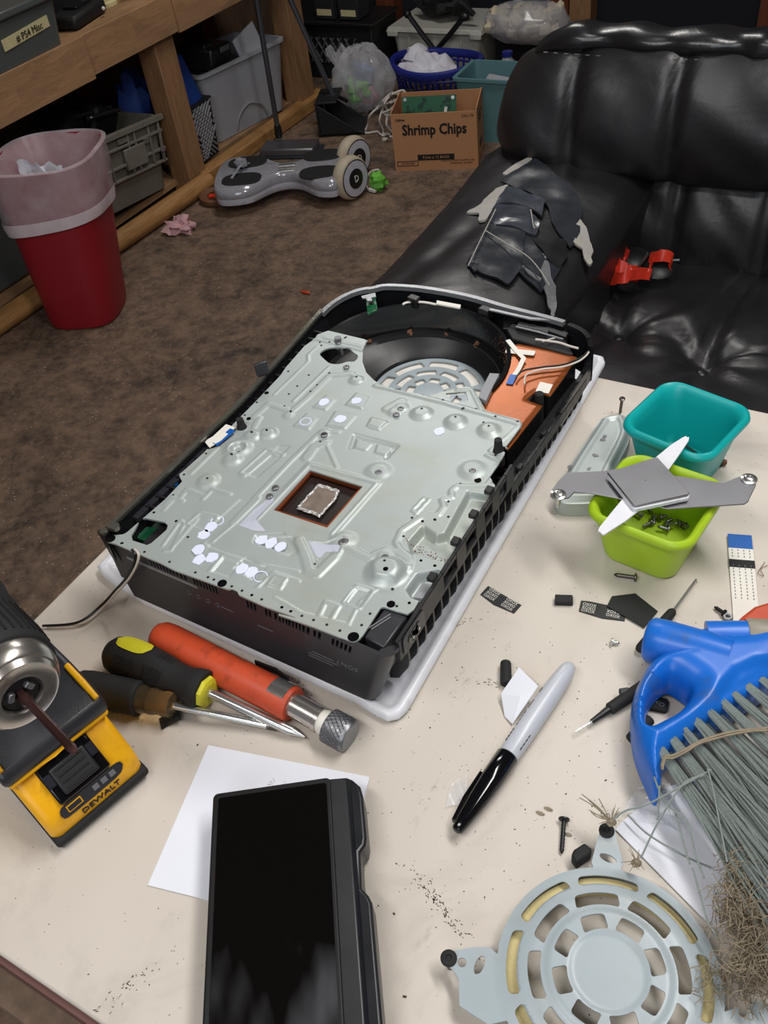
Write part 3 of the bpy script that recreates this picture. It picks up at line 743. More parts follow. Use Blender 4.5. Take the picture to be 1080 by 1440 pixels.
trilobe = [(-0.1947,0.2431), (-0.1948,0.2494), (-0.1912,0.2539), (-0.1841,0.2569), (-0.1763,0.2585), (-0.1694,0.2546), (-0.1631,0.2513), (-0.1622,0.2439), (-0.1675,0.2416), (-0.1719,0.2365), (-0.1793,0.2346), (-0.1862,0.2375)]
tri_d = closed(trilobe, 3)
sdh = lambda x, y: np.minimum.reduce([sd_poly(x, y, h)-.0004 for h in holes] + [sd_poly(x, y, tri_d)])
def shield_sd(x, y): return np.maximum(sd_poly(x, y, out), -sdh(x, y))
RIDGE = [  # polyline, half width, height
 ([(-0.1746,0.1654), (-0.172,0.1879), (-0.1706,0.2196), (-0.1561,0.2287), (-0.1459,0.2236)], .0034, .0011), ([(-0.1977,0.1538), (-0.1965,0.1715), (-0.1788,0.1706)], .0034, .0010),
 ([(-0.1476,0.0345), (-0.1456,0.0522), (-0.143,0.1217), (-0.1401,0.1561), (-0.128,0.1621)], .0026, .0010), ([(-0.1318,0.0617), (-0.1287,0.1237), (-0.0731,0.1251), (-0.0761,0.0698)], .0030, .0009),
 ([(-0.134,0.1286), (-0.1354,0.1414), (-0.1301,0.1479)], .0050, .0012), ([(-0.1301,0.1479), (-0.1083,0.1277)], .0014, .0010),
 ([(-0.1107,0.1499), (-0.1149,0.1634), (-0.0804,0.1637), (-0.0813,0.1499)], .0022, -.0012), ([(-0.0176,0.1782), (-0.0044,0.1753), (-0.0051,0.1505)], .0022, .0011),
 ([(-0.0015,0.1514), (-0.0231,0.142), (-0.0243,0.1365), (-0.0214,0.1312), (-0.0262,0.1265), (-0.0222,0.1211), (-0.0224,0.1131), (-0.0315,0.1067), (-0.0377,0.0912), (-0.0358,0.0806), (-0.0312,0.0764), (-0.0223,0.0729)], .0026, .0013),
 ([(-0.0946,0.057), (-0.0807,0.0454), (-0.0746,0.0384), (-0.0679,0.037), (-0.0657,0.0528), (-0.0674,0.0685)], .0044, .0014), ([(-0.065,0.0645), (-0.0443,0.062), (-0.043,0.0664), (-0.0386,0.072), (-0.0315,0.0728), (-0.021,0.0705), (-0.018,0.0628), (-0.0234,0.0512)], .0034, .0013),
 ([(-0.1659,0.0956), (-0.162,0.1246), (-0.1558,0.1239)], .0030, .0011), ([(-0.04,0.11), (-0.0383,0.1237), (-0.0341,0.1243), (-0.036,0.108), (-0.04,0.11)], .0012, .0009),
 ([(-0.0408,0.0241), (-0.0405,0.0391), (-0.03,0.0401), (-0.0301,0.0244), (-0.0408,0.0241)], .0016, .0010), ([(-0.0917,0.0173), (-0.0926,0.0273), (-0.0833,0.0275), (-0.082,0.0174), (-0.0917,0.0173)], .0013, .0009),
 ([(-0.0492,0.0095), (-0.0513,0.0205), (-0.0422,0.0209), (-0.0412,0.0109)], .0020, .0010), ([(-0.0819,0.011), (-0.0597,0.0074), (-0.0298,0.0112), (-0.0327,0.0308), (-0.0256,0.0465), (-0.0203,0.0637)], .0014, .0007),
 ([(-0.1428,0.0802), (-0.1449,0.051), (-0.1481,0.0351), (-0.1508,0.0301), (-0.1476,0.028)], .0030, .0010), ([(-0.1491,0.0321), (-0.1462,0.05)], .0022, -.0006), ([(-0.1476,0.028), (-0.1135,0.029), (-0.0796,0.0346)], .0013, .0008),
 ([(-0.1759,0.0179), (-0.1796,0.0417), (-0.1751,0.0399), (-0.1676,0.0164), (-0.1716,0.0143)], .0016, .0010), ([(-0.1726,0.041), (-0.1705,0.0525), (-0.1585,0.0537)], .0026, .0010), ([(-0.1327,0.0127), (-0.1326,0.0272), (-0.1188,0.026)], .0022, .0010),
 ([(-0.0965,0.0135), (-0.0943,0.0277), (-0.0753,0.0279)], .0016, .0009), ([(-0.1973,0.0451), (-0.1978,0.0575)], .002, .0009),
 ([(-0.1942,0.0596), (-0.195,0.0679), (-0.1791,0.067)], .0026, .0010), ([(-0.1783,0.0644), (-0.1781,0.0754), (-0.1633,0.0757)], .0022, .0010), ([(-0.172,0.0417), (-0.1724,0.051), (-0.1624,0.0511)], .0022, .001),
 ([(-0.1686,0.0969), (-0.1658,0.125), (-0.1528,0.1245)], .0030, .0011), ([(-0.2024,0.2516), (-0.2031,0.2385), (-0.1978,0.2306), (-0.1989,0.1827)], .0013, .0009), ([(-0.1776,0.2303), (-0.1799,0.1814)], .0016, .0010),
 ([(-0.2026,0.1136), (-0.2032,0.083)], .0024, .0010), ([(-0.1999,0.0493), (-0.1998,0.0579), (-0.1902,0.0575)], .0022, .001), ([(-0.21,0.2595), (-0.2057,0.2651), (-0.1666,0.2635)], .0022, .0010),
 ([(-0.1931,0.1542), (-0.1904,0.1434)], .003, .001), ([(-0.1687,0.0194), (-0.1701,0.0465)], .002, .0009),
 ([(-0.1297,0.2213), (-0.1125,0.2217), (-0.0701,0.2209), (-0.0205,0.2183), (-0.0118,0.2176)], .0030, .0013), ([(-0.0692,0.2379), (-0.0594,0.2423), (-0.0409,0.2214)], .0018, .0008), ([(-0.2067,0.2604), (-0.1622,0.2593)], .002, .001),
 ([(-0.0177,0.1834), (-0.0131,0.2012), (-0.0099,0.2157)], .0016, .0009), ([(-0.1072,0.199), (-0.1019,0.211)], .0052, .0010)]
PAD = [  # polygon, soft edge, height
 ([(-0.129,0.1242), (-0.0732,0.125), (-0.0768,0.0696), (-0.1314,0.0613)], .0012, .0006), ([(-0.1157,0.164), (-0.0804,0.1637), (-0.0816,0.1498), (-0.1109,0.1498)], .0012, -.0008), ([(-0.1116,0.1608), (-0.0979,0.1605), (-0.0986,0.1516), (-0.1077,0.1511)], .0008, .0008), ([(-0.0945,0.1606), (-0.0816,0.162), (-0.0827,0.1518), (-0.092,0.1523)], .0008, .0008),
 ([(-0.1133,0.1849), (-0.099,0.1851), (-0.1007,0.1747), (-0.1114,0.1757)], .0012, .0009), ([(-0.1227,0.0502), (-0.0998,0.0593), (-0.0873,0.047), (-0.1211,0.0442)], .0012, -.0008), ([(-0.0403,0.0388), (-0.03,0.0401), (-0.0302,0.0246), (-0.0408,0.0241)], .001, -.0006), ([(-0.0918,0.0267), (-0.0834,0.0272), (-0.0826,0.018), (-0.0914,0.0174)], .001, .0006),
 ([(-0.0137,0.1403), (0.0032,0.1434), (-0.0004,0.0956), (-0.0105,0.1013)], .0030, -.0062), ([(-0.0281,0.0839), (-0.0264,0.0995), (-0.0151,0.0956), (-0.0087,0.1013), (-0.0014,0.0952), (0.001,0.0792), (-0.0103,0.078), (-0.0223,0.0772)], .0028, -.0066), ([(-0.0109,0.0493), (-0.0105,0.0623), (0.0001,0.0702), (0.0014,0.0619), (0.0016,0.045), (-0.0059,0.0452)], .0028, -.0072),
 ([(-0.0413,0.0594), (-0.0186,0.0659), (-0.0193,0.0502), (-0.0329,0.0471)], .0030, .0012), ([(-0.0879,0.0598), (-0.0794,0.0621), (-0.0686,0.0705), (-0.0651,0.0582), (-0.073,0.0487)], .0012, -.0010), ([(-0.1206,0.021), (-0.1181,0.0319), (-0.1003,0.0297), (-0.1016,0.0172)], .001, -.0006),
 ([(-0.1688,0.098), (-0.1658,0.125), (-0.1519,0.1242), (-0.1557,0.0974)], .001, -.0006), ([(-0.1609,0.1332), (-0.1527,0.1358), (-0.153,0.1232), (-0.1604,0.1246)], .001, -.0005), ([(-0.1596,0.1968), (-0.1497,0.1949), (-0.1497,0.1803), (-0.1613,0.1801)], .0010, .0010), ([(-0.1392,0.208), (-0.1274,0.2068), (-0.1251,0.1918), (-0.1394,0.1918)], .0010, .0010), ([(-0.1426,0.1824), (-0.1246,0.1839), (-0.1248,0.1666), (-0.14,0.1646)], .0010, .0010), ([(-0.1616,0.1717), (-0.1509,0.1704), (-0.1492,0.1558), (-0.163,0.1557)], .0010, .0010),
 ([(-0.1321,0.0266), (-0.1186,0.0257), (-0.1179,0.0137), (-0.1311,0.0127)], .001, -.0006), ([(-0.1705,0.0525), (-0.1588,0.0536), (-0.1594,0.0413), (-0.1726,0.041)], .001, -.0006), ([(-0.1243,0.051), (-0.1085,0.06), (-0.0898,0.0503), (-0.0917,0.0439), (-0.1222,0.0453)], .0010, -.0007), ([(-0.1535,0.0752), (-0.1341,0.0821), (-0.1376,0.0561), (-0.1568,0.0466)], .0012, -.0005),
 ([(-0.1129,0.1862), (-0.0996,0.1861), (-0.101,0.1753), (-0.1116,0.1756)], .0012, .0008), ([(-0.0418,0.0376), (-0.0294,0.0383), (-0.029,0.025), (-0.0406,0.0248)], .001, -.0005)]
BOSS = [(-0.0813, 0.2031, .0105, .0022), (-0.0532, 0.2028, .0105, .0022), (-0.027, 0.2027, .0105, .0022), (-0.0794, 0.1352, .0125, .0014), (-0.0206, 0.1612, .0125, .0014),
 (-0.1005, 0.1984, .0080, .0012), (-0.0986, 0.2039, .0080, .0012), (-0.1856, 0.1345, .0095, .0020), (-0.1761, 0.1408, .0095, .0020), (-0.1874, 0.1183, .0140, .0024), (-0.1836, 0.1067, .0100, .0020), (-0.0294, 0.056, .0165, .0050), (-0.0683, 0.0681, .0110, .0016), (-0.0365, 0.0673, .0090, .0012),
 (-0.1862, 0.0809, .0110, .0020), (-0.0669, 0.0692, .0105, .0012), (-0.1477, 0.2225, .008, .0014), (-0.1369, 0.1567, .007, .0010), (-0.1739, 0.165, .006, .0008), (-0.0279, 0.2037, .0105, .0022), (-0.0539, 0.2037, .0105, .0022), (-0.0808, 0.2037, .0105, .0022), (-0.0205, 0.1601, .0120, .0014), (-0.0072, 0.1829, .006, .0010)]
def shield_z(x, y):
    z = np.zeros(x.shape); up = np.zeros(x.shape)
    for p, w, h in PAD: z = z + h*(1-sstep(sd_poly(x, y, p), -w/2, w/2))
    for p, w, h in RIDGE:
        r = .65*h*(1-sstep(sd_line(x, y, p), w*.45, w))
        if h > 0: up = np.maximum(up, r)
        else: z = z + r
    for bx, by, r, h in BOSS: up = np.maximum(up, h*(1-sstep(np.hypot(x-bx, y-by), r*.35, r*.92)))
    for bx, by, r in ((-0.1874, 0.1183, .007),): up = up - .004*(1-sstep(np.hypot(x-bx, y-by), r*.4, r))
    z = z + up
    z = z + .0008*sstep(-np.minimum(-shield_sd(x, y), .004), -.0035, -.0005)*0
    return ZP + z
shd = obj('metal_shield', sheet(min(p[0] for p in out)-.002, max(p[0] for p in out)+.002, min(p[1] for p in out)-.002, max(p[1] for p in out)+.002, .0008, shield_sd, shield_z, .0014), 'shield', con, ang=75, label='pressed grey metal shield with raised ribs and bosses')
# chip under the square opening
obj('chip_carrier', G().prism([(-0.1322,0.1242), (-0.0826,0.1243), (-0.0833,0.0734), (-0.1313,0.0756)], .0535, .0560), 'cpu', shd)
cf = [[(-0.1259,0.1195), (-0.0824,0.1188), (-0.084,0.0751), (-0.1269,0.0757)], [(-0.1234,0.1176), (-0.0837,0.1169), (-0.0855,0.0774), (-0.1241,0.0768)]]
cg = G()
for z in (.0570, .0592): cg.add([(p[0], p[1], z) for r in cf for p in r], [])
n4 = 4
cg.f = [(8+i, 8+(i+1)%4, 12+(i+1)%4, 12+i) for i in range(4)] + [(i, 4+i, 4+(i+1)%4, (i+1)%4) for i in range(4)] + [(4+i, 12+i, 12+(i+1)%4, 4+(i+1)%4) for i in range(4)]
obj('copper_frame', cg, 'copperbright', shd, smooth_=False, label='copper frame around the chip')
obj('chip_die', G().prism([(-0.1126,0.1106), (-0.0974,0.1105), (-0.0954,0.1034), (-0.0963,0.0849), (-0.1138,0.0859), (-0.114,0.0908)], .0558, .0574), 'die', shd)
crust = [Vector(p) for p in [(-0.1138,0.1115), (-0.0966,0.1114), (-0.0941,0.1031), (-0.095,0.0835), (-0.1143,0.0842), (-0.1147,0.0907)]]
cr = G(); cc0 = sum(crust, Vector((0,0)))/6
def crust_pt(u, ph):
    k = u*6; i = int(k) % 6; o1 = crust[i].lerp(crust[(i+1)%6], k-int(k)); q = noise.noise(Vector((u*40, 3, 1))); o1 = cc0 + (o1-cc0)*(1+.07*q)
    inn = cc0 + (o1-cc0)*(.80+.05*noise.noise(Vector((u*33, 9, 5))))
    t = ph*2*PI; m = (o1+inn)/2; w = (o1-inn)/2
    return (m.x+w.x*math.cos(t), m.y+w.y*math.cos(t), .0576+.0007*math.sin(t)*(1+.5*q)+.0004*noise.noise(Vector((u*60, ph*6, 2))))
obj('metal_crust', G().grid(lambda u, v: crust_pt(u, v), 120, 8), 'lmetal', shd, label='flaky silver crust around the die')
obj('port_board', G().prism([(-0.215,0.026), (-0.2188,0.0433), (-0.2004,0.0472), (-0.1968,0.0256)], .040, .044), 'pcbdark', shd)
obj('port_board_shell', G().prism([(-0.2102,0.0258), (-0.214,0.0366), (-0.1969,0.0407), (-0.1966,0.0255)], .044, .0465), 'pcb', shd)
# screws, studs, holes
def stud(x, y, z, r=.0026, mt='dullsteel'):
    return obj('screw', G().lathe([(r,0),(r,.0010),(r*.8,.0014),(r*.45,.0014),(r*.40,.0009)], (x, y, z), (0,0,1), 14), mt, shd)
for x, y in [(-0.0781,0.1333), (-0.0193,0.1587), (-0.0671,0.0665), (-0.0354,0.0657), (-0.135,0.1542), (-0.0975,0.2015), (-0.0972,0.1943), (-0.1366,0.0929), (-0.1355,0.0842)]: stud(x, y, ZP+.0006, .0024)
for x, y in [(-0.1635,0.2335), (-0.1353,0.1547), (-0.0656,0.0676), (-0.1874,0.261)]: stud(x, y, ZP+.0006, .0024)
hg = G()
for key in ([(-0.2037,0.2576), (-0.206,0.2134), (-0.1873,0.2149), (-0.188,0.1991), (-0.1886,0.188), (-0.1738,0.1964), (-0.1734,0.2053), (-0.1732,0.2231), (-0.1871,0.2704), (-0.2065,0.1699), (-0.1741,0.169), (-0.1831,0.1735), (-0.206,0.1533), (-0.1995,0.151), (-0.2064,0.1051), (-0.2072,0.0801), (-0.2007,0.0598), (-0.2021,0.0406), (-0.1821,0.0401), (-0.1874,0.1364), (-0.1779,0.1427), (-0.187,0.1103), (-0.1869,0.0818), (-0.1489,0.2246), (-0.333,0.1629), (-0.203,0.0089)], [(-0.1745,0.1695), (-0.1341,0.1472), (-0.0822,0.2061), (-0.0548,0.2061), (-0.0284,0.2053), (-0.0218,0.1448), (-0.0218,0.1266), (-0.0221,0.108), (-0.0289,0.1036), (-0.0368,0.104), (-0.034,0.0871), (-0.0142,0.0729), (-0.0043,0.0725), (-0.0193,0.0456), (-0.0049,0.0399), (-0.0739,0.044), (-0.1857,0.1096), (-0.1868,0.1363), (-0.1776,0.1422), (-0.0121,0.1804), (-0.0552,0.2184), (-0.0346,0.21), (-0.0316,0.0593), (-0.0128,0.1529), (-0.0145,0.0348), (-0.0959,0.0067), (-0.0735,0.0062)], [(-0.2035,0.0085), (-0.1835,0.0085), (-0.1621,0.0082), (-0.1405,0.0076), (-0.1304,0.0076), (-0.1257,0.0075), (-0.096,0.0068), (-0.0733,0.0063), (-0.0666,0.0059), (-0.1822,0.0398), (-0.2023,0.0405), (-0.165,0.031), (-0.1118,0.0075), (-0.1037,0.0072), (-0.0883,0.0064)], [(-0.0733,0.0062), (-0.0505,0.0058), (-0.0222,0.0235), (-0.0191,0.0453), (-0.005,0.0401), (-0.0142,0.0729), (-0.0046,0.0724), (-0.0155,0.1138), (-0.0226,0.1083), (-0.0292,0.1039), (-0.0225,0.0141), (-0.0321,0.0054), (-0.0414,0.006), (-0.0586,0.0056), (-0.0668,0.0058), (-0.0106,0.0349)], [(-0.1867,0.2718), (-0.1838,0.2537), (-0.2001,0.2542), (-0.1956,0.2601), (-0.0732,0.2226), (-0.0546,0.219), (-0.0291,0.2184), (-0.0123,0.2188), (-0.0461,0.2222), (-0.0658,0.2308)]):
    for x, y in key:
        z = float(shield_z(np.array([x]), np.array([y]))[0]); hg.lathe([(.0009, 0), (.0009, .00025), (.0005, .00025)], (x, y, z-.00004), (0,0,1), 10)
obj('rivet_holes', hg, 'dark', shd, kind='stuff')
hb = G()
for x, y, r in ((-0.2134, 0.0088, .0033), (-0.1189, 0.0071, .0030), (-0.0226, 0.0047, .0034), (-0.0144, 0.0348, .0026), (-0.0126, 0.1525, .0024), (-0.0276, 0.0535, .0016), (-0.2061, 0.1829, .0018), (-0.184, 0.1153, .0014), (-0.2004, 0.1507, .0018)):
    z = float(shield_z(np.array([x]), np.array([y]))[0]); hb.lathe([(r, 0), (r, .00025)], (x, y, z), (0,0,1), 16)
obj('mounting_holes', hb, 'gloss', shd, kind='stuff')
# white paste dots
for x, y, s_ in [(*p, 1.) for p in [(-0.1561,0.1876), (-0.1333,0.1983)]] + [(*p, 1.05) for p in [(-0.1561,0.0444), (-0.156,0.0369), (-0.1503,0.0239), (-0.1449,0.0175), (-0.1382,0.0224), (-0.1143,0.0224), (-0.1075,0.0226), (-0.1176,0.0485), (-0.11,0.0483), (-0.1025,0.048)]] + [(*p, 1.1) for p in [(-0.1338,0.1746)]] + [(-0.0596, 0.1894, .95), (-0.1377, 0.1966, .0001)]:
    if s_ < .01: continue
    z = float(shield_z(x+.004*np.cos(np.arange(9.)), y+.004*np.sin(np.arange(9.))).max()); rg = random.Random(int(x*1e5))
    pl = [(x+.0038*s_*(1+.16*rg.uniform(-1,1))*math.cos(t*PI/7), y+.0042*s_*(1+.16*rg.uniform(-1,1))*math.sin(t*PI/7)) for t in range(14)]
    obj('thermal_paste', G().prism(closed(pl, 2), z-.0003, z+.0004), 'paste', shd)
for x, y in [(-0.1559,0.0513), (-0.0996,0.0214)] + [(-0.1565,0.1625)]:
    z = float(shield_z(np.array([x]), np.array([y]))[0])
    obj('paste_ring', G().lathe([(.0046,0),(.0046,.0005),(.0039,.0005),(.0039,0)], (x, y, z-.0001), (0,0,1), 20, False), 'paste', shd)
def residue(poly):
    a = np.array(poly)
    obj('paste_residue', sheet(a[:,0].min()-.002, a[:,0].max()+.002, a[:,1].min()-.002, a[:,1].max()+.002, .0012, lambda x, y: sd_poly(x, y, poly), lambda x, y: shield_z(x, y)+.00025, .0002), 'residue', shd, ang=75)
for pl in ([(-0.1394,0.0532), (-0.1389,0.0701), (-0.1347,0.0869), (-0.1298,0.0816), (-0.1313,0.0619), (-0.1185,0.0556), (-0.1269,0.0531)], [(-0.0885,0.0595), (-0.0787,0.0617), (-0.0666,0.0638), (-0.0658,0.0587), (-0.0734,0.0564), (-0.0738,0.0494), (-0.0765,0.0497)]): residue(pl)
obj('foam_pad', G().prism([(-0.0068,0.0481), (-0.0076,0.0605), (-0.0014,0.0618), (-0.0002,0.0497)], .0530, .0560), 'foamgrey', shd)
# crumbs of dirt in the pressed wells
cr = G()
for k in range(60):
    t = k/60; a, b = Vector((-0.0297, 0.0857)), Vector((-0.0022, 0.0846)); p = a.lerp(b, t) + Vector((random.gauss(0,.002), random.gauss(0,.0015)))
    s_ = random.uniform(.0002, .0007); cr.box((p.x, p.y, float(shield_z(np.array([p.x]), np.array([p.y]))[0])+s_/3), (s_, s_, s_), rz=k)
obj('dirt_crumbs', cr, 'brown', shd, kind='stuff')
# rubber posts, block with label, ribbon ends, wires
for (x, y), h in zip([(-0.1993,0.1401), (-0.0122,0.1853)], (.008, .010)): obj('rubber_post', G().lathe([(.0042,-.012),(.0040,0),(.0030,h*.4),(.0026,h),(.0018,h)], (x, y, ZP), (0,0,1), 14), 'blackmatt', con)
obj('rubber_post', G().lathe([(.0030,-.012),(.0028,.004),(.0018,.004)], (-0.1895, 0.2639, ZP), (0,0,1), 12), 'dullsteel', con)
obj('rubber_post', G().lathe([(.0034,-.02),(.0034,.004),(.0022,.005)], (-0.0107, 0.2554, .0565), (0,0,1), 12), 'blackmatt', con)
blk = obj('connector_block', G().prism([(-0.0177,0.0318), (-0.0021,0.0321), (-0.0034,0.0061), (-0.018,0.0084)], .035, .0588), 'shell', con, bevel=.0012)
obj('block_print', G().plate(rrect(.0002+.018, .0008, .0003, 2), (-0.0156, 0.021, 0.059), (.42,.90,0), (-.90,.42,0), .0002).plate(rrect(.014, .0008, .0003, 2), (-0.0136, 0.0209, 0.059), (.42,.90,0), (-.90,.42,0), .0002), 'greyink', blk)
rbn = obj('ribbon_end', G().ribbon([(-0.2106, 0.1123, 0.062), (-0.2066, 0.1197, 0.063), (-0.2058, 0.1358, 0.063)], .009, .0008), 'whitelab', con)
obj('blue_stiffener', G().ribbon([(-0.2045, 0.1141, 0.0625), (-0.2015, 0.1326, 0.0632)], .0052, .0008), 'bluetab', rbn)
obj('board_corner', G().prism([(-0.2175,0.0748), (-0.2098,0.0785), (-0.2089,0.0708), (-0.2125,0.0693)], .055, .0575), 'bluetab', con)
obj('board_corner', G().prism([(-0.2197,0.069), (-0.219,0.0717), (-0.2148,0.0707), (-0.2148,0.0672)], .0565, .0590), 'whitelab', con)
obj('board_corner', G().box((-0.2173, 0.1965, .0715), (.0105, .003, .012), rz=.9), 'shell', con, bevel=.001)
for mt, pts in (('blackwire', [(-0.1925, 0.0066, 0.061), (-0.188, 0.0041, 0.06), (-0.1904, 0.0016, 0.052), (-0.2018, -0.0006, 0.036), (-0.2177, -0.0024, 0.018), (-0.2284, -0.0106, 0.006), (-0.2345, -0.0284, 0.0045), (-0.2575, -0.0408, 0.003)]), ('wire', [(-0.1905, 0.0074, 0.061), (-0.1853, 0.0048, 0.0605), (-0.1872, 0.0011, 0.053), (-0.1984, -0.0014, 0.037), (-0.2145, -0.0035, 0.019), (-0.2259, -0.0109, 0.006), (-0.2321, -0.0271, 0.0035), (-0.2551, -0.0395, 0.002)])):
    obj('antenna_wire', G().tube(smooth(pts, 8), .0009, 7), mt, con)

# ================================================================ BOWLS, CLAMP AND TRAY
def bowl(name, label, c, ang, hgt, a_top, a_bot, r_top, r_bot, mt):
    b = thing(name, label, 'bowl', frame((c[0], c[1], 0), (math.cos(ang), math.sin(ang), 0)))
    sec = []
    def ring(a, r, z): sec.append([(x, y, z) for x, y in rrect(2*a, 2*a, min(r, a*.95), 7)])
    w = .0020
    ring(a_bot*.80, r_bot*.8, .0); ring(a_bot*.96, r_bot, .0006); ring(a_bot, r_bot, .003)
    for k in range(1, 6):
        t = k/5; ring(a_bot+(a_top-.0040-a_bot)*t, r_bot+(r_top-.003-r_bot)*t, .003+(hgt-.010)*t)
    ring(a_top-.0006, r_top, hgt-.0068); ring(a_top+.0004, r_top, hgt-.0045); ring(a_top-.0002, r_top, hgt-.0015); ring(a_top-.0022, r_top-.001, hgt); ring(a_top-.0042, r_top-.003, hgt-.0012)
    for k in range(5, -1, -1):
        t = k/5; ring(a_bot+(a_top-.0050-a_bot)*t-w*.6, r_bot+(r_top-.003-r_bot)*t, .004+(hgt-.009)*t)
    ring(a_bot*.85, r_bot*.8, .0032); ring(a_bot*.3, r_bot*.3, .0030)
    obj('bowl_wall', G().bowl(sec), mt, b, L=True, ang=60)
    return b
bowl('plastic_bowl', 'square teal plastic bowl with rolled rim at the back of the table', (.0910,.2800), -.245, .0500, .0355, .0240, .0150, .0110, 'tealp')
bowl('plastic_bowl', 'square lime green plastic bowl holding small screws in front of the teal bowl', (.0955,.1955), -.13, .0470, .0362, .0262, .0150, .0115, 'limep')
def screw(name, p, d, L_, r, mt, label, group=None, head=1.9, cat='screw', tip=True):
    """head and threaded shaft; p = head centre, d = direction of the shaft"""
    d = Vector(d).normalized(); p = Vector(p)
    s_ = thing(name, label, cat, tuple(p), group)
    obj('head', G().lathe([(r*head*.55,0),(r*head,r*.3),(r*head,r*.9),(r*head*.7,r*1.2)], p, d, 14), mt, s_)
    pr = [(r,0)]
    n = max(4, int(L_/(r*.8)))
    for k in range(n): pr += [(r*(1.0 if k % 2 else .82), r*1.2 + (L_-r*2.2)*k/n)]
    pr += [(r*.8, L_-r), (r*.25, L_)] if tip else [(r*.9, L_)]
    obj('shaft', G().lathe(pr, p, d, 12), mt, s_, ang=70)
    return s_
rs = random.Random(11)
for x, y in [(0.0784,0.2171), (0.0834,0.2156), (0.0859,0.2218), (0.0905,0.2192), (0.0945,0.2185), (0.1002,0.2132), (0.1038,0.2223), (0.1081,0.2179), (0.1115,0.216), (0.1132,0.2186), (0.104,0.2098), (0.0907,0.2125)]:
    a = rs.uniform(0, 6.28)
    screw('screw', (x, y, .0050+rs.uniform(0,.0016)), (math.cos(a), math.sin(a), rs.uniform(-.05,.3)), .0085, .0013, 'dullsteel', 'small steel screw lying at the bottom of the lime green bowl', 'screws in the lime green bowl')
screw('black_screw', (0.0875, 0.3026, 0.0055), (.8,-.45,-.02), .016, .0011, 'darkscrew', 'long thin black screw lying inside the teal bowl')
screw('black_screw', (0.0695, 0.3045, 0.0055), (.3,.5,.1), .004, .0012, 'darkscrew', 'tiny black screw at the left inside the teal bowl')
# shallow metal tray under the clamp
tray_o = closed([(0.0225,0.2952), (0.0228,0.3011), (0.0259,0.3052), (0.0362,0.3116), (0.0393,0.3104), (0.0487,0.295), (0.0514,0.2788), (0.052,0.2488), (0.0526,0.2178), (0.0519,0.2105), (0.0353,0.2019), (0.0272,0.2011), (0.0215,0.2064), (0.0209,0.2177), (0.0208,0.25)], 3)
def tray_z(x, y):
    d = sd_poly(x, y, tray_o); return .0125 + .0045*(1-sstep(d, -.0045, -.0012)) - .0018*(1-sstep(d, -.0085, -.0060))
a_ = np.array(tray_o)
tr = thing('metal_tray', 'scratched silver metal tray with raised rim lying left of the bowls', 'tray', (0.0278, 0.2669, 0))
obj('tray_top', sheet(a_[:,0].min()-.002, a_[:,0].max()+.002, a_[:,1].min()-.002, a_[:,1].max()+.002, .0013, lambda x, y: sd_poly(x, y, tray_o), tray_z, .0125), 'shield', tr, ang=75)
spots = G()
for x, y in [(0.0331,0.2743), (0.0345,0.2553), (0.0351,0.2392), (0.0215,0.2365), (0.0335,0.2782)]: spots.prism(closed([(x+.0022*math.cos(t)*rs.uniform(.5,1.2), y+.0022*math.sin(t)*rs.uniform(.5,1.2)) for t in (0,1.05,2.1,3.14,4.2,5.2)], 2), .0153, .0156)
obj('dirty_spots', spots, 'dullsteel', tr, kind='stuff')
# clamp: grey band, white spring bar, square plate
cz = .0510
cp = thing('heatsink_clamp', 'grey metal clamp with white cross bar and square plate laid across the lime green bowl', 'clamp', (0.0861, 0.2036, 0.05))
band = [(0.0325,0.1719), (0.0335,0.1823), (0.0357,0.1907), (0.0572,0.2011), (0.0665,0.2078), (0.1049,0.2146), (0.123,0.2172), (0.1315,0.2183), (0.1376,0.2266), (0.1427,0.2322), (0.1488,0.2305), (0.1504,0.2239), (0.1493,0.2065), (0.1479,0.2037), (0.1058,0.1814), (0.0994,0.1812), (0.0852,0.1778), (0.0752,0.1791), (0.0585,0.1776), (0.0467,0.1744), (0.0453,0.1678), (0.0392,0.1634), (0.0347,0.1662)]
obj('band', G().prism(band, cz, cz+.0012), 'dullsteel', cp, bevel=.0003, seg=1)
obj('spring_bar', G().prism(closed([(0.0728,0.1483), (0.0782,0.1807), (0.0854,0.2266), (0.0953,0.2517), (0.0979,0.2533), (0.1,0.25), (0.0963,0.2177), (0.0924,0.1775), (0.0795,0.1473), (0.077,0.1432), (0.0744,0.1447)], 2), cz+.0014, cz+.0026), 'white', cp, label='white spring bar')
pl = [(0.0616,0.1946), (0.0858,0.2208), (0.0872,0.2209), (0.1149,0.1956), (0.115,0.1931), (0.0884,0.171), (0.0866,0.1711)]
obj('base_pad', G().prism([(p[0]+.0006, p[1]-.0012) for p in pl], cz+.0026, cz+.0050), 'white', cp)
obj('square_plate', G().prism(pl, cz+.0050, cz+.0068), 'dullsteel', cp, bevel=.0004, seg=1)
obj('centre_mark', G().lathe([(.0008,0),(.0008,.0002),(.0004,.0002)], (0.0865, 0.1966, cz+.0068), (0,0,1), 12), 'edgegrey', cp)
for x, y, dz in ((0.0382, 0.1674, 0), (0.1452, 0.2273, 0)):
    sc_ = obj('screw', G().lathe([(.0052,0),(.0052,.0008),(.0036,.0012),(.0034,.0022),(.0028,.0026),(.0013,.0026),(.0013,.0016)], (x, y, cz+.0012), (0,0,1), 20), 'steel', cp)
    obj('screw_tip', G().lathe([(.0020,0),(.0018,-.006),(.0012,-.0062),(.0010,-.010)], (x, y, cz), (0,0,1), 12), 'steel', sc_)
obj('fold_edge', G().prism([(0.0656,0.1953), (0.0669,0.1982), (0.0752,0.1846), (0.0744,0.1825)], cz-.006, cz), 'dullsteel', cp)

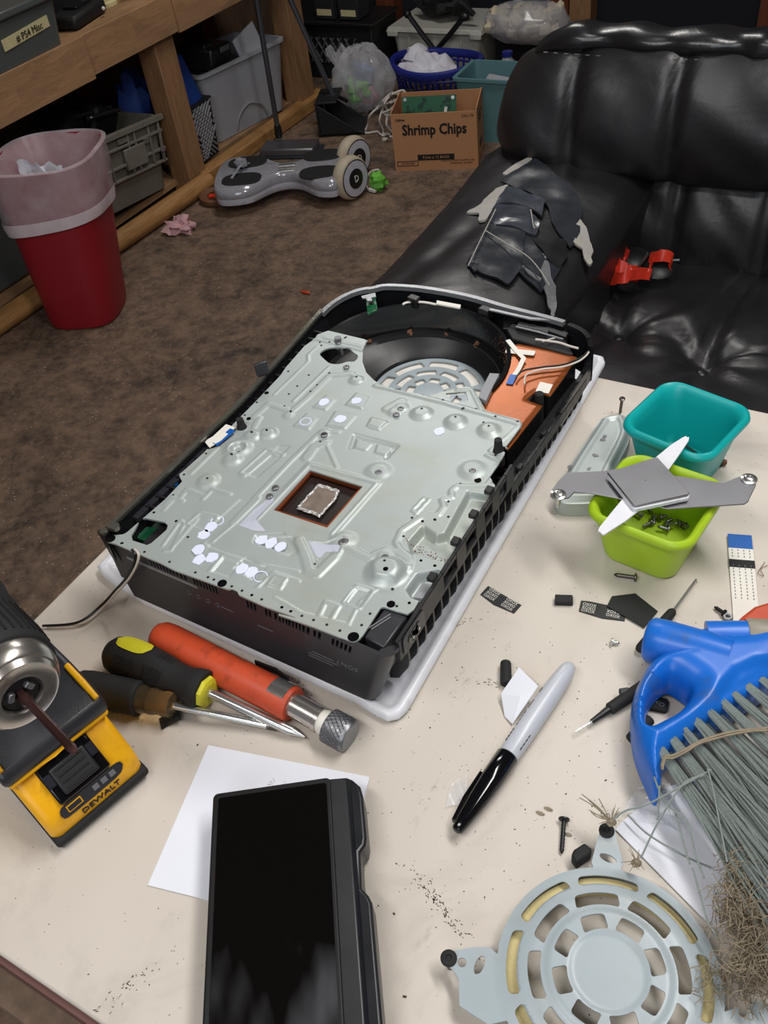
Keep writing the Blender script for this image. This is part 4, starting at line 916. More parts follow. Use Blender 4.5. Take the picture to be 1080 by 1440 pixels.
# ================================================================ SMALL THINGS ON THE TABLE, RIGHT HALF
screw('black_screw', (0.0312, 0.3266, 0.0172), Vector((0.0301, 0.3283, 0.002)) - Vector((0.0312, 0.3266, 0.0172)), .0175, .0013, 'darkscrew', 'black screw leaning upright beside the metal tray behind the bowls')
screw('black_screw', (0.0967, 0.1619, 0.0026), Vector((0.0797, 0.159, 0.0016)) - Vector((0.0967, 0.1619, 0.0026)), .0150, .0015, 'darkscrew', 'long grey screw lying in front of the lime green bowl')
screw('silver_screw', (0.0984, 0.1042, 0.0026), Vector((0.1047, 0.1062, 0.0016)) - Vector((0.0984, 0.1042, 0.0026)), .0058, .0012, 'steel', 'short bright silver screw lying left of the blue brush', head=2.1)
screw('black_screw', (0.1557, 0.1543, 0.0026), Vector((0.1463, 0.159, 0.0014)) - Vector((0.1557, 0.1543, 0.0026)), .0085, .0013, 'blackmatt', 'short black screw lying above the blue brush handle')
screw('black_screw', (0.1145, -0.0184, 0.0028), Vector((0.1206, -0.0384, 0.0014)) - Vector((0.1145, -0.0184, 0.0028)), .0195, .0013, 'black', 'long black bolt lying between the marker and the round grille', head=2.3)
nutg = G().lathe([(.0030,0),(.0030,.0026),(.0016,.0026),(.0016,0)], (0.1577, 0.1529, 0), (0,0,1), 6, False)
solo('hex_nut', nutg, 'dullsteel', 'small steel nut beside the ribbon cable', 'nut')
plug = thing('rubber_plug', 'black rubber plug with a brown tip right of the teal bowl', 'plug', (0.1164, 0.2954, 0))
obj('plug_body', G().tube([(0.1141, 0.2871, 0.002), (0.1173, 0.294, 0.0025)], [.0012,.0022], 10), 'blackmatt', plug)
obj('plug_tip', G().ball((0.1193, 0.2961, 0.003), .0026, 10, 8, .5, 3), 'brown', plug)
def patterned_tape(poly, p0, ux, label, rows, bare=None):
    t_ = thing('tape_piece', label, 'tape', (p0[0], p0[1], 0))
    obj('tape_strip', G().prism(poly, 0, .0006), 'sticker', t_)
    ux = Vector((*ux, 0)).normalized(); uy = Vector((-ux.y, ux.x, 0))
    for s_, u, v in rows:
        m = Matrix((ux, uy, Vector((0,0,1)))).transposed().to_4x4(); m.translation = Vector((p0[0], p0[1], .0007)) + ux*u + uy*v
        text(s_, .0034, m, 'whitelab', t_, 'letter_pattern', .0001, sx=.85)
    return t_
a, b = Vector((0.021, 0.1098)), Vector((0.0334, 0.1069)); d = (b-a).normalized()
patterned_tape([(0.007,0.1087), (0.0087,0.1175), (0.0224,0.1141), (0.0356,0.111), (0.034,0.1026), (0.0188,0.1041)], (0.0212, 0.1099), d, 'scrap of black tape printed with rows of white letters beside the console', [(w, s_*.0072, v) for s_ in (-1, 1) for w, v in (('OXOX', .0030), ('XOXO', 0), ('OXOX', -.0030))])
a, b = Vector((0.0727, 0.1253)), Vector((0.0984, 0.129)); d = (b-a).normalized()
patterned_tape([(0.0697,0.1302), (0.0741,0.1316), (0.0981,0.135), (0.1007,0.1251), (0.087,0.1215), (0.0715,0.1212)], (0.0851, 0.1272), d, 'scrap of black tape printed with white letters next to the five sided black plate', [('OXOX', -.0088, .0028), ('XOXO', -.0088, 0), ('OXOX', -.0088, -.0026), ('XOXO', .0072, .0008), ('OXOX', .0072, -.0022)])
solo('rubber_block', G().prism([(0.0533,0.1258), (0.064,0.1299), (0.0665,0.1238), (0.0554,0.1194)], 0, .0042), 'blackmatt', 'small black rubber block between the two tape scraps', 'rubber block', bevel=.0007)
solo('black_plate', G().prism([(0.0866,0.1318), (0.0869,0.1409), (0.0998,0.1492), (0.1172,0.1405), (0.1135,0.1241), (0.0993,0.1281)], .0008, .0016), 'blackmatt', 'five sided flat black plastic plate left of the blue brush', 'plate')
solo('rubber_rod', G().tube([(0.0455, 0.0624, 0.0035), (0.0524, 0.0471, 0.0035)], [.0034,.0036], 12), 'blackmatt', 'short black rubber rod behind the torn paper scrap', 'rubber rod', bevel=.0010)
# torn scrap of white paper, half raised
scr = G()
pa = [(0.0567, 0.0574, 0.0105), (0.0724, 0.0486, 0.012), (0.0663, 0.0242, 0.0018), (0.06, 0.0275, 0.001), (0.0527, 0.039, 0.005)]
mid = (0.0651, 0.0393, 0.009)
scr.add([*pa, mid], [(0,1,5),(1,2,5),(2,3,5),(3,4,5),(4,0,5)]); k5 = len(scr.v)
scr.add([(p[0]+.0002, p[1]+.0001, p[2]-.0004) for p in [*pa, mid]], [(1,0,5),(2,1,5),(3,2,5),(4,3,5),(0,4,5)]); scr.f += [(i, (i+1)%5, 6+(i+1)%5, 6+i) for i in range(5)]
solo('paper_scrap', scr, 'whitepaper', 'small torn white paper scrap propped against the marker', 'paper', ang=12)
cf_ = thing('film_piece', 'piece of clear crumpled plastic film beside the marker cap', 'film', (0.0553, -0.0297, 0))
obj('film_sheet', G().grid(lambda u, v: tuple((Vector((0.0539, -0.04, 0)).lerp(Vector((0.0635, -0.0326, 0)), u)).lerp(Vector((0.0513, -0.0258, 0)).lerp(Vector((0.0568, -0.0173, 0)), u), v) + Vector((0,0,.0012+.0028*abs(math.sin(u*5+v*3))*(v*.7+.3)))), 10, 10), 'clearfilm', cf_, ang=20)
# marker pen
mk_ = thing('marker_pen', 'grey permanent marker with glossy black cap lying on the table', 'marker', (0.0735, 0.012, 0))
t0, t1 = Vector((0.0668, -0.0519, .0070)), Vector((0.0833, 0.0749, .0070)); ax = (t1-t0).normalized(); Lm = (t1-t0).length
obj('barrel', G().lathe([(.0058,Lm*.415),(.0060,Lm*.42),(.0064,Lm*.60),(.0062,Lm*.80),(.0056,Lm*.90),(.0050,Lm*.955),(.0040,Lm*.985),(.0022,Lm*1.0)], t0, ax, 28), 'marker', mk_, ang=60)
cap = obj('cap', G().lathe([(.0018,-.0005),(.0030,.0005),(.0042,Lm*.06),(.0056,Lm*.16),(.0064,Lm*.27),(.0067,Lm*.41),(.0063,Lm*.414),(.0058,Lm*.42)], t0, ax, 28), 'gloss', mk_, ang=60)
sd_ = ax.cross(Vector((0,0,1))).normalized()
obj('clip', G().ribbon([t0 - sd_*.0048 + ax*.004 + Vector((0,0,-.001)), t0 - sd_*.0066 + ax*.018, t0 - sd_*.0070 + ax*.036], .0036, .0014, side=Vector((0,0,1))), 'gloss', cap)
mg = G()
for f_, v, L_ in ((.50,-1,.010), (.60,-1,.012), (.69,-1,.007), (.78,-1,.004), (.50,1,.012)):
    for k in range(4):
        c = t0 + ax*(Lm*f_ + (k-1.5)*L_/4) + Vector((0,0,.0038)) + sd_*v*.0050; mg.tube([c - ax*L_*.09, c + ax*L_*.09], .00035, 5)
obj('printed_marks', mg, 'ink', mk_, kind='stuff')
# fine driver whose needle points away behind the brush, and black pick with needle
dr = thing('precision_driver', 'thin black precision screwdriver under the blue brush socket', 'screwdriver', (0.1238, 0.142, 0))
e0, e1, e2 = Vector((0.132, 0.1749, .003)), Vector((0.1262, 0.1432, .0035)), Vector((0.116, 0.1043, .0035))
obj('shaft', G().tube([e0, e1], .0007, 8), 'dullsteel', dr)
obj('handle', G().tube([e1, e1.lerp(e2,.05), e1.lerp(e2,.5), e1.lerp(e2,.95), e2], [.0020,.0030,.0034,.0030,.0022], 12), 'blackmatt', dr)
pk = thing('needle_pick', 'black pick tool with fine needle lying half under the blue brush', 'pick', (0.1154, 0.0592, 0))
e0, e1, e2, e3 = [Vector((x, y, .0042)) for x, y in [(0.1014,0.0332), (0.1076,0.0434), (0.1139,0.0554), (0.128,0.0811)]]
obj('needle', G().tube([e0, e1], .0005, 8), 'steel', pk)
obj('needle_seat', G().ball(e1, .0012, 10, 8), 'steel', pk)
obj('nose', G().tube([e1, e2], [.0014,.0024], 12), 'black', pk)
obj('grip', G().tube([e2, e2.lerp(e3,.03), e2.lerp(e3,.97), e3], [.0028,.0036,.0040,.0036], 14), 'blackmatt', pk)
obj('grip_cap', G().box(e2.lerp(e3,.45)+Vector((-.002,.003,.001)), (.006,.004,.004), rz=.6), 'black', pk, bevel=.0006)
kp = thing('keypad_piece', 'black patterned rubber piece seen through the loop of the blue brush', 'rubber piece', (0.1376, 0.0743, 0))
obj('pad', G().prism([(0.1291,0.0748), (0.1414,0.0774), (0.1433,0.0759), (0.1442,0.0697), (0.1432,0.0684), (0.13,0.0661)], 0, .0034), 'blackmatt', kp, bevel=.0006)
m = Matrix.Translation((0.1369, 0.0721, .0036)) @ Matrix.Rotation(-.15, 4, 'Z')
text('OXO', .0042, m, 'edgegrey', kp, 'letter_pattern', .0001)
solo('black_plug', G().tube([(0.1318, 0.0413, 0.004), (0.1367, 0.0591, 0.004)], [.0040,.0036], 12), 'blackmatt', 'black plug lying under the left edge of the blue brush', 'plug', bevel=.0008)
ft = G().prism([(0.1258,-0.0386), (0.126,-0.0351), (0.1296,-0.0292), (0.1342,-0.0307), (0.1345,-0.0332), (0.1297,-0.0415)], 0, .0085)
solo('rubber_bumper', ft, 'blackmatt', 'chunky black rubber bumper touching the round grille', 'bumper', bevel=.0012)
# flat ribbon cable
rc = thing('ribbon_cable', 'flat white ribbon cable with blue end lying at the right edge', 'cable', (0.1573, 0.1922, 0))
c0, c1 = Vector((0.1473, 0.2271, 0.002)), Vector((0.1692, 0.1541, 0.001)); dd = (c1-c0).normalized(); ww = Vector((dd.y,-dd.x,0)).normalized()*-1
obj('blue_end', G().ribbon([c0, c0+dd*.0130], .0155, .0006, side=ww), 'bluetab', rc)
obj('flat_strip', G().ribbon([c0+dd*.0130, c0+dd*.03, c1, c1+dd*.02], .0158, .0004, side=ww), 'whitelab', rc)
obj('black_band', G().ribbon([c0+dd*.0235, c0+dd*.0305], .0162, .0008, side=ww), 'blackmatt', rc)
lg = G()
for k in range(4):
    for q in range(16):
        if 2 < q < 5: continue
        c = c0 + dd*(.0150+.0028*q) + ww*(-.0056+.0037*k) + Vector((0,0,.0005)); lg.box(c, (.0005,.0011,.0003), rz=math.atan2(dd.y,dd.x)-PI/2)
obj('printed_marks', lg, 'greyink', rc, kind='stuff')
hair = G().tube(smooth([(0.1704,0.207,0.0012), (0.167,0.2021,0.0012), (0.17,0.1965,0.0012), (0.1661,0.1982,0.0012), (0.1681,0.2095,0.0012)], 5), .0002, 5)
solo('hair_tangle', hair, 'brown', 'thin brown hair tangle at the right edge above the brush', 'hair')
# bits of dirt scattered over the table
dg = G(); rd = random.Random(5)
for k in range(560):
    x, y = rd.uniform(-.20,.28), rd.uniform(-.20,.36)
    if rd.random() < .5: x, y = rd.gauss(.08,.06), rd.gauss(-.01,.07)
    if x < -.20 or y < -.205 or y > .36: continue
    if -.27 < x < .002 and y > .018 - (x < -.05)*.0: continue
    s_ = rd.uniform(.00015,.00045)*(1.9 if rd.random() < .05 else 1); dg.box((x, y, s_*.3), (s_*rd.uniform(.8,2.4), s_, s_*.6), rz=rd.uniform(0,3))
for (cx0, cy0), (dx, dy), n in (((0.0755, -0.0892), (.012,-.006), 150), ((-0.1719, -0.0166), (.010,.006), 70), ((-0.0838, 0.0041), (.022,-.010), 90), ((-0.1475, -0.064), (.014,.008), 60), ((0.0423, 0.0466), (.010,.004), 40), ((0.003, 0.0779), (.008,.010), 50), ((-0.0449, -0.1903), (.004,.010), 50)):
    for k in range(n):
        t = rd.gauss(0, 1); x, y = cx0+dx*t+rd.gauss(0,.0022), cy0+dy*t+rd.gauss(0,.0016); s_ = rd.uniform(.00012,.0004); dg.box((x, y, .00008), (s_*rd.uniform(1,5), s_, .00016), rz=math.atan2(dy,dx)+rd.gauss(0,.5))
solo('dirt_specks', dg, 'dirtmat', 'dark crumbs and specks scattered over the cream table top', 'dirt', kind='stuff')
lf = G()
for x, y, rz, L_ in ((0.1018, -0.0203, .5, .0050), (0.1048, -0.0161, .6, .0050), (0.1197, -0.0251, .9, .0035)): lf.ball((x, y, .0006), (L_*.5,.0009,.0006), 8, 6, .4, 2)
solo('leaf_flakes', lf, 'straw', 'small dried leaf flakes right of the marker', 'leaf', kind='stuff')

# ================================================================ ROUND GRILLE COVER IN FRONT
gr = thing('grille_cover', 'round pale grey slotted grille cover with screw tabs in the near corner', 'grille', (.1615,-.0868,0))
GC = (.1615,-.0868)
tabs = [[(0.1366,-0.039), (0.1356,-0.0302), (0.1349,-0.0211), (0.1356,-0.0181), (0.1391,-0.016), (0.1417,-0.0174), (0.145,-0.0238), (0.1512,-0.0327), (0.1485,-0.0509)], [(0.1078,-0.0997), (0.1011,-0.103), (0.093,-0.1088), (0.0896,-0.1111), (0.089,-0.114), (0.0908,-0.1155), (0.097,-0.1171), (0.1005,-0.1192), (0.1059,-0.1295), (0.1209,-0.1306), (0.1284,-0.1246), (0.1261,-0.1047)], [(.205,-.085),(.222,-.068),(.236,-.064),(.240,-.072),(.236,-.082),(.222,-.098),(.205,-.104)]]
ho = [(0.1433, -0.0333, .0044, .0020), (0.1067, -0.1091, .0022, .0046), (0.0988, -0.1119, .0022, .0022), (0.219, -0.0731, .0018, .0040)]
def gc_sd(x, y):
    d = np.hypot(x-GC[0], y-GC[1]) - .0512
    for t_ in tabs: d = np.minimum(d, sd_poly(x, y, t_))
    for r0, r1, of, h in ((.0188,.0258,82,15.5), (.0308,.0368,73.5,18), (.0418,.0468,64,19)): d = np.maximum(d, -slot_polar(x, y, GC, r0, r1, of, h))
    for hx, hy, a, b in ho: d = np.maximum(d, -(np.hypot((x-hx)/a, (y-hy)/b)-1)*min(a,b))
    return d
def gc_z(x, y):
    r = np.hypot(x-GC[0], y-GC[1]); z = .0110 + .0050*(1-sstep(r, .034, .053)) + .0016*(1-sstep(r, .026, .0305)) - .0008*(1-sstep(r, .016, .0185))
    return z
obj('slotted_disc', sheet(.085, .243, -.145, -.012, .0010, gc_sd, gc_z, .0011), 'cover', gr, ang=70)
obj('foam_ring', G().lathe([(.0405,.0075),(.0405,.0095),(.0475,.0075),(.0475,.003),(.0405,.003),(.0405,.0075)], (*GC, .0), (0,0,1), 64, False), 'foam', gr)
obj('under_rim', G().lathe([(.0490,.0005),(.0490,.0100),(.0506,.0100),(.0506,.0005),(.0490,.0005)], (*GC, 0), (0,0,1), 64, False), 'cover', gr)
for x, y in [(0.1379, -0.0198), (0.0924, -0.1132), (.2345,-.0715)]:
    z = float(gc_z(np.array([x]), np.array([y]))[0])
    s_ = obj('screw', G().lathe([(.0040,0),(.0040,.0009),(.0030,.0016),(.0016,.0016),(.0012,.0008)], (x, y, z), (0,0,1), 18), 'blackmatt', gr)
    obj('screw_shaft', G().lathe([(.0016,-.0108),(.0016,0)], (x, y, z), (0,0,1), 10), 'darkscrew', s_)

# ================================================================ PAPERS UNDER THE BRUSH AND THE PHONE
solo('paper_sheet', G().prism([(0.1407,-0.0119), (0.1424,-0.0061), (0.1567,0.0226), (0.1697,0.0347), (0.2086,-0.0156), (0.2028,-0.0405), (0.1917,-0.0366)], .0006, .0011), 'whitepaper', 'white paper sheet lying under the brush bristles', 'paper')
fl = thing('film_bag', 'clear plastic wrapper lying under the tip of the blue brush', 'wrapper', (0.1506, 0.011, 0))
obj('film_sheet', G().grid(lambda u, v: tuple(Vector((0.1409, -0.0017, 0.002)).lerp(Vector((0.1744, 0.0001, 0.002)), u).lerp(Vector((0.144, 0.0159, 0.002)).lerp(Vector((0.1587, 0.0253, 0.002)), u), v) + Vector((0,0,.0035*abs(math.sin(u*7+v*4)*math.cos(v*5))))), 14, 12), 'clearfilm', fl, ang=18)
p0, p1, p2 = [Vector((x, y)) for x, y in [(-0.093,-0.0657), (0.0065,-0.0418), (-0.0706,-0.1495)]]
sp_ = thing('note_paper', 'white sheet of paper partly covered by the black phone', 'paper', (p0.x, p0.y, 0))
obj('sheet_of_paper', G().prism([tuple(p0), tuple(p1), tuple(p1+p2-p0), tuple(p2)], .0003, .0008), 'whitepaper', sp_)
lg = G()
for x, y, L_ in [(*q, l_) for q, l_ in zip([(-0.0439,-0.0696), (-0.0367,-0.0677), (-0.0448,-0.072)], (.007,.005,.006))]:
    for k in range(7): lg.box((x + .0012*(k%2), y - L_*.5 + L_*k/7, .00085), (.0004, L_/11, .0001), rz=.25)
obj('printed_lines', lg, 'greyink', sp_, kind='stuff')

# ================================================================ PHONE
pz = .0235
o3 = Vector((-0.0586, -0.0977, 0)); ux = Vector((.8235,.567,0)); uy = Vector((-.567,.8235,0))
pm = Matrix((ux, uy, Vector((0,0,1)))).transposed().to_4x4(); pm.translation = o3
ph = thing('smartphone', 'large black phone in a thick charcoal case lying screen up on paper', 'phone', pm)
PW, PL = .0655, .165                              # flat front; the grip ledge follows on the right
case = [(.0025,0),(PW+.001,0),(PW+.011,-.0005),(PW+.0155,-.006),(PW+.0165,-.012),(PW+.0165,-.036),(PW+.0155,-.040),(PW+.0125,-.043),(PW+.0120,-.062),(PW+.0150,-.066),(PW+.0165,-.070),(PW+.0165,-PL),(0,-PL),(0,-.0028)]
obj('case', G().prism(case, .0008, pz-.0045), 'phonecase', ph, L=True, bevel=.0028, seg=3)
obj('front_frame', G().prism(rrect(PW, PL, .003, 4, PW/2, -PL/2), pz-.0058, pz-.0006), 'black', ph, L=True, bevel=.0012)
obj('screen', G().prism(rrect(PW-.0058, PL-.0070, .0016, 4, PW/2+.0004, -PL/2), pz-.0012, pz+.0001), 'screen', ph, L=True, bevel=.0003, label='dark smudged glass screen')
lg = G().add([(x, y, z) for y in (-.0010, -PL) for x, z in ((PW-.001,pz-.0012),(PW+.0085,pz-.0022),(PW+.0118,pz-.0060),(PW+.0118,pz-.0100),(PW-.001,pz-.0100))], [(0,1,2,3,4),(9,8,7,6,5)] + [(i,5+i,5+(i+1)%5,(i+1)%5) for i in range(5)])
obj('grip_strip', lg, 'phonecase', ph, L=True, bevel=.0008)

# ================================================================ SCREWDRIVERS AND PICK-UP TOOL
def axis_pts(a, b):
    a, b = Vector(a), Vector(b); return a, (b-a).normalized(), (b-a).length
A0, AX, AL = axis_pts((-0.187, -0.0424, 0.0135), (-0.1108, -0.0403, 0.0125))
s1_ = thing('screwdriver', 'screwdriver with black and yellow rubber handle lying between the other tools', 'screwdriver', (A0.x, A0.y, 0))
prof = [(.0040,-.002),(.0085,-.0008),(.0118,.003),(.0136,.010),(.0142,.020),(.0140,.034),(.0128,.044),(.0114,.052),(.0108,.058),(.0112,.064),(.0128,.070),(.0134,.0745),(.0130,.0775)]
kL = AL/.0775
obj('grip', G().lathe([(r*.98, h*kL) for r, h in prof], A0, AX, 28), 'blackmatt', s1_, ang=60, label='black rubber grip')
obj('collar', G().lathe([(.0100,0),(.0105,.0008),(.0098,.0032),(.0070,.0042)], A0+AX*(AL-.0004), AX, 8), 'limeyellow', s1_, ang=20, label='yellow collar')
sdv = AX.cross(Vector((0,0,1))).normalized(); upv = sdv.cross(AX).normalized()
def on_grip(h, ph, lift=.0003):
    """point on the rubber grip at length h and angle ph from the top"""
    hs_ = [q[1]*kL for q in prof]; rs_ = [q[0]*.98 for q in prof]; r = float(np.interp(h, hs_, rs_))+lift
    return A0 + AX*h + upv*math.cos(ph)*r + sdv*math.sin(ph)*r
def patch(h0, h1, p0, p1, lift=.0004, rd=.35, n=10):
    def fn(u, v):
        u2 = u-.5; v2 = (v-.5)*2*max(.0, 1-abs(u2*2)**3.5)**.5*.5; return tuple(on_grip(h0+(h1-h0)*u, p0+(p1-p0)*(v2+.5), lift))
    return G().grid(fn, n, 8)
obj('yellow_inlay', patch(.006*kL, .034*kL, -.95, .10, .0006), 'limeyellow', s1_, label='yellow inlay')
dg = G()
for h0, h1, p0, p1 in ((.012,.030,.42,1.02), (.036,.050,.36,.98), (.040,.052,-.75,-.25)):
    for a in range(8):
        for b in range(6):
            c = on_grip((h0+(h1-h0)*(a+.5)/8)*kL, p0+(p1-p0)*(b+.5)/6, 0); dg.ball(c, .00075, 5, 3)
obj('grip_dots', dg, 'black', s1_, kind='stuff')
S0, S1 = A0+AX*(AL+.002), Vector((-0.0409, -0.037, 0.0035))
obj('shaft', G().tube([S0, S0.lerp(S1,.86), S0.lerp(S1,.93), S1], [.0032,.0030,.0018,.0006], 14), 'steel', s1_)

B0, BX, BL = axis_pts((-0.1902, -0.0713, 0.0115), (-0.1466, -0.0616, 0.011))
s2_ = thing('screwdriver', 'screwdriver with plain black sleeve and amber clear neck lying beside the drill', 'screwdriver', (B0.x, B0.y, 0))
obj('grip', G().lathe([(.0030,-.0035),(.0080,-.002),(.0104,.002),(.0112,.008),(.0112,BL-.004),(.0114,BL-.001),(.0108,BL)], B0, BX, 26), 'blackmatt', s2_, ang=60)
obj('neck', G().lathe([(.0088,0),(.0092,.002),(.0080,.006),(.0086,.010),(.0072,.015),(.0084,.020),(.0080,.023),(.0040,.0245)], B0+BX*(BL-.0005), BX, 20), 'amber', s2_, ang=60, label='amber translucent neck')
S0, S1 = B0+BX*(BL+.022), Vector((-0.0576, -0.0381, 0.0035))
obj('shaft', G().tube([S0, S0.lerp(S1,.90)], .0024, 12), 'steel', s2_)
obj('tip', G().tube([S0.lerp(S1,.88), S0.lerp(S1,.95), S1], [.0026,.0024,.0006], 8), 'darkscrew', s2_)

C0, CX, CL = axis_pts((-0.1672, -0.0179, 0.0125), (-0.0554, -0.0248, 0.0115))
s3_ = thing('pickup_tool', 'orange handled magnetic pick up tool with knurled steel end', 'tool', (C0.x, C0.y, 0))
obj('sleeve', G().lathe([(.0040,-.0025),(.0086,-.001),(.0108,.003),(.0115,.010),(.0112,CL*.5),(.0112,CL-.002),(.0104,CL),(.0080,CL)], C0, CX, 28), 'orange', s3_, ang=60, label='dirty orange rubber sleeve')
win = G()
sdc = CX.cross(Vector((0,0,1))).normalized(); upc = sdc.cross(CX).normalized()
win.grid(lambda u, v: tuple(C0 + CX*(CL*.865+.0125*u) + (upc*math.cos(-1.1+1.5*v) + sdc*math.sin(-1.1+1.5*v))*.01155), 8, 10)
obj('steel_window', win, 'steel', s3_)
obj('pocket_clip', G().ribbon([C0+CX*CL*.66-sdc*.012+upc*.003, C0+CX*CL*.80-sdc*.0135+upc*.003, C0+CX*CL*.90-sdc*.0115+upc*.003], .006, .0012, side=Vector((0,0,1))), 'black', s3_)
E1 = Vector((-0.0348, -0.0262, 0.01)); EX = (E1-(C0+CX*CL)).normalized(); EL = (E1-(C0+CX*CL)).length
obj('tube', G().lathe([(.0076,-.004),(.0076,EL*.85),(.0080,EL*.87),(.0080,EL),(.0060,EL)], C0+CX*CL, EX, 26), 'chrome', s3_)
obj('cream_collar', G().lathe([(.0070,0),(.0078,.002),(.0074,.0052),(.0060,.0055)], E1, EX, 18), 'whitelab', s3_)
kn = obj('knurled_end', G().lathe([(.0080,0),(.0100,.0008),(.0103,.002),(.0103,.0145),(.0096,.0160),(.0088,.0160)], E1+EX*.0050, EX, 36), 'dullsteel', s3_)
kg = G()
a_, b_, _ = basis(EX)
for sgn in (1, -1):
    for k in range(22):
        kg.tube([E1+EX*(.0062+.0018*j) + (a_*math.cos(k*PI/11+sgn*j*.13) + b_*math.sin(k*PI/11+sgn*j*.13))*.0103 for j in range(8)], .00042, 4)
obj('knurl_ridges', kg, 'dullsteel', kn, kind='stuff')
obj('magnet_face', G().lathe([(.0086,.0210),(.0086,.0214),(.0010,.0218)], E1, EX, 28), 'edgegrey', s3_)
bt = G().ribbon([(-0.1299, -0.0669, 0.0008), (-0.1278, -0.0631, 0.0012), (-0.1202, -0.0573, 0.005)], .0085, .0006, side=Vector((-0.1324, -0.0641, 0))-Vector((-0.1286, -0.0671, 0)))
solo('tape_scrap', bt, 'blackmatt', 'small curled black tape scrap under the amber screwdriver neck', 'tape')

# ================================================================ CORDLESS DRILL
O = Vector((-0.1249, -0.1257, 0)) + Vector((.0045,-.001,0)); DX = Vector((.967,-.254,0)); DY = Vector((.254,.967,0))
dm = Matrix((DX, DY, Vector((0,0,1)))).transposed().to_4x4(); dm.translation = O
dl = thing('cordless_drill', 'yellow and black cordless drill standing on its battery', 'drill', dm)
def side(poly, w):
    """side profile (x, z) extruded across the drill"""
    return G().plate(poly, (0, w, 0), (1,0,0), (0,0,1), 2*w)
bat = obj('battery', side([(-.118,.003),(-.006,.003),(-.002,.006),(-.001,.018),(-.005,.026),(-.022,.043),(-.028,.047),(-.118,.047)], .0305), 'yellow', dl, L=True, bevel=.0055, seg=4, label='yellow battery pack')
obj('lower_bumper', side([(-.118,.0004),(-.004,.0004),(.0012,.004),(.0014,.0085),(-.003,.0095),(-.118,.0095)], .0312), 'blackmatt', bat, L=True, bevel=.0028, seg=3)
sx = Vector((-.021,0,.018)).normalized(); nx = Vector((.018,0,.021)).normalized(); cc = Vector((-.0130,0,.0345))
SR = Matrix((sx, Vector((0,1,0)), nx)).transposed()
def slope(name, c, d, mt, par, **k): return obj(name, G().box(cc + sx*c[0] + Vector((0,c[1],0)) + nx*c[2], d, R=SR), mt, par, L=True, **k)
lt = slope('latch_recess', (.001, -.001, .0006), (.0250, .0330, .0030), 'gloss', bat, bevel=.0015)
slope('latch_button', (.0000, -.001, .0030), (.0170, .0225, .0036), 'black', bat, bevel=.0012)
for k in range(4): slope('latch_ridge', (-.0058+.0040*k, -.001, .0050), (.0011, .0165, .0014), 'black', bat, bevel=.0003, seg=1)
for y in (-.0145, .0125): slope('latch_ear', (.0030, y, .0026), (.0080, .0050, .0036), 'navy', bat, bevel=.0010)
fx = Vector((-.0045,0,.0105)).normalized()
fn_ = Vector((.0105,0,.0045)).normalized()
FR = Matrix((Vector((0,1,0)), fx, fn_)).transposed()
gp = obj('gauge_panel', G().plate(closed([(-.019,-.0030),(-.012,-.0042),(.014,-.0042),(.0205,-.0020),(.0215,.0022),(.014,.0036),(-.012,.0036),(-.0185,.0022)], 2), Vector((-.0030,-.001,.0232)), (0,1,0), fx, .0008), 'shell', bat, L=True)
for k in range(3): obj('gauge_bar', G().box(Vector((-.0030,-.001,.0232)) + Vector((0,.0035+.0055*k,0)) + fn_*.0009, (.0036,.0034,.0003), R=FR), 'edgegrey', bat, L=True)
obj('gauge_frame', G().box(Vector((-.0030,-.001,.0232)) + Vector((0,-.0105,0)) + fn_*.0009, (.0092,.0042,.0003), R=FR), 'yellow', bat, L=True)
obj('gauge_window', G().box(Vector((-.0030,-.001,.0232)) + Vector((0,-.0105,0)) + fn_*.0011, (.0080,.0030,.0003), R=FR), 'shell', bat, L=True)
tm = dm @ (Matrix.Translation(Vector((-.0006,.002,.0150))) @ Matrix((Vector((0,1,0)), Vector((-.05,0,1)).normalized(), Vector((1,0,.05)).normalized())).transposed().to_4x4())
text('DEWALT', .0055, tm, 'ink', bat, 'maker_lettering', .0006, sx=1.15)
foot = obj('tool_foot', side([(-.125,.0475),(-.0210,.0475),(-.0180,.0495),(-.0190,.0580),(-.0270,.0630),(-.052,.0680),(-.125,.0680)], .0335), 'shell', dl, L=True, bevel=.0035, seg=3, label='black rubber covered tool foot')
obj('foot_lip', side([(-.120,.0445),(-.0230,.0445),(-.0185,.0460),(-.0190,.0495),(-.0240,.0510),(-.120,.0510)], .0318), 'yellow', dl, L=True, bevel=.0018)
for s_ in (-1, 1): obj('side_stripe', G().tube([(-.0210, s_*.0300, .0612), (-.0330, s_*.0300, .0655), (-.0480, s_*.0300, .0685)], [.0016,.0020,.0018], 8), 'yellow', foot, L=True)
lb = obj('lamp_housing', G().plate(closed([(-.0085,0),(-.0070,.0070),(-.0020,.0095),(.0065,.0075),(.0085,0)], 2), (-.0202,-.0045,.0460), (0,1,0), (-.75,0,.66), .0022), 'yellow', dl, L=True)
obj('lamp_lens', G().ball((-.0215,-.0055,.0515), .0022, 12, 8), 'whitelab', lb, L=True)
cz_ = .1350
CH = dm.inverted() @ Vector((-0.1086, -0.1342, 0.135)); TP = dm.inverted() @ Vector((-0.0628, -0.1461, 0.135))
cx_, cy_ = CH.x, CH.y
obj('handle', G().tube([(-.083,cy_*.3,.074), (-.083,cy_*.6,.092), (-.080,cy_,.112)], [.021,.0185,.022], 18, flat=1.2), 'shell', dl, L=True)
obj('motor_housing', G().lathe([(.018,-.19),(.027,-.185),(.0295,-.170),(.0300,-.105),(.0280,-.100)], (cx_, cy_, cz_), (1,0,0), 32), 'yellow', dl, L=True, ang=50)
slv = [(.0290,-.101),(.0300,-.095),(.0296,-.072),(.0278,-.062),(.0272,-.052)]
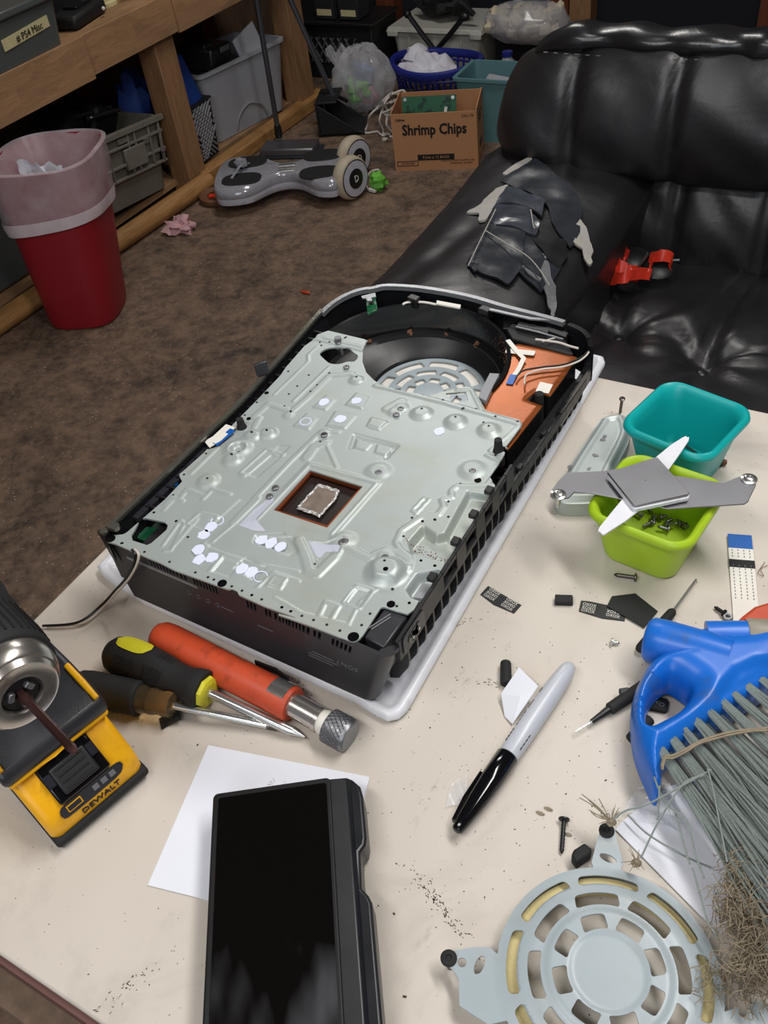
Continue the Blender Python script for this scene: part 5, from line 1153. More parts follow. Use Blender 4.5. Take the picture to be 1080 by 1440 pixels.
obj('clutch_ring', G().lathe(slv + [(.0240,-.048)], (cx_, cy_, cz_), (1,0,0), 36), 'blackmatt', dl, L=True)
obj('chuck_sleeve', G().lathe([(0.0251,-.050),(0.0262,-.046),(0.0260,-.026),(0.0251,-.014),(0.0237,-.0125)], (cx_, cy_, cz_), (1,0,0), 40), 'blackmatt', dl, L=True, ang=60)
rg = G()
for k in range(40):
    a = k*PI/20; rg.tube([(cx_-.045, cy_+.0261*math.cos(a), cz_+.0261*math.sin(a)), (cx_-.027, cy_+.0260*math.cos(a), cz_+.0260*math.sin(a)), (cx_-.018, cy_+.0253*math.cos(a), cz_+.0253*math.sin(a))], .0007, 5)
obj('grip_ribs', rg, 'black', dl, L=True, kind='stuff')
ck = obj('chuck_ring', G().lathe([(0.0226,-.0140),(0.0230,-.0125),(0.0226,-.0075),(0.0209,-.0030),(0.0199,-.0022),(0.0195,-.0028),(0.0192,-.0020),(0.0178,.0010),(0.0162,.0016),(0.0103,.0010),(0.0096,-.0005),(0.0092,-.0080),(0.0021,-.0085)], (cx_, cy_, cz_), (1,0,0), 48), 'chrome', dl, L=True, ang=40, label='satin steel chuck ring')
obj('chuck_bore', G().lathe([(.0089,-.0010),(.0089,-.0030),(.0010,-.0032)], (cx_, cy_, cz_), (1,0,0), 28), 'dark', ck, L=True)
for k in range(3):
    a = 2*PI*k/3+.5; obj('chuck_jaw', G().box((cx_-.0010, cy_+.0054*math.cos(a), cz_+.0054*math.sin(a)), (.0050,.0048,.0030), R=Matrix.Rotation(a-PI/2, 3, 'X')), 'dullsteel', ck, L=True, bevel=.0006)
T = TP - CH
obj('driver_bit', G().lathe([(.0030,-.004),(.0030,.005),(.0021,.007),(.0020,T.length*.84),(.0023,T.length*.90),(.0017,T.length*.97),(.0005,T.length)], CH, T, 6), 'bitsteel', dl, L=True, ang=30)

# ================================================================ BLUE BRUSH
br = thing('dustpan_brush', 'blue plastic hand brush with grey bristles and frayed tips at the right edge', 'brush', (0.1584, 0.1048, 0))
bo = closed([(0.1279,0.0845), (0.1262,0.0766), (0.1255,0.0679), (0.1259,0.0598), (0.1272,0.0522), (0.1298,0.0443), (0.1324,0.0377), (0.1367,0.0289), (0.1426,0.02), (0.1487,0.0127), (0.1529,0.0076), (0.1557,0.0064), (0.1561,0.0112), (0.1544,0.0195), (0.1541,0.0281), (0.1597,0.0407), (0.1673,0.0562), (0.1763,0.0703), (0.1854,0.0853), (0.1915,0.0957), (0.2016,0.1121), (0.2105,0.127), (0.2078,0.142), (0.1947,0.1426), (0.1812,0.1353), (0.1701,0.1252), (0.1589,0.1196), (0.1516,0.1195), (0.1472,0.1186), (0.1433,0.1126), (0.1388,0.1023), (0.1331,0.0934)], 3)
hl = closed([(0.1363,0.0496), (0.135,0.057), (0.1354,0.0653), (0.138,0.0736), (0.1413,0.0777), (0.1481,0.0758), (0.1532,0.0734), (0.1542,0.0681), (0.1527,0.0611), (0.1498,0.0545), (0.1455,0.0485), (0.1408,0.0425), (0.1381,0.0437)], 3)
def br_sd(x, y): return np.maximum(sd_poly(x, y, bo), -sd_poly(x, y, hl))
dimp = [[(0.1664,0.078), (0.1705,0.0927), (0.1798,0.1041), (0.195,0.1121), (0.2028,0.1145), (0.1903,0.0946), (0.178,0.0753), (0.1708,0.0675), (0.166,0.0698)]]
def br_z(x, y):
    d = np.minimum(-br_sd(x, y), .016); z = .0180 + .0170*np.sqrt(np.clip(1-(1-d/.016)**2, 0, 1))
    return z - .0030*(1-sstep(sd_poly(x, y, dimp[0]), -.006, .001))
a_ = np.array(bo)
obj('brush_body', sheet(a_[:,0].min()-.002, a_[:,0].max()+.002, a_[:,1].min()-.002, a_[:,1].max()+.002, .0013, br_sd, br_z, .0110), 'blue', br, ang=80, label='scuffed blue plastic brush head')
s0_, s1v = Vector((0.1206, 0.1018, .0200)), Vector((0.1428, 0.1019, .0225))
obj('handle_socket', G().lathe([(.0060,-.0010),(.0120,.0),(.0138,.0025),(.0140,.010),(.0132,.034),(.0120,.048)], s0_, s1v-s0_, 30), 'blue', br, ang=50)
n0, n1, n2 = Vector((0.1523, 0.1145, .022)), Vector((0.1723, 0.1234, .024)), Vector((0.1909, 0.1313, .024))
obj('neck', G().tube([n0, n1, n2], [.0105,.0095,.0092], 18), 'blue', br)
obj('neck_wrap', G().tube([n1, n1.lerp(n2,.1), n1.lerp(n2,.9), n2], [.0100,.0108,.0104,.0100], 18), 'greytape', br, label='grey cloth tape wrap')
# bristles: one tuft per hole, many thin strands each
tufts = [(0.1528,0.0255), (0.1562,0.035), (0.16,0.0435), (0.1644,0.0517), (0.1692,0.0606), (0.1744,0.0691), (0.1791,0.0767), (0.1843,0.085), (0.1902,0.0929), (0.1959,0.1014)]
tuft2 = [(0.1565,0.0287), (0.1602,0.0378), (0.1642,0.0462), (0.1687,0.0548), (0.174,0.0639), (0.1789,0.0718), (0.1838,0.0797), (0.1895,0.0881), (0.1953,0.0965)]
ends = [[(0.1736,-0.0048), (0.186,-0.0183), (0.1953,-0.0216), (0.2021,-0.0221), (0.2095,-0.0184), (0.2164,-0.0131), (0.2227,-0.0042), (0.2276,0.0041), (0.2322,0.0144), (0.2367,0.0258)]]
rb_ = random.Random(3)
dirv = Vector((0.1995, -0.016, 0)) - Vector((0.1532, 0.0257, 0)); dirn = dirv.normalized()
def tuft(c, z, n, L_, spread, name='bristle_tuft'):
    g = G(); sdn = Vector((-dirn.y, dirn.x, 0))
    for k in range(n):
        r = math.sqrt(rb_.random())*.0021; a = rb_.uniform(0, 2*PI)
        b = Vector((c[0], c[1], z)) + sdn*r*math.cos(a) + Vector((0,0,r*math.sin(a)*.8))
        d = (dirn + sdn*(rb_.gauss(0, spread) + math.cos(a)*r*22) + Vector((0,0,rb_.gauss(.0,.05)+.02))).normalized()
        l2 = L_*rb_.uniform(.82,1.08); bend = sdn*rb_.gauss(0,.004)
        e = b + d*l2 + bend; e.z = max(e.z, .0015 if l2 < .06 else .017)
        g.tube([b - dirn*.004, b + d*l2*.33, b + d*l2*.68 + bend*.4, e], [.00062,.00060,.00055,.00040], 4, cap=False)
    return obj(name, g, 'bristle', br)
for k, (x, y) in enumerate(tufts): dirn = (dirv.normalized() + Vector((.030,.020,0))*k).normalized(); tuft((x, y), .0270, 30, .112-.002*k, .028)
for k, (x, y) in enumerate(tuft2): dirn = (dirv.normalized() + Vector((.030,.020,0))*k).normalized(); tuft((x, y), .0205, 12, .108, .05)
st = G()
stp = [(0.1541,0.0142,0.0335), (0.1536,0.0206,0.0335), (0.1573,0.0234,0.0335), (0.1621,0.0297,0.0335), (0.1667,0.0366,0.0335), (0.1731,0.0433,0.0335), (0.1812,0.0502,0.0335), (0.1895,0.0557,0.0335), (0.1966,0.06,0.0335), (0.2047,0.0665,0.0335)]
st.tube(smooth(stp, 6), .0008, 5); st.tube(smooth([(x+.0006, y-.0012, z+.0004*math.sin(i*2)) for i, (x, y, z) in enumerate(stp)], 6), .0007, 5)
obj('binding_thread', st, 'straw', br, kind='stuff')
lo = G()
for pts in ([(0.1743,0.0192,0.033), (0.1665,0.01,0.033), (0.1614,-0.0138,0.033), (0.1592,-0.0366,0.033)], [(0.1767,0.0237,0.033), (0.167,0.0099,0.033), (0.1536,-0.0087,0.033), (0.1452,-0.0164,0.033), (0.1412,-0.0236,0.033)], [(0.175,0.0228,0.034), (0.1803,0.0127,0.034), (0.1881,-0.0046,0.034), (0.1957,-0.0216,0.034)], [(0.1559,0.0056,0.03), (0.1595,-0.0089,0.03), (0.1601,-0.0128,0.03)], [(0.1652,0,0.026), (0.1757,-0.0184,0.026), (0.1804,-0.026,0.026)], [(0.182,-0.0272,0.026), (0.189,-0.039,0.026), (0.1949,-0.0489,0.026), (0.2011,-0.0546,0.026)], [(0.1518,0.0105,0.028), (0.1607,-0.0007,0.028), (0.173,-0.0064,0.028), (0.1813,-0.0207,0.028), (0.1882,-0.0309,0.028)], [(0.1442,-0.0038,0.006), (0.1565,-0.0097,0.006), (0.1758,-0.013,0.006), (0.19,-0.0132,0.006)], [(0.1659,0.0127,0.028), (0.1754,0.001,0.028), (0.1897,-0.0106,0.028)]):
    lo.tube(smooth(pts, 6), .00050, 5)
obj('loose_bristles', lo, 'bristle', br, kind='stuff')
fr = G()
def fuzz(c, rad, n, L_, r=.0003):
    for k in range(n):
        p = Vector(c) + Vector((rb_.gauss(0,rad[0]), rb_.gauss(0,rad[1]), abs(rb_.gauss(0,rad[2])))); d = Vector((rb_.gauss(.3,.8), rb_.gauss(-.6,.8), rb_.gauss(.15,.5))).normalized()
        q = p + d*L_*rb_.uniform(.5,1.2); w = Vector((rb_.gauss(0,.0012), rb_.gauss(0,.0012), 0)); q.z = max(q.z, .0165); fr.tube([p, p.lerp(q,.5)+w, q], [r, r*.9, r*.4], 3, cap=False)
for x, y in [(0.1988,-0.016), (0.2015,-0.0234), (0.2016,-0.0309), (0.202,-0.039), (0.206,-0.0424), (0.2098,-0.0449), (0.2144,-0.0479), (0.2093,-0.0362), (0.215,-0.0405), (0.2192,-0.0489), (0.2192,-0.0557), (0.2153,-0.0552), (0.2161,-0.0311), (0.2226,-0.0574), (0.2199,-0.0621), (0.221,-0.0393), (0.2227,-0.0472), (0.1995,-0.0186), (0.2049,-0.0311), (0.2047,-0.0367), (0.2016,-0.0437), (0.2152,-0.0449), (0.2204,-0.044), (0.2123,-0.0558), (0.2243,-0.0548), (0.2276,-0.0598), (0.2153,-0.0619), (0.2105,-0.061)]: fuzz((x, y, .024), (.0035,.0035,.005), 46, .009)
for x, y in [(0.2021,-0.0697), (0.2047,-0.0642), (0.2126,-0.0644), (0.2188,-0.0646), (0.2237,-0.0629)]: fuzz((x, y, .018), (.003,.005,.002), 30, .009)
obj('frayed_tips', fr, 'straw', br, kind='stuff', label='frayed straw coloured bristle tips')
kg = G()
fr = kg
for c in ((0.1393, -0.0176, 0.0185), (0.1571, -0.0327, 0.0185)):
    kg.ball(c, (.0028,.0022,.0018), 8, 6, .8, 4)
    for k in range(16):
        a = rb_.uniform(0, 2*PI); d = Vector((math.cos(a)-.3, math.sin(a)+.2, .15)); L_ = rb_.uniform(.003,.009)
        p = Vector(c); kg.tube([p, p+d*L_*.5+Vector((0,0,.001)), p+d*L_], [.0003,.00025,.00015], 3, cap=False)
for k in range(9):
    p = Vector((0.1383, -0.0172, 0.0185)); q = Vector((0.1262, -0.0116, 0.019)) + Vector((rb_.gauss(0,.004), rb_.gauss(0,.004), 0)); kg.tube(smooth([p, p.lerp(q,.5)+Vector((rb_.gauss(0,.001),rb_.gauss(0,.001),.002)), q], 4), .0003, 3)
obj('straw_knots', kg, 'straw', br, kind='stuff')
# orange mesh strap behind the brush neck
og = G()
oo = Vector((0.1723, 0.1472, 0.022))
om = thing('mesh_pad', 'orange ribbed mesh pad showing above the taped brush neck', 'pad', (oo.x, oo.y, 0))
mp = [(0.1623,0.1249), (0.1663,0.1373), (0.1709,0.1472), (0.1787,0.1548), (0.195,0.1638), (0.2002,0.1366), (0.1831,0.1249)]
obj('pad_body', G().prism(mp, .001, .026), 'orange', om, bevel=.003)
rg = G()
for k in range(9):
    for q in range(7):
        x, y = mp[0][0] + .0022*k + .004, mp[0][1] - .004 + .0022*q
        if float(sd_poly(np.array([x]), np.array([y]), mp)[0]) < -.001: rg.ball((x, y, .0262), .0007, 6, 4)
obj('mesh_dots', rg, 'orange', om, kind='stuff')

# ================================================================ SOFA
so = thing('leather_sofa', 'worn black leather sofa with a duct taped arm behind the table', 'sofa', (.45, 1.15, FZ))
nz = lambda x, y, z=0., s=1.: noise.noise(Vector((x*s, y*s, z*s)))
# seat cushion with buttons and radiating folds
BTN = [(-.215, 1.17), (-.05, 1.13), (.20, 1.15), (.45, 1.15), (.70, 1.15)]
def seat_pt(u, v):
    x = -.29 + 1.29*u; y = .56 + .90*v
    z = -.485 + .030*math.sin(PI*min(1, max(0, (y-.50)/1.0)))
    for bx, by in BTN:
        dx, dy = x-bx, y-by; r = math.hypot(dx, dy); a = math.atan2(dy, dx)
        z -= .034*math.exp(-(r/.045)**2) + .012*math.exp(-(r/.13)**2)
        z += .0065*math.sin(a*7 + bx*9 + 1.5*nz(dx*9, dy*9))*math.exp(-((r-.06)/.07)**2)
    for s_ in (-.05, .20, .45, .70):
        g = s_ + .02*math.sin(y*9+s_*20) ; z -= .013*math.exp(-((x-g-(y-1.13)*.12)/.012)**2)
    z -= .012*math.exp(-((y-1.155-.02*math.sin(x*13))/.012)**2)*(1 if x > -.22 else 0)
    z += .007*nz(x, y, 3, 7) + .004*nz(x, y, 9, 17)
    if y < .66: z -= (.66-y)**2*6
    return (x, y, z)
obj('seat_cushion', G().grid(seat_pt, 110, 90), 'leather', so, ang=180)
bt_ = G()
for bx, by in BTN: bt_.ball((bx, by, seat_pt((bx+.29)/1.29, (by-.56)/.90)[2]+.003), (.011,.011,.006), 12, 6)
obj('tuft_button', bt_, 'leather', so, kind='stuff')
obj('seat_base', G().box((.35, 1.02, (-.52+FZ)/2), (1.30, .86, -.52-FZ)), 'leather', so, bevel=.02)
# backrest: lower band and overstuffed upper pillow, both one sweep along x with seams and folds
def seam(x, xs, w): return sum(math.exp(-((x-s_)/w)**2) for s_ in xs)
SE = (-.405, -.215, -.02, .2, .42, .64, .86)
def lower_pt(u, v):
    x = -.50 + 1.52*u; t = v
    y = 1.44 - .045*math.sin(PI*t) + .06*t; z = -.56 + .30*t
    f = .018*seam(x, (-.33, -.20, -.03, .12, .3, .5, .7, .9), .012)*(1-.2*t) - .010*nz(x, z, 2, 9) - .006*nz(x+z*.6, z*.5, 5, 22)
    return (x, y + f, z + .01*nz(x, 0, 1, 6))
obj('lumbar_cushion', G().grid(lower_pt, 130, 30), 'leather', so, ang=180)
PRO = [(1.500,-.300),(1.445,-.318),(1.405,-.305),(1.385,-.265),(1.380,-.210),(1.395,-.150),(1.425,-.098),(1.445,-.082),(1.450,-.076)]
PS = [Vector((0, *p)) for p in PRO]; PS = smooth(PS, 4)
def upper_pt(u, v):
    x0 = -.600 + .105*v**2.4; x = x0 + (1.02-x0)*u; k = v*(len(PS)-1); i = min(int(k), len(PS)-2); p = PS[i].lerp(PS[i+1], k-i)
    y, z = p.y, p.z
    e = max(0., (x0+.13-x)/.13)                                  # rounded left end
    if e > 0:
        q = math.sqrt(max(0, 1-min(e,1)**2)); y = 1.52 + (y-1.52)*(.12+.88*q); z = -.20 + (z+.20)*(.55+.45*q)
    fold = .016*seam(x, SE, .014)*(math.sin(PI*v)**.5) - .016*nz(x*1.2, z, 4, 5) - .010*nz(x+z*1.1, z*.7, 8, 10)
    dr = .018*math.sin((x*1.3+z*2.2)*9)*math.exp(-((v-.22)/.20)**2)
    return (x, y + fold - dr*.5, z + dr*.35)
obj('back_pillow', G().grid(upper_pt, 170, 40), 'leather', so, ang=180)
def roll_pt(u, v):
    x = -.505 + 1.525*u; a = 2*PI*v; e = max(0., (-.415-x)/.09); q = math.sqrt(max(.02, 1-min(e,.99)**2))
    pk_ = .5+.5*math.sin(x*57 + 3*nz(x,0,2,9)); r = .0235*q*(1+.22*(pk_-.5) + .18*nz(x*3, a, 7, 5))
    return (x, 1.462 + r*math.cos(a)*1.5 + .004*math.sin(x*31), -.079 - .035*min(e,1)**2 + r*math.sin(a)*(.95+.15*nz(x, 3, 1, 20)))
obj('ruffled_roll', G().grid(lambda u, v: roll_pt(u, v), 260, 20), 'leather2', so, ang=180, label='gathered shiny roll along the top of the back')
sm_ = G()
for k in range(78):
    x = -.47 + k*.0195; sm_.tube([(x, 1.4250+.004*math.sin(x*31), -.0990+.002*math.sin(x*23)), (x+.008, 1.4250+.004*math.sin(x*31+.3), -.0988+.002*math.sin(x*23+.2))], .0009, 5)
obj('stitching', sm_, 'greyink', so, kind='stuff')
obj('back_shell', G().plate([(1.50,-.92),(1.60,-.92),(1.60,-.16),(1.57,-.11),(1.52,-.11)], (-.45, 0, 0), (0,1,0), (0,0,1), 1.47), 'leather', so, bevel=.02)
# arm: broad rounded top that droops to the floor on the left
def arm_z(x, y):
    t = (x+.415)/.165; z = -.300 - .030*max(0., abs(t))**2.6
    z += -.018*sstep1(y, .95, .62) + .008*nz(x, y, 6, 6) + .003*nz(x, y, 2, 18)
    z += -.010*math.exp(-((x+.50-(y-1.1)*.2)/.03)**2)*math.exp(-((y-1.05)/.16)**2)
    return z + .022*max(0., (y-1.25)/.2)
def sstep1(x, a, b):
    t = min(1, max(0, (x-a)/(b-a))); return t*t*(3-2*t)
def arm_pt(u, v):
    y = .50 + .98*v
    if u < .25: k = u/.25; x = -.640 + .020*k; z = FZ + (arm_z(-.58, y)-.022-FZ)*k; x += .016*math.sin(PI*k)*-1
    elif u < .80: k = (u-.25)/.55; x = -.620 + .370*k; z = arm_z(max(-.585, min(-.262, x)), y) - (.022*(1-min(1,k/.09)) if k < .09 else 0) - (.03*((k-.90)/.10)**2 if k > .9 else 0)
    else: k = (u-.80)/.20; x = -.250 - .010*math.sin(PI*k); z = arm_z(-.262, y)-.03 + (-.55 - (arm_z(-.262, y)-.03))*k
    return (x, y, z)
obj('arm_rest', G().grid(arm_pt, 80, 70), 'leather', so, ang=180)
obj('arm_front', G().box((-.43, .53, -.63), (.36, .10, .56)), 'leather', so, bevel=.03)
zv = np.vectorize(arm_z)
def on_arm(name, poly, lift, mt, step=.006, wr=.003, **kw):
    a = np.array(poly); sdd = random.uniform(0, 9)
    f = np.vectorize(lambda x, y: arm_z(max(-.585, min(-.262, x)), y) + lift + wr*noise.noise(Vector((x*28, y*28, sdd))))
    return obj(name, sheet(a[:,0].min()-.01, a[:,0].max()+.01, a[:,1].min()-.01, a[:,1].max()+.01, step, lambda x, y: sd_poly(x, y, poly), f, .004), mt, so, ang=60, **kw)
def rag(pts, amp=.25, n=4, seed=1):
    """closed outline with torn edges"""
    r_ = random.Random(seed); out_ = []
    for i in range(len(pts)):
        a, b = Vector(pts[i]), Vector(pts[(i+1) % len(pts)]); nn = Vector((-(b-a).y, (b-a).x))
        for k in range(n): p = a.lerp(b, k/n) + nn*(r_.uniform(-amp, amp)*.12*(1 if k else .3)); out_.append(tuple(p))
    return out_
on_arm('torn_lining', rag([(-0.5296,1.1912), (-0.5106,1.2223), (-0.5149,1.2374), (-0.5082,1.2803), (-0.4877,1.2926), (-0.4781,1.2585), (-0.4818,1.2036), (-0.4735,1.1573), (-0.4845,1.1541), (-0.5022,1.1873)], .5, 4, 2), .006, 'lining', label='torn pale grey lining flap')
on_arm('torn_lining', rag([(-0.3133,1.1871), (-0.3115,1.2073), (-0.2811,1.1677), (-0.2624,1.1405), (-0.2509,1.0897), (-0.2666,1.1027), (-0.2775,1.1266), (-0.2976,1.1325)], .5, 4, 4), .010, 'lining', label='torn pale grey lining flap')
on_arm('torn_lining', rag([(-0.516,1.3275), (-0.5012,1.3607), (-0.4806,1.3874), (-0.4721,1.373), (-0.4884,1.3429), (-0.5039,1.3179)], .3, 3, 5), .010, 'lining')
on_arm('tape_strip', rag([(-0.431,0.9873), (-0.4589,1.1038), (-0.4814,1.2197), (-0.4799,1.2745), (-0.4554,1.2647), (-0.4393,1.1692), (-0.4381,1.1003), (-0.4047,0.9653)], .3, 3, 6), .007, 'tape')
on_arm('tape_strip', rag([(-0.5079,1.3008), (-0.5039,1.3423), (-0.4667,1.3791), (-0.3672,1.3051), (-0.3296,1.2621), (-0.2985,1.1707), (-0.2959,1.1149), (-0.3398,1.1585), (-0.3869,1.2304), (-0.4662,1.2783)], .2, 3, 7), .009, 'tape')
on_arm('tape_strip', rag([(-0.4822,1.2739), (-0.3888,1.2351), (-0.3751,1.1827), (-0.4036,1.1998), (-0.4793,1.2149)], .2, 3, 8), .012, 'tape2', wr=.005)
on_arm('tape_strip', rag([(-0.4729,1.2061), (-0.4099,1.2032), (-0.3669,1.1505), (-0.3576,1.1102), (-0.4579,1.1336)], .2, 3, 9), .011, 'tape2', wr=.006)
on_arm('tape_strip', rag([(-0.4369,1.0349), (-0.4541,1.1199), (-0.3776,1.1137), (-0.3405,1.003), (-0.3425,0.956), (-0.4217,0.9772)], .2, 3, 10), .010, 'tape', wr=.004)
on_arm('tape_strip', rag([(-0.3776,1.1137), (-0.32,1.1076), (-0.2894,1.0627), (-0.2851,0.9954), (-0.29,0.9649), (-0.3393,0.9949)], .2, 3, 11), .008, 'tape', wr=.004)
on_arm('tape_strip', rag([(-0.3658,1.1077), (-0.3429,1.1194), (-0.3102,1.1292), (-0.2876,1.0811), (-0.2912,1.0446), (-0.313,1.0554)], .2, 3, 14), .010, 'black', wr=.004)
on_arm('tape_strip', rag([(-0.3297,1.0695), (-0.3083,1.0496), (-0.2665,0.9703), (-0.251,0.9357), (-0.2459,0.9067), (-0.2713,0.9447), (-0.297,0.9933)], .5, 4, 12), .012, 'lining2', wr=.005)
on_arm('tape_strip', rag([(-0.3469,1.0129), (-0.3223,1.0019), (-0.2989,0.9926), (-0.2983,0.9804), (-0.3231,0.9932)], .4, 3, 13), .013, 'lining2', wr=.003)
tg = G()
for pts in ([(-0.44,1.0841,-0.28), (-0.3887,1.0529,-0.28), (-0.3345,1.0206,-0.28), (-0.2934,0.9783,-0.28), (-0.2679,0.946,-0.28)], [(-0.4173,0.964,-0.28), (-0.4352,1.0526,-0.28), (-0.4562,1.1633,-0.28)], [(-0.3958,1.1806,-0.28), (-0.3699,1.1289,-0.28), (-0.3626,1.1167,-0.28)]): tg.tube(smooth(pts, 5), .0012, 5)
obj('frayed_threads', tg, 'lining', so, kind='stuff')
# red strap tangle on the seat
rt = thing('strap_tangle', 'crumpled red plastic strap with black goggles lying on the sofa seat', 'strap', (-0.2351, 1.3086, -0.455))
rs_ = random.Random(9)
sz = -.452
for k, (pts, w) in enumerate((([(-0.2707, 1.3137, -0.43), (-0.2675, 1.3172, -0.425), (-0.2638, 1.327, -0.44)], .022), ([(-0.2849, 1.2883, -0.44), (-0.2628, 1.2691, -0.428), (-0.2442, 1.2668, -0.436), (-0.2248, 1.2583, -0.43)], .026), ([(-0.267, 1.2489, -0.447), (-0.2397, 1.2346, -0.43), (-0.2221, 1.2627, -0.434), (-0.2054, 1.2844, -0.445)], .022), ([(-0.2203, 1.3236, -0.436), (-0.198, 1.3137, -0.42), (-0.1808, 1.3208, -0.425), (-0.1791, 1.3219, -0.444)], .022), ([(-0.2842, 1.2919, -0.446), (-0.2651, 1.2602, -0.434), (-0.2642, 1.2871, -0.44), (-0.2603, 1.297, -0.432)], .018), ([(-0.2434, 1.2495, -0.446), (-0.2403, 1.2587, -0.428), (-0.2311, 1.2558, -0.436), (-0.2238, 1.2711, -0.446)], .020), ([(-0.2122, 1.2807, -0.44), (-0.208, 1.2943, -0.43), (-0.2123, 1.3279, -0.434)], .012))):
    obj('red_strap', G().ribbon(smooth(pts, 6), w, .002, side=[Vector((.2*math.sin(i*1.3+k), .5, .75+.2*math.cos(i))) for i in range((len(pts)-1)*6+1)]), 'redstrap', rt, ang=60)
obj('goggle_lens', G().lathe([(.030,0),(.033,.004),(.026,.010),(.004,.012)], (-0.2022, 1.3255, -0.452), (.1,-.3,1), 20), 'black', rt)
obj('goggle_lens', G().lathe([(.028,0),(.031,.004),(.024,.010),(.004,.012)], (-0.2554, 1.3403, -0.452), (.1,-.3,1), 20), 'black', rt)
for pts in ([(-0.2304,1.2756,-0.43), (-0.2274,1.2959,-0.43), (-0.2267,1.3237,-0.43), (-0.2283,1.3351,-0.43)], [(-0.2169,1.3275,-0.425), (-0.2073,1.3337,-0.425), (-0.1922,1.3401,-0.425)], [(-0.1843,1.3379,-0.44), (-0.1691,1.3443,-0.44)]): obj('metal_clasp', G().tube(smooth(pts, 4), .0028, 6), 'dullsteel', rt)
rt.location.z += .014; rt.location.x += .008

# ================================================================ RED BIN
bn = thing('waste_bin', 'red plastic waste bin with a translucent white liner folded over its rim', 'bin', (-1.965, 1.40, FZ))
B_, R_ = Vector((-1.955, 1.385)), Vector((-1.985, 1.460))
def bin_ring(c, a, z, wob=0., ph=0.):
    q = []
    for k in range(48):
        t = 2*PI*k/48; n = 3.2; r = a/((abs(math.cos(t))**n + abs(math.sin(t))**n)**(1/n)); r *= 1+wob*noise.noise(Vector((math.cos(t)*2.2, math.sin(t)*2.2, z*9+ph)))
        ca = math.radians(25); x, y = r*math.cos(t), r*math.sin(t); q.append((c.x+x*math.cos(ca)-y*math.sin(ca), c.y+x*math.sin(ca)+y*math.cos(ca), z))
    return q
zt = -.455
def lerp2(t): c = B_.lerp(R_, t); return Vector((c.x, c.y))
sec = [bin_ring(lerp2(0), .085, FZ), bin_ring(lerp2(0), .108, FZ+.004)] + [bin_ring(lerp2(t), .112+.040*t, FZ+.012+(zt-.012-FZ)*t) for t in (.02, .3, .6, .9, 1)] + [bin_ring(lerp2(1), .156, zt), bin_ring(lerp2(1), .149, zt+.001)] + [bin_ring(lerp2(t), .106+.040*t, FZ+.02+(zt-.02-FZ)*t) for t in (.95, .5, .05)]
obj('bin_body', G().bowl(sec), 'pinkpaper', bn, ang=60)
n_ = 48
def tube_rings(secs):
    v = [p for r in secs for p in r]; n = len(secs[0]); return G().add(v, [(i*n+j, i*n+(j+1)%n, (i+1)*n+(j+1)%n, (i+1)*n+j) for i in range(len(secs)-1) for j in range(n)])
def sag(r_, a): return [(x, y, z + a*((x-R_.x)*.55-(y-R_.y)*.15)) for x, y, z in r_]
sec = [sag(bin_ring(lerp2(.66), .148, -.625, .02), .25), sag(bin_ring(lerp2(.72), .152, -.600, .03), .2), bin_ring(lerp2(.85), .155, -.54, .05, 2), bin_ring(lerp2(.95), .160, -.48, .05, 4), bin_ring(lerp2(1), .163, zt+.004, .02), bin_ring(lerp2(1), .152, zt+.008, .03), bin_ring(lerp2(.95), .129, -.50, .06, 3), bin_ring(lerp2(.8), .116, -.58, .08, 5), bin_ring(lerp2(.6), .100, -.66, .1, 7)]
obj('bin_liner', tube_rings(sec), 'binliner', bn, ang=60, label='translucent white bin liner')
sec = [sag(bin_ring(lerp2(.66), .150, -.628, .02), .25), sag(bin_ring(lerp2(.70), .1535, -.608, .03), .22), sag(bin_ring(lerp2(.73), .1545, -.590, .03), .2)]
obj('liner_hem', tube_rings(sec), 'linerhem', bn, ang=60)
tg = thing('crumpled_tissue', 'white crumpled plastic inside the red waste bin', 'tissue', (-2.02, 1.46, -.62))
obj('tissue_body', G().grid(lambda u, v: (-2.07+.10*u+.02*noise.noise(Vector((u*4,v*4,1))), 1.42+.07*u+.03*noise.noise(Vector((u*3,v*5,4))), -.66+.19*v-.03*u+.02*noise.noise(Vector((u*6,v*6,9)))), 16, 16), 'whitepaper', tg, ang=25)
rag_ = thing('pink_rag', 'small pink rag lying on the concrete floor', 'rag', (-2.0302, 1.9314, -0.92))
obj('rag_body', G().ball((-2.0136, 1.9239, -0.905), (.055,.040,.026), 18, 12, 1.1, 5), 'pink', rag_, ang=20)
coil = thing('leather_coil', 'brown coiled leather strap on the floor beside the hoverboard', 'coil', (-2.0253, 2.1734, -0.92))
obj('coil_body', G().lathe([(.030,0),(.058,.003),(.060,.018),(.052,.024),(.040,.020),(.030,.018),(.030,0)], (-2.0312, 2.1568, -0.915), (.1,0,1), 24, False), 'brown', coil)
obj('red_tag', G().box((-2.0182, 2.1328, -0.888), (.034,.022,.010), rz=.4), 'redstrap', coil, bevel=.003)
ch = G().ball((-1.3409, 1.6993, -0.915), (.020,.006,.005), 8, 6, .3); solo('orange_chip', ch, 'orange', 'tiny orange plastic chip on the floor in the middle', 'chip')

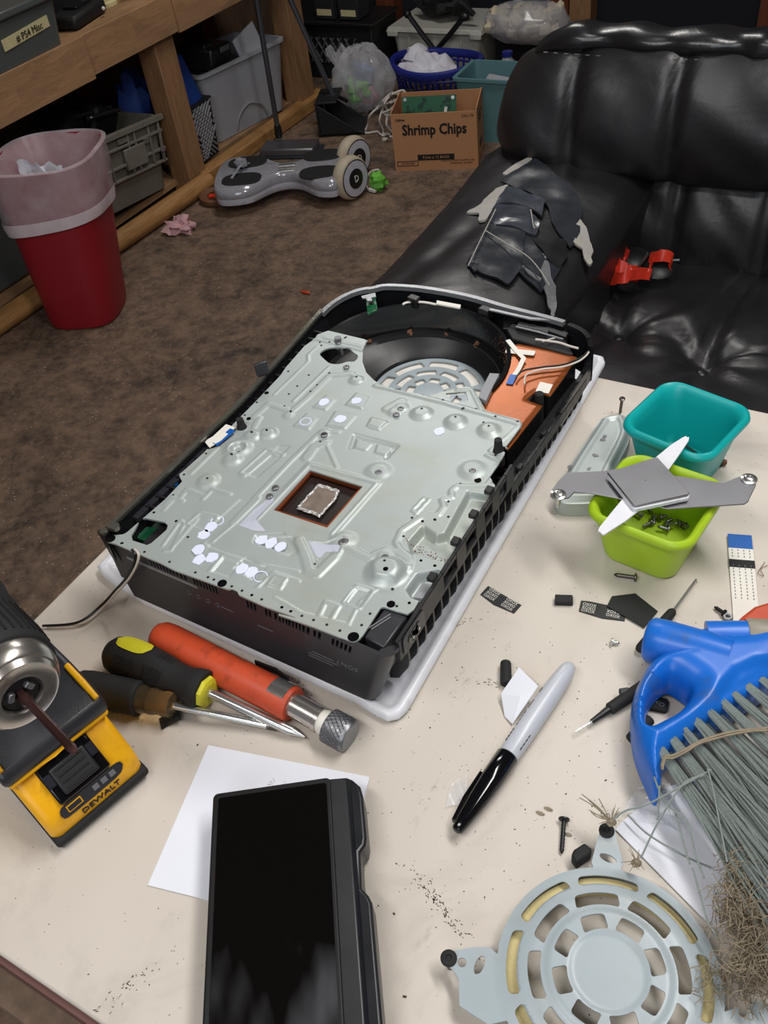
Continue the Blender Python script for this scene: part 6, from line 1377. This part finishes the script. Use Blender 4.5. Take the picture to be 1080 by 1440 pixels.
# ================================================================ CRATES, TOTES AND BASKETS UNDER THE SHELF
def open_box(g, w, d, h, t=.006, taper=.92):
    """open container in its own frame: x width, y depth, base at z = 0"""
    def r_(a, z, k): return [(x*a*k, y*a*k, z) for x, y in rrect(1, 1, .08, 3)]
    def ring(sx, sy, z): return [(x*sx, y*sy, z) for x, y in rrect(1, 1, .07, 3)]
    return g.bowl([ring(w*taper, d*taper, 0), ring(w, d, h), ring(w-2*t, d-2*t, h), ring((w-2*t)*taper, (d-2*t)*taper, t)])
def rim_ring(w, d, z0, z1, t):
    rs_ = [[(x*a, y*b, z) for x, y in rrect(1, 1, .07, 3)] for a, b, z in ((w,d,z0),(w,d,z1),(w-2*t,d-2*t,z1),(w-2*t,d-2*t,z0))]; n = len(rs_[0])
    return G().add([p for r in rs_ for p in r], [(i*n+j, i*n+(j+1)%n, ((i+1)%4)*n+(j+1)%n, ((i+1)%4)*n+j) for i in range(4) for j in range(n)])
# grey ribbed crate: width along the shelf (+y), front face towards +x
cm = frame((-2.350, 1.908, FZ+.074), (-.03, 1, 0))
cr_ = thing('grey_crate', 'dusty grey ribbed plastic crate tipped under the shelf beside the red bin', 'crate', cm @ Matrix.Rotation(.11, 4, 'Y') @ Matrix.Diagonal((1, 1, .92, 1)))
obj('crate_body', open_box(G(), .44, .30, .27, .008, .93), 'crate', cr_, L=True)
def crate_rib(name, c, d, **kw): return obj(name, G().box(c, d), 'crate', cr_, L=True, bevel=.002, seg=1, **kw)
FY = -.150
crate_rib('rim_lip', (0, FY-.006, .262), (.465, .020, .020))
for z in (.215, .150, .105): crate_rib('rib', (0, FY+.004*(1-(z-.1)*3)-.006, z), (.440, .014, .010))
for x in (-.205, -.165, -.065, .04, .075, .150, .205): crate_rib('rib', (x, FY-.004, .185), (.008, .012, .150))
crate_rib('handle_panel', (.06, FY-.006, .165), (.11, .014, .075))
for x in (-.12, .02): crate_rib('rib', (x, FY-.003, .235), (.06, .012, .020))
obj('silver_clip', G().box((.120, FY-.012, .205), (.024,.010,.018)), 'steel', cr_, L=True)
obj('silver_clip', G().box((.195, FY-.012, .150), (.020,.010,.014)), 'steel', cr_, L=True)
cs = thing('black_cases', 'heap of black plastic cases piled in the grey crate', 'case', (-2.30, 1.95, -.63))
obj('case_body', G().box((-2.38, 1.84, -.585), (.15, .17, .11), R=Euler((.25,.1,.2)).to_matrix()), 'dark', cs, bevel=.02)
obj('case_lid', G().box((-2.36, 2.00, -.595), (.13, .11, .11), R=Euler((-.5,.15,-.1)).to_matrix()), 'dark', cs, bevel=.015)
obj('case_edge', G().tube([(-2.27, 1.90, -.545), (-2.28, 2.06, -.575)], .008, 8).tube([(-2.30, 1.88, -.535), (-2.31, 2.05, -.565)], .006, 8), 'shell', cs)
obj('small_lamp', G().ball((-2.262, 1.91, -.545), .006, 8, 6), 'steel', cs)
solo('blue_pouch', G().ball((-2.44, 2.30, -.68), (.06,.07,.15), 14, 10, .5, 2), 'bluething', 'blue pouch standing behind the grey crate', 'pouch')
# lattice basket behind the post, built as a lattice
lbm = frame((-2.285, 2.385, FZ+.047), (-.1, 1, 0)) @ Matrix.Diagonal((1, 1, .86, 1))
lb_ = thing('lattice_basket', 'grey lattice basket with dark lining behind the front post', 'basket', lbm)
obj('dark_lining', open_box(G(), .15, .15, .235, .004, .88), 'dark', lb_, L=True)
lt_ = G()
for s_ in (1, -1):
    for k in range(-5, 7):
        pts = []
        for q in range(9):
            z = .008+.224*q/8; f = .88+.12*z/.235; xx = -.075 + .025*k*1. + s_*.115*(q/8-.5)*1.9
            if abs(xx) < .076: pts.append((xx*f, -.077*f, z))
        if len(pts) > 1: lt_.tube(pts, .0042, 5)
        pts = []
        for q in range(9):
            z = .008+.224*q/8; f = .88+.12*z/.235; xx = -.075 + .025*k + s_*.115*(q/8-.5)*1.9
            if abs(xx) < .076: pts.append((.077*f, xx*f, z))
        if len(pts) > 1: lt_.tube(pts, .0042, 5)
obj('lattice', lt_, 'basketgrey', lb_, L=True, kind='stuff')
obj('basket_rim', G().plate(rrect(.158,.158,.012,3), (0,0,.232), (1,0,0), (0,1,0), .006), 'dark', lb_, L=True)
bc = thing('blue_cloth', 'blue folded cloth rising out of the lattice basket', 'cloth', (-2.27, 2.42, -.68))
obj('cloth_fold', G().box((-2.285, 2.40, -.605), (.09,.11,.20), R=Euler((.05,-.12,.2)).to_matrix(), top=(.7,.6)), 'bluething', bc, bevel=.02)
# milky tote with black device and paper
tm_ = frame((-2.352, 2.725, FZ+.048), (.16, 1, 0)) @ Matrix.Diagonal((.98, .9, .86, 1))
tt = thing('milky_tote', 'milky plastic tote under the shelf holding a black device', 'tote', tm_)
obj('tote_wall', open_box(G(), .47, .30, .305, .006, .84), 'tote', tt, L=True)
obj('tote_rim', rim_ring(.492, .322, .298, .312, .016), 'tote', tt, L=True)
obj('arch_relief', G().tube(smooth([(-.09,-.129,.02), (-.07,-.133,.07), (-.01,-.136,.105), (.06,-.134,.075), (.09,-.130,.02)], 5), .006, 6), 'basketgrey', tt, L=True)
dv = thing('black_device', 'black boxy device lying on top in the milky tote', 'device', (-2.29, 2.62, -.62))
obj('device_body', G().box((-2.345, 2.635, -.585), (.15, .17, .085), R=Euler((-.12,.10,.2)).to_matrix()), 'black', dv, bevel=.012)
obj('device_knob', G().box((-2.30, 2.59, -.540), (.04,.05,.03)), 'black', dv, bevel=.006)
obj('device_label', G().box((-2.266, 2.665, -.565), (.004,.07,.018), R=Euler((-.12,.10,.2)).to_matrix()), 'edgegrey', dv)
solo('white_sheet', G().box((-2.285, 2.845, -.625), (.006, .13, .15), R=Euler((.30,-.06,-.16)).to_matrix()), 'whitepaper', 'white sheet sticking out of the milky tote', 'sheet')
# dark see-through drawer at the far left
dd_ = thing('smoky_drawer', 'smoky clear plastic drawer at the left edge behind the red bin', 'drawer', (-2.40, 1.30, FZ+.046))
obj('drawer_box', G().box((-2.43, 1.30, -.752), (.36, .34, .24)), 'bindark', dd_, bevel=.012)
obj('drawer_lid', G().box((-2.43, 1.30, -.622), (.37, .36, .018)), 'dark', dd_, bevel=.004)
# ================================================================ ON TOP OF THE SHELF
DZ = -.270
pb = thing('labelled_bin', 'clear lidded bin with handwritten tape label on the shelf top', 'bin', (-2.28, 1.58, DZ))
bmx = frame((-2.29, 1.60, DZ), (-.03, 1, 0))
ROOTM[pb.name] = bmx.copy(); pb.matrix_world = bmx
obj('bin_wall', open_box(G(), .40, .34, .125, .005, .93), 'bindark', pb, L=True)
obj('bin_lid', G().box((0, 0, .132), (.425, .365, .022)), 'bindark', pb, L=True, bevel=.006)
obj('tape_label', G().box((.050, -.1665, .067), (.190, .002, .030), R=Euler((.08,-.06,0)).to_matrix()), 'masktape', pb, L=True)
tm3 = bmx @ (Matrix.Translation((.062, -.1690, .066)) @ Matrix.Rotation(PI/2, 4, 'X') @ Matrix.Rotation(.06, 4, 'Z'))
text('# PS4 Misc', .026, tm3, 'ink', pb, 'handwriting', .0008, sx=.95)
bs_ = thing('black_charger', 'black game charger lying on the shelf top beside the labelled bin', 'charger', (-2.23, 1.98, DZ))
obj('charger_body', G().box((-2.24, 1.97, DZ+.022), (.10,.20,.040), rz=.25), 'dark', bs_, bevel=.012)
obj('charger_light', G().ball((-2.185, 2.03, DZ+.024), .006, 8, 6), 'whitelab', bs_)
obj('charger_top', G().box((-2.25, 1.99, DZ+.046), (.05,.10,.012), rz=.25), 'shellgloss', bs_, bevel=.004)
solo('dark_box', G().box((-2.42, 1.98, DZ+.07), (.18,.22,.14)), 'dark', 'dark box standing on the shelf behind the black charger', 'box', bevel=.006)
sp = thing('cream_spool', 'cream coloured spool on the shelf top behind the black charger', 'spool', (-2.28, 2.10, DZ))
obj('spool_body', G().lathe([(.052,0),(.052,.010),(.040,.014),(.040,.050),(.052,.054),(.052,.064),(.012,.064)], (-2.30, 2.14, DZ), (0,0,1), 28), 'masktape', sp)
solo('clear_bag', G().ball((-2.24, 2.275, DZ+.030), (.05,.07,.024), 16, 10, .9, 6), 'bagfilm', 'small clear plastic bag on the shelf top edge', 'bag', ang=25)

# ================================================================ HOVERBOARD
h0, h1 = Vector((-1.990, 2.182, FZ)), Vector((-1.570, 2.392, FZ))
hx = (h1-h0).normalized(); hm = frame((h0+h1)/2, hx); HL = (h1-h0).length
hb_ = thing('hoverboard', 'clear shelled hoverboard with dark foot pads and dirty white wheels', 'hoverboard', hm)
hw = [(-.255,.055),(-.245,.125),(-.20,.152),(-.12,.140),(-.05,.066),(0,.046),(.05,.066),(.12,.140),(.185,.150),(.195,.09)]
ho_ = closed(hw + [(x, -y) for x, y in hw[::-1]], 4)
def hsec(k, z): return [(x*(1 if abs(x) > .2 else 1), y*k, z) for x, y in ho_]
obj('white_belly', G().bowl([hsec(.70,.030), hsec(.97,.040), hsec(1.0,.058), hsec(.985,.066)]), 'hoverwhite', hb_, L=True, ang=60)
obj('clear_shell', G().bowl([hsec(1.0,.064), hsec(1.02,.072), hsec(.99,.086), hsec(.90,.098), hsec(.80,.100)]), 'hoverclear', hb_, L=True, ang=60)
def pad(c, a, b, n=24): return [(c[0]+a*math.copysign(abs(math.cos(t))**.75, math.cos(t)), c[1]+b*math.copysign(abs(math.sin(t))**.8, math.sin(t))) for t in [2*PI*k/n for k in range(n)]]
for cx0 in (-.155, .125):
    for cy0 in (-.072, .074): obj('foot_pad', G().prism(pad((cx0, cy0), .072, .050), .097, .1035), 'blackmatt', hb_, L=True, bevel=.002)
for y in (-.030, -.012, .014, .030): obj('centre_hinge', G().tube([(-.030, y, .098), (.030, y, .098)], .0075, 10), 'steel', hb_, L=True)
for q in ((-.245,-.060,.082), (-.240,-.075,.062), (-.250,.06,.085), (-.252,.0,.080)): obj('fender_light', G().ball(q, (.010,.012,.010), 10, 8), 'whitelab', hb_, L=True)
def wheel(c, ax):
    w = obj('wheel', G().lathe([(.046,-.024),(.062,-.024),(.072,-.017),(.075,0),(.072,.017),(.062,.024),(.046,.024)], c, ax, 36), 'tire', hb_, L=True, ang=50)
    c = Vector(c); ax = Vector(ax).normalized()
    obj('white_ring', G().lathe([(.060,.0245),(.060,.027),(.034,.028),(.034,.024)], c, ax, 36), 'hoverwhite', w, L=True)
    obj('black_ring', G().lathe([(.0615,.0240),(.0640,.0262),(.0600,.0268),(.0590,.0262)], c, ax, 36, False), 'black', w, L=True)
    obj('hub_cap', G().lathe([(.033,.026),(.033,.030),(.030,.031),(.004,.031)], c, ax, 28), 'black', w, L=True)
    return w
for (cy0, s0) in ((-.080, 1), (.095, 1)):
    c = (.232, cy0, .075); w = wheel(c, (1, -.80, .06))
    ax = Vector((1,-.80,.06)).normalized(); ux_ = Vector((.80,1,0)).normalized(); m = Matrix((ux_, ax.cross(ux_).normalized(), ax)).transposed().to_4x4(); m.translation = Vector(c) + ax*.0318
    text('D', .034, hm @ m, 'whitelab', w, 'hub_letter', .0012, sx=.85)
obj('hand_strap', G().ribbon([(-.19,-.072,.106), (-.165,-.02,.125), (-.14,.03,.115)], .010, .002), 'hoverclear', hb_, L=True)
obj('clear_knob', G().ball((-.165,.010,.125), (.024,.018,.018), 12, 8, .6, 3), 'hoverclear', hb_, L=True)
solo('green_ball', G().ball((-1.475, 2.400, FZ+.035), .032, 12, 8, .5, 7), 'greenball', 'small green rubber ball behind the hoverboard wheel', 'ball', ang=20)
uc = G().tube(smooth([(-1.5577, 2.5463, -0.915), (-1.5775, 2.52, -0.915), (-1.5557, 2.4427, -0.915), (-1.515, 2.3864, -0.912), (-1.4918, 2.3769, -0.912)], 6), .004, 6)
wc = thing('white_cable', 'short white charging cable on the floor beside the hoverboard wheel', 'cable', (-1.5398, 2.4279, -0.92))
obj('cord', uc, 'wire', wc); obj('plug', G().box((-1.4869, 2.3757, -0.91), (.030,.014,.012), rz=-.2), 'whitelab', wc, bevel=.002)

# ================================================================ MOP AND DUSTPAN
mp_ = thing('flat_mop', 'flat grey mop with a tall grey pole standing beside the milky tote', 'mop', (-2.03, 2.62, FZ))
obj('pole', G().tube([(-2.050, 2.62, FZ+.05), (-2.00, 2.57, -.45), (-1.90, 2.48, .25)], .010, 10), 'poleg', mp_)
obj('mop_head', G().box((-1.99, 2.60, FZ+.022), (.22, .10, .030), rz=.3), 'dullsteel', mp_, bevel=.006)
obj('mop_pad', G().box((-1.99, 2.60, FZ+.005), (.25, .12, .010), rz=.3), 'tape', mp_, bevel=.003)
obj('pole_joint', G().lathe([(.014,0),(.016,.02),(.013,.05)], (-2.050, 2.62, FZ+.05), (.1,-.08,1), 14), 'black', mp_)
dp = thing('upright_dustpan', 'black upright dustpan with a long grey handle by the second post', 'dustpan', (-1.88, 2.83, FZ))
obj('pole', G().tube([(-1.925, 2.86, -.80), (-2.02, 2.80, -.42), (-2.16, 2.72, .25)], .010, 10), 'poleg', dp)
pm_ = frame((-1.90, 2.87, FZ+.008), (.85, .35, 0)) @ Matrix.Diagonal((.85, .85, 1, 1))
pg = G().box((0, 0, .004), (.22, .19, .008)).box((-.105, 0, .065), (.010, .19, .13)).add([(-.10,-.095,0),(.10,-.095,0),(-.10,-.095,.12),(-.10,-.089,0),(.10,-.089,0),(-.10,-.089,.12)], [(0,1,2),(5,4,3),(0,3,4,1),(1,4,5,2),(2,5,3,0)]).add([(-.10,.095,0),(.10,.095,0),(-.10,.095,.12),(-.10,.089,0),(.10,.089,0),(-.10,.089,.12)], [(2,1,0),(3,4,5),(1,4,3,0),(2,5,4,1),(0,3,5,2)]).box((-.055, 0, .125), (.10, .19, .008))
obj('pan', pg.xf(pm_), 'dark', dp, bevel=.003)
obj('pivot_arm', G().tube(smooth([(-1.955, 2.83, -.86), (-1.965, 2.84, -.80), (-1.925, 2.86, -.785), (-1.89, 2.90, -.82)], 5), .008, 8), 'black', dp)

# ================================================================ BAG, CORDS, CARTON, BASKETS AT THE BACK
pbg = thing('plastic_bag', 'clear plastic bag of toys on the floor by the back posts', 'bag', (-1.86, 3.05, FZ))
def bag_pt(u, v):
    t = 2*PI*u; ph = PI*v; r = math.sin(ph)**.8; k = 1+.16*noise.noise(Vector((math.cos(t)*2, math.sin(t)*2, v*5)))+.07*noise.noise(Vector((math.cos(t)*5, math.sin(t)*5, v*12)))
    return (-1.918+.128*r*k*math.cos(t)+.02*v, 3.06+.11*r*k*math.sin(t), FZ+.13-.125*math.cos(ph)*k)
obj('bag_film', G().grid(bag_pt, 40, 26, True), 'bagfilm', pbg, ang=22)
obj('bag_neck', G().grid(lambda u, v: (-2.00+.03*v+.045*(1-v)*math.cos(2*PI*u)*(1+.3*math.sin(u*40)), 3.04+.04*(1-v)*math.sin(2*PI*u), -.78+.10*(1-v)+.02*math.sin(u*31)), 24, 6, True), 'bagfilm', pbg, ang=22)
gt = thing('green_toy', 'lime green toy inside the clear plastic bag', 'toy', (-1.89, 3.02, FZ+.04))
tgx = G()
for k in range(9): tgx.ball((-1.93+.022*(k%4)-.01*(k//4), 3.01+.012*(k%3), FZ+.065+.028*(k//3)), (.022,.018,.018), 8, 6, .5, k)
obj('toy_body', tgx, 'greenball', gt, kind='stuff')
solo('blue_packet', G().box((-1.88, 3.03, FZ+.165), (.09,.03,.07), R=Euler((.2,.3,.1)).to_matrix()), 'bluething2', 'pale blue packet inside the clear plastic bag', 'packet', bevel=.008)
solo('pink_packet', G().box((-1.865, 3.03, FZ+.075), (.07,.03,.07), R=Euler((.2,-.4,.2)).to_matrix()), 'pink', 'pinkish packet inside the clear plastic bag', 'packet', bevel=.008)
ct = thing('cable_tangle', 'tangled pale cables spilling down beside the cardboard carton', 'cable', (-1.62, 2.75, FZ))
rc_ = random.Random(21)
for k, pts in enumerate([[(-1.6446,2.85,-0.7781), (-1.7109,2.85,-0.8008), (-1.7705,2.85,-0.8419), (-1.8151,2.85,-0.9205), (-1.8152,2.85,-0.9589), (-1.7561,2.85,-0.9773), (-1.7112,2.85,-0.9729)], [(-1.5949,2.84,-0.7534), (-1.6566,2.84,-0.749), (-1.7036,2.84,-0.7877), (-1.7229,2.84,-0.8526), (-1.7217,2.84,-0.927), (-1.691,2.84,-0.9431), (-1.6656,2.84,-0.9125), (-1.6686,2.84,-0.8481), (-1.7083,2.84,-0.8241)], [(-1.5548,2.83,-0.7644), (-1.6084,2.83,-0.7378), (-1.6622,2.83,-0.7546), (-1.6879,2.83,-0.7919), (-1.6864,2.83,-0.8642), (-1.6673,2.83,-0.9274)], [(-1.5684,2.86,-0.7937), (-1.6198,2.86,-0.7887), (-1.6751,2.86,-0.8107), (-1.7,2.86,-0.8399), (-1.659,2.86,-0.8548), (-1.684,2.86,-0.8846)], [(-1.7053,2.835,-0.822), (-1.6394,2.835,-0.8034), (-1.575,2.835,-0.7852), (-1.5554,2.835,-0.7749), (-1.6033,2.835,-0.761), (-1.6685,2.835,-0.7833)], [(-1.683,2.8,-0.9264), (-1.6911,2.8,-0.965), (-1.7001,2.8,-0.9754)]]):
    obj('cord', G().tube([(x, y+.012*math.sin(i*.9+k), max(z, FZ+.006)) for i, (x, y, z) in enumerate([tuple(v) for v in smooth(pts, 6)])], .0042, 6), 'wire', ct)
obj('plug', G().box((-1.6963, 2.8, -0.9541), (.018,.014,.022)).box((-1.6784, 2.8, -0.9504), (.014,.014,.02)), 'whitelab', ct)
obj('dark_bundle', G().ball((-1.5817, 2.85, -0.7735), (.05,.03,.035), 12, 8, .6, 3), 'black', ct)
ct.location.x += .018
# cardboard carton
k0, k1 = Vector((-1.4912, 2.5584, -0.92)), Vector((-1.2023, 2.6586, -0.92)); kx = (k1-k0).normalized(); KW = (k1-k0).length
km = frame(k0, kx)
cb = thing('cardboard_carton', 'brown cardboard carton printed Shrimp Chips holding a green circuit board', 'box', km)
KD, KH = .215, .205
g = G()
tk = .004
g.box((KW/2, tk/2, KH/2), (KW, tk, KH)); obj('front_wall', g, 'card', cb, L=True)
obj('back_wall', G().box((KW/2, KD-tk/2, KH/2), (KW, tk, KH)), 'card', cb, L=True)
for x in (tk/2, KW-tk/2): obj('side_wall', G().box((x, KD/2, KH/2+.006), (tk, KD-2*tk, KH)), 'card', cb, L=True)
obj('carton_floor', G().box((KW/2, KD/2, tk/2), (KW-2*tk, KD-2*tk, tk)), 'cardin', cb, L=True)
fm_ = lambda u, v: km @ (Matrix.Translation((KW*u, -.0006, KH*v)) @ Matrix.Rotation(PI/2, 4, 'X'))
text('Shrimp Chips', .052, fm_(.50, .715), 'ink', cb, 'carton_lettering', .0008, sx=.82, bold=.0016)
text('Calbee', .012, fm_(.105, .90), 'ink', cb, 'carton_lettering', .0008, bold=.0003)
text('CK2179', .013, fm_(.895, .925), 'ink', cb, 'carton_lettering', .0008)
obj('black_bar', G().box((KW*.50, -.0006, KH*.235), (KW*.44, .0012, .021)), 'ink', cb, L=True)
fz = fm_(.50, .235); fz = fz @ Matrix.Translation((0,0,.0012)); text('9.5oz x 12 BAGS', .014, fz, 'card', cb, 'carton_lettering', .0006)
text('MANUFACTURED IN JAPAN, INC.', .0085, fm_(.76, .165), 'ink', cb, 'carton_lettering', .0006)
text('TORRANCE, CA 90501', .0085, fm_(.80, .115), 'ink', cb, 'carton_lettering', .0006)
fr_ = G()
for z in (.105, .185): fr_.box((KW*.155, -.0006, KH*(z-.01)), (KW*.25, .0012, .002))
for x in (.03, .28): fr_.box((KW*x, -.0006, KH*.135), (.002, .0012, KH*.09))
obj('print_frame', fr_, 'ink', cb, L=True)
text('10.000.000', .011, fm_(.155, .135), 'ink', cb, 'carton_lettering', .0006)
sl = G()
for z in (.72, .82): sl.box((KW+.0006, KD*.45, KH*z), (.0012, KD*.3, .008))
sl.box((KW+.0006, KD*.5, KH*.28), (.0012, KD*.35, .018))
obj('side_print', sl, 'ink', cb, L=True)
gb = thing('circuit_board', 'large green circuit board leaning inside the cardboard carton', 'circuit board', tuple(km @ Vector((.12, .10, .1))))
bmm = km @ (Matrix.Translation((.130, .055, .165)) @ Matrix.Rotation(-.28, 4, 'X'))
obj('board', G().box((0,0,0), (.195, .004, .150)).xf(bmm), 'pcb', gb)
ck_ = G(); rk = random.Random(4)
for k in range(26): ck_.box((rk.uniform(-.085,.085), -.0045, rk.uniform(.0,.068)), (rk.uniform(.004,.018), .005, rk.uniform(.003,.012)))
obj('board_chip', ck_.xf(bmm), 'pcbdark', gb, kind='stuff')
obj('mount_hole', G().lathe([(.006,0),(.006,.001)], (-.086,-.003,.066), (0,-1,0), 14).lathe([(.006,0),(.006,.001)], (.086,-.003,.066), (0,-1,0), 14).xf(bmm), 'steel', gb)
obj('white_connector', G().box((.060,-.010,.020), (.010,.014,.034), R=Euler((0,.2,0)).to_matrix()).xf(bmm), 'whitelab', gb)
# blue laundry basket: rim, slats
bc_ = Vector((-1.652, 3.235, 0)); zr = -.768
bb = thing('laundry_basket', 'round navy blue laundry basket with open slats behind the carton', 'basket', (bc_.x, bc_.y, FZ))
EA, EB = .192, .145
def el(t, k, z): return (bc_.x+EA*k*math.cos(t), bc_.y+EB*k*math.sin(t), z)
obj('rim', G().tube([el(2*PI*k/48, 1, zr + .008*math.cos(4*PI*k/48)) for k in range(49)], .013, 8, flat=1.3), 'bluebasket', bb)
obj('base', G().prism([el(2*PI*k/32, .78, 0)[:2] for k in range(32)], FZ, FZ+.012), 'bluebasket', bb)
for k in range(36):
    t = 2*PI*k/36; obj('slat', G().ribbon([el(t, .78, FZ+.006), el(t, .90, -.85), el(t, .985, zr)], .010, .003, side=Vector((-math.sin(t)*EA, math.cos(t)*EB, 0))), 'bluebasket', bb)
for z, kq in ((-.80,.95), (-.86,.89)): obj('hoop', G().tube([el(2*PI*k/40, kq, z) for k in range(41)], .005, 6), 'bluebasket', bb)
wcl = thing('white_laundry', 'white crumpled cloth heaped in the blue laundry basket', 'cloth', (bc_.x, bc_.y, -.83))
def cl_pt(u, v):
    t = 2*PI*u; r = 1-v; z = -.785 + .060*(v**.7)*(1+.6*noise.noise(Vector((math.cos(t)*1.6*r, math.sin(t)*1.6*r, 2)))) + .025*noise.noise(Vector((math.cos(t)*4*r, math.sin(t)*4*r, 6)))
    return (bc_.x-.035+EA*.66*r*math.cos(t), bc_.y-.015+EB*.70*r*math.sin(t), z)
obj('cloth_heap', G().grid(cl_pt, 40, 14, True), 'cloth', wcl, ang=50)
obj('cloth_peak', G().ball((bc_.x-.085, bc_.y-.01, -.745), (.055,.050,.040), 14, 10, .5, 4), 'cloth', wcl, ang=40)
# teal tote right of the carton
tq = thing('teal_tote', 'teal grey plastic tote between the carton and the sofa', 'tote', frame((-1.215, 2.975, FZ), (1, .04, 0)) @ Matrix.Diagonal((1, .80, .86, 1)))
obj('tote_wall', open_box(G(), .36, .24, .265, .006, .90), 'tealtote', tq, L=True)
obj('tote_lip', rim_ring(.378, .258, .256, .268, .014), 'tealtote', tq, L=True)
solo('paper_stack', G().box((-1.22, 2.99, -.755), (.18,.03,.07), R=Euler((.3,.1,0)).to_matrix()), 'tote', 'pale papers inside the teal grey tote', 'paper', bevel=.004)
# big off-white lidded tote with a folding stand leaning on it
wt = thing('storage_tote', 'large off white lidded tote against the back wall', 'tote', frame((-1.795, 3.64, FZ), (1, .02, 0)) @ Matrix.Diagonal((1.05, 1, .66, 1)))
obj('tote_body', open_box(G(), .40, .28, .275, .008, .90), 'toteback', wt, L=True)
obj('tote_lid', G().box((0, 0, .285), (.445, .315, .030), top=(.95,.95)), 'toteback', wt, L=True, bevel=.006)
for x in (-.12, 0, .12): obj('rib', G().box((x, -.137, .14), (.010, .010, .22)), 'toteback', wt, L=True)
for x in (-.19, .19): obj('lid_latch', G().box((x, -.150, .262), (.05, .016, .035)), 'toteback', wt, L=True, bevel=.004)
fs = thing('folding_stand', 'black folding stand with crossed legs in front of the off white tote', 'stand', (-1.78, 3.42, FZ))
for pts in ([(-1.8669,3.412,-0.6442), (-1.8075,3.412,-0.7173), (-1.7508,3.412,-0.7805), (-1.7329,3.412,-0.8018)], [(-1.6057,3.424,-0.6461), (-1.6734,3.424,-0.7154), (-1.7389,3.424,-0.7778), (-1.7781,3.424,-0.8229)]):
    obj('leg', G().tube(smooth(pts, 4), .011, 8), 'black', fs)
obj('foot_cap', G().ball((-1.8672, 3.412, -0.6463), .016, 10, 8).ball((-1.6084, 3.424, -0.6496), (.026,.018,.018), 10, 8), 'black', fs)
bbg = thing('black_bag', 'black bag slumped on the lid of the off white tote', 'bag', (-1.78, 3.58, FZ+.21))
obj('bag_body', G().ball((-1.79, 3.62, FZ+.285), (.13,.09,.062), 20, 12, .5, 8), 'blackmatt', bbg)
obj('bag_strap', G().tube(smooth([(-1.70, 3.52, FZ+.25), (-1.66, 3.5, FZ+.30), (-1.61, 3.52, FZ+.25)], 5), .012, 8), 'blackmatt', bbg)
pf = thing('packing_bag', 'clear bag of beige packing puffs above the water jug', 'bag', (-1.46, 3.52, -.76))
pz_ = G(); rp = random.Random(8)
for k in range(60): pz_.ball((-1.37+rp.uniform(-.15,.14), 3.52+rp.uniform(-.08,.06), -.690+rp.uniform(-.045,.05)), (rp.uniform(.018,.03),)*3, 7, 5, .6, k)
obj('puffs', pz_, 'puffs', pf, kind='stuff')
obj('bag_film', G().grid(lambda u, v: (-1.37+.185*math.sin(PI*v)**.7*math.cos(2*PI*u)*(1+.08*noise.noise(Vector((u*9,v*9,1)))), 3.52+.115*math.sin(PI*v)**.7*math.sin(2*PI*u), -.690-.075*math.cos(PI*v)+.01*noise.noise(Vector((u*7,v*9,3)))), 30, 16, True), 'bagfilm', pf, ang=25)
solo('blue_label_bag', G().ball((-1.160, 3.50, -.725), (.045,.03,.05), 12, 8, .5, 9), 'bluething2', 'blue and white label pouch hanging at the end of the puff bag', 'pouch')
solo('dark_carton', G().box((-1.40, 3.66, -.845), (.30, .14, .15)), 'dark', 'dark box standing behind the water jug', 'box', bevel=.006)
jg = thing('water_jug', 'milky plastic water jug behind the teal grey tote', 'jug', (-1.355, 3.28, FZ))
obj('jug_body', G().lathe([(.056,0),(.062,.008),(.062,.085),(.055,.115),(.036,.150),(.020,.168),(.018,.178)], (-1.355, 3.28, FZ), (0,0,1), 28), 'jug', jg)
obj('jug_cap', G().lathe([(.021,0),(.021,.016),(.004,.018)], (-1.355, 3.28, FZ+.178), (0,0,1), 20), 'bluebasket', jg)
solo('blue_box', G().box((-1.24, 3.28, FZ+.075), (.07,.06,.15)), 'bluething2', 'blue box standing right of the water jug', 'box', bevel=.004)
# black milk crate against the back wall, with a box on it
mc = thing('milk_crate', 'black milk crate with lattice front against the back wall', 'crate', frame((-2.24, 3.50, FZ), (1, .03, 0)) @ Matrix.Diagonal((1.1, 1, .80, 1)))
obj('crate_box', G().box((0, 0, .15), (.36, .24, .30)), 'dark', mc, L=True, bevel=.006)
lg = G()
for k in range(7):
    lg.tube([(-.10+.034*k, -.124, .09), (-.10+.034*k-.05, -.124, .22)], .005, 5); lg.tube([(-.15+.034*k, -.124, .09), (-.15+.034*k+.05, -.124, .22)], .005, 5)
obj('lattice', lg, 'basketgrey2', mc, L=True, kind='stuff')
obj('crate_lip', G().box((0, -.005, .292), (.38, .26, .018)), 'black', mc, L=True, bevel=.004)
for x, lb2 in ((-2.28, 'left grey box with a white label on the black milk crate'), (-2.155, 'right grey box with a white label on the black milk crate')):
    q = thing('grey_box', lb2, 'box', (x, 3.45, FZ+.243)); obj('box_body', G().box((x, 3.45, FZ+.302), (.10,.10,.115)), 'shell', q, bevel=.003); obj('box_label', G().box((x, 3.3992, FZ+.272), (.075,.002,.025)), 'masktape', q)
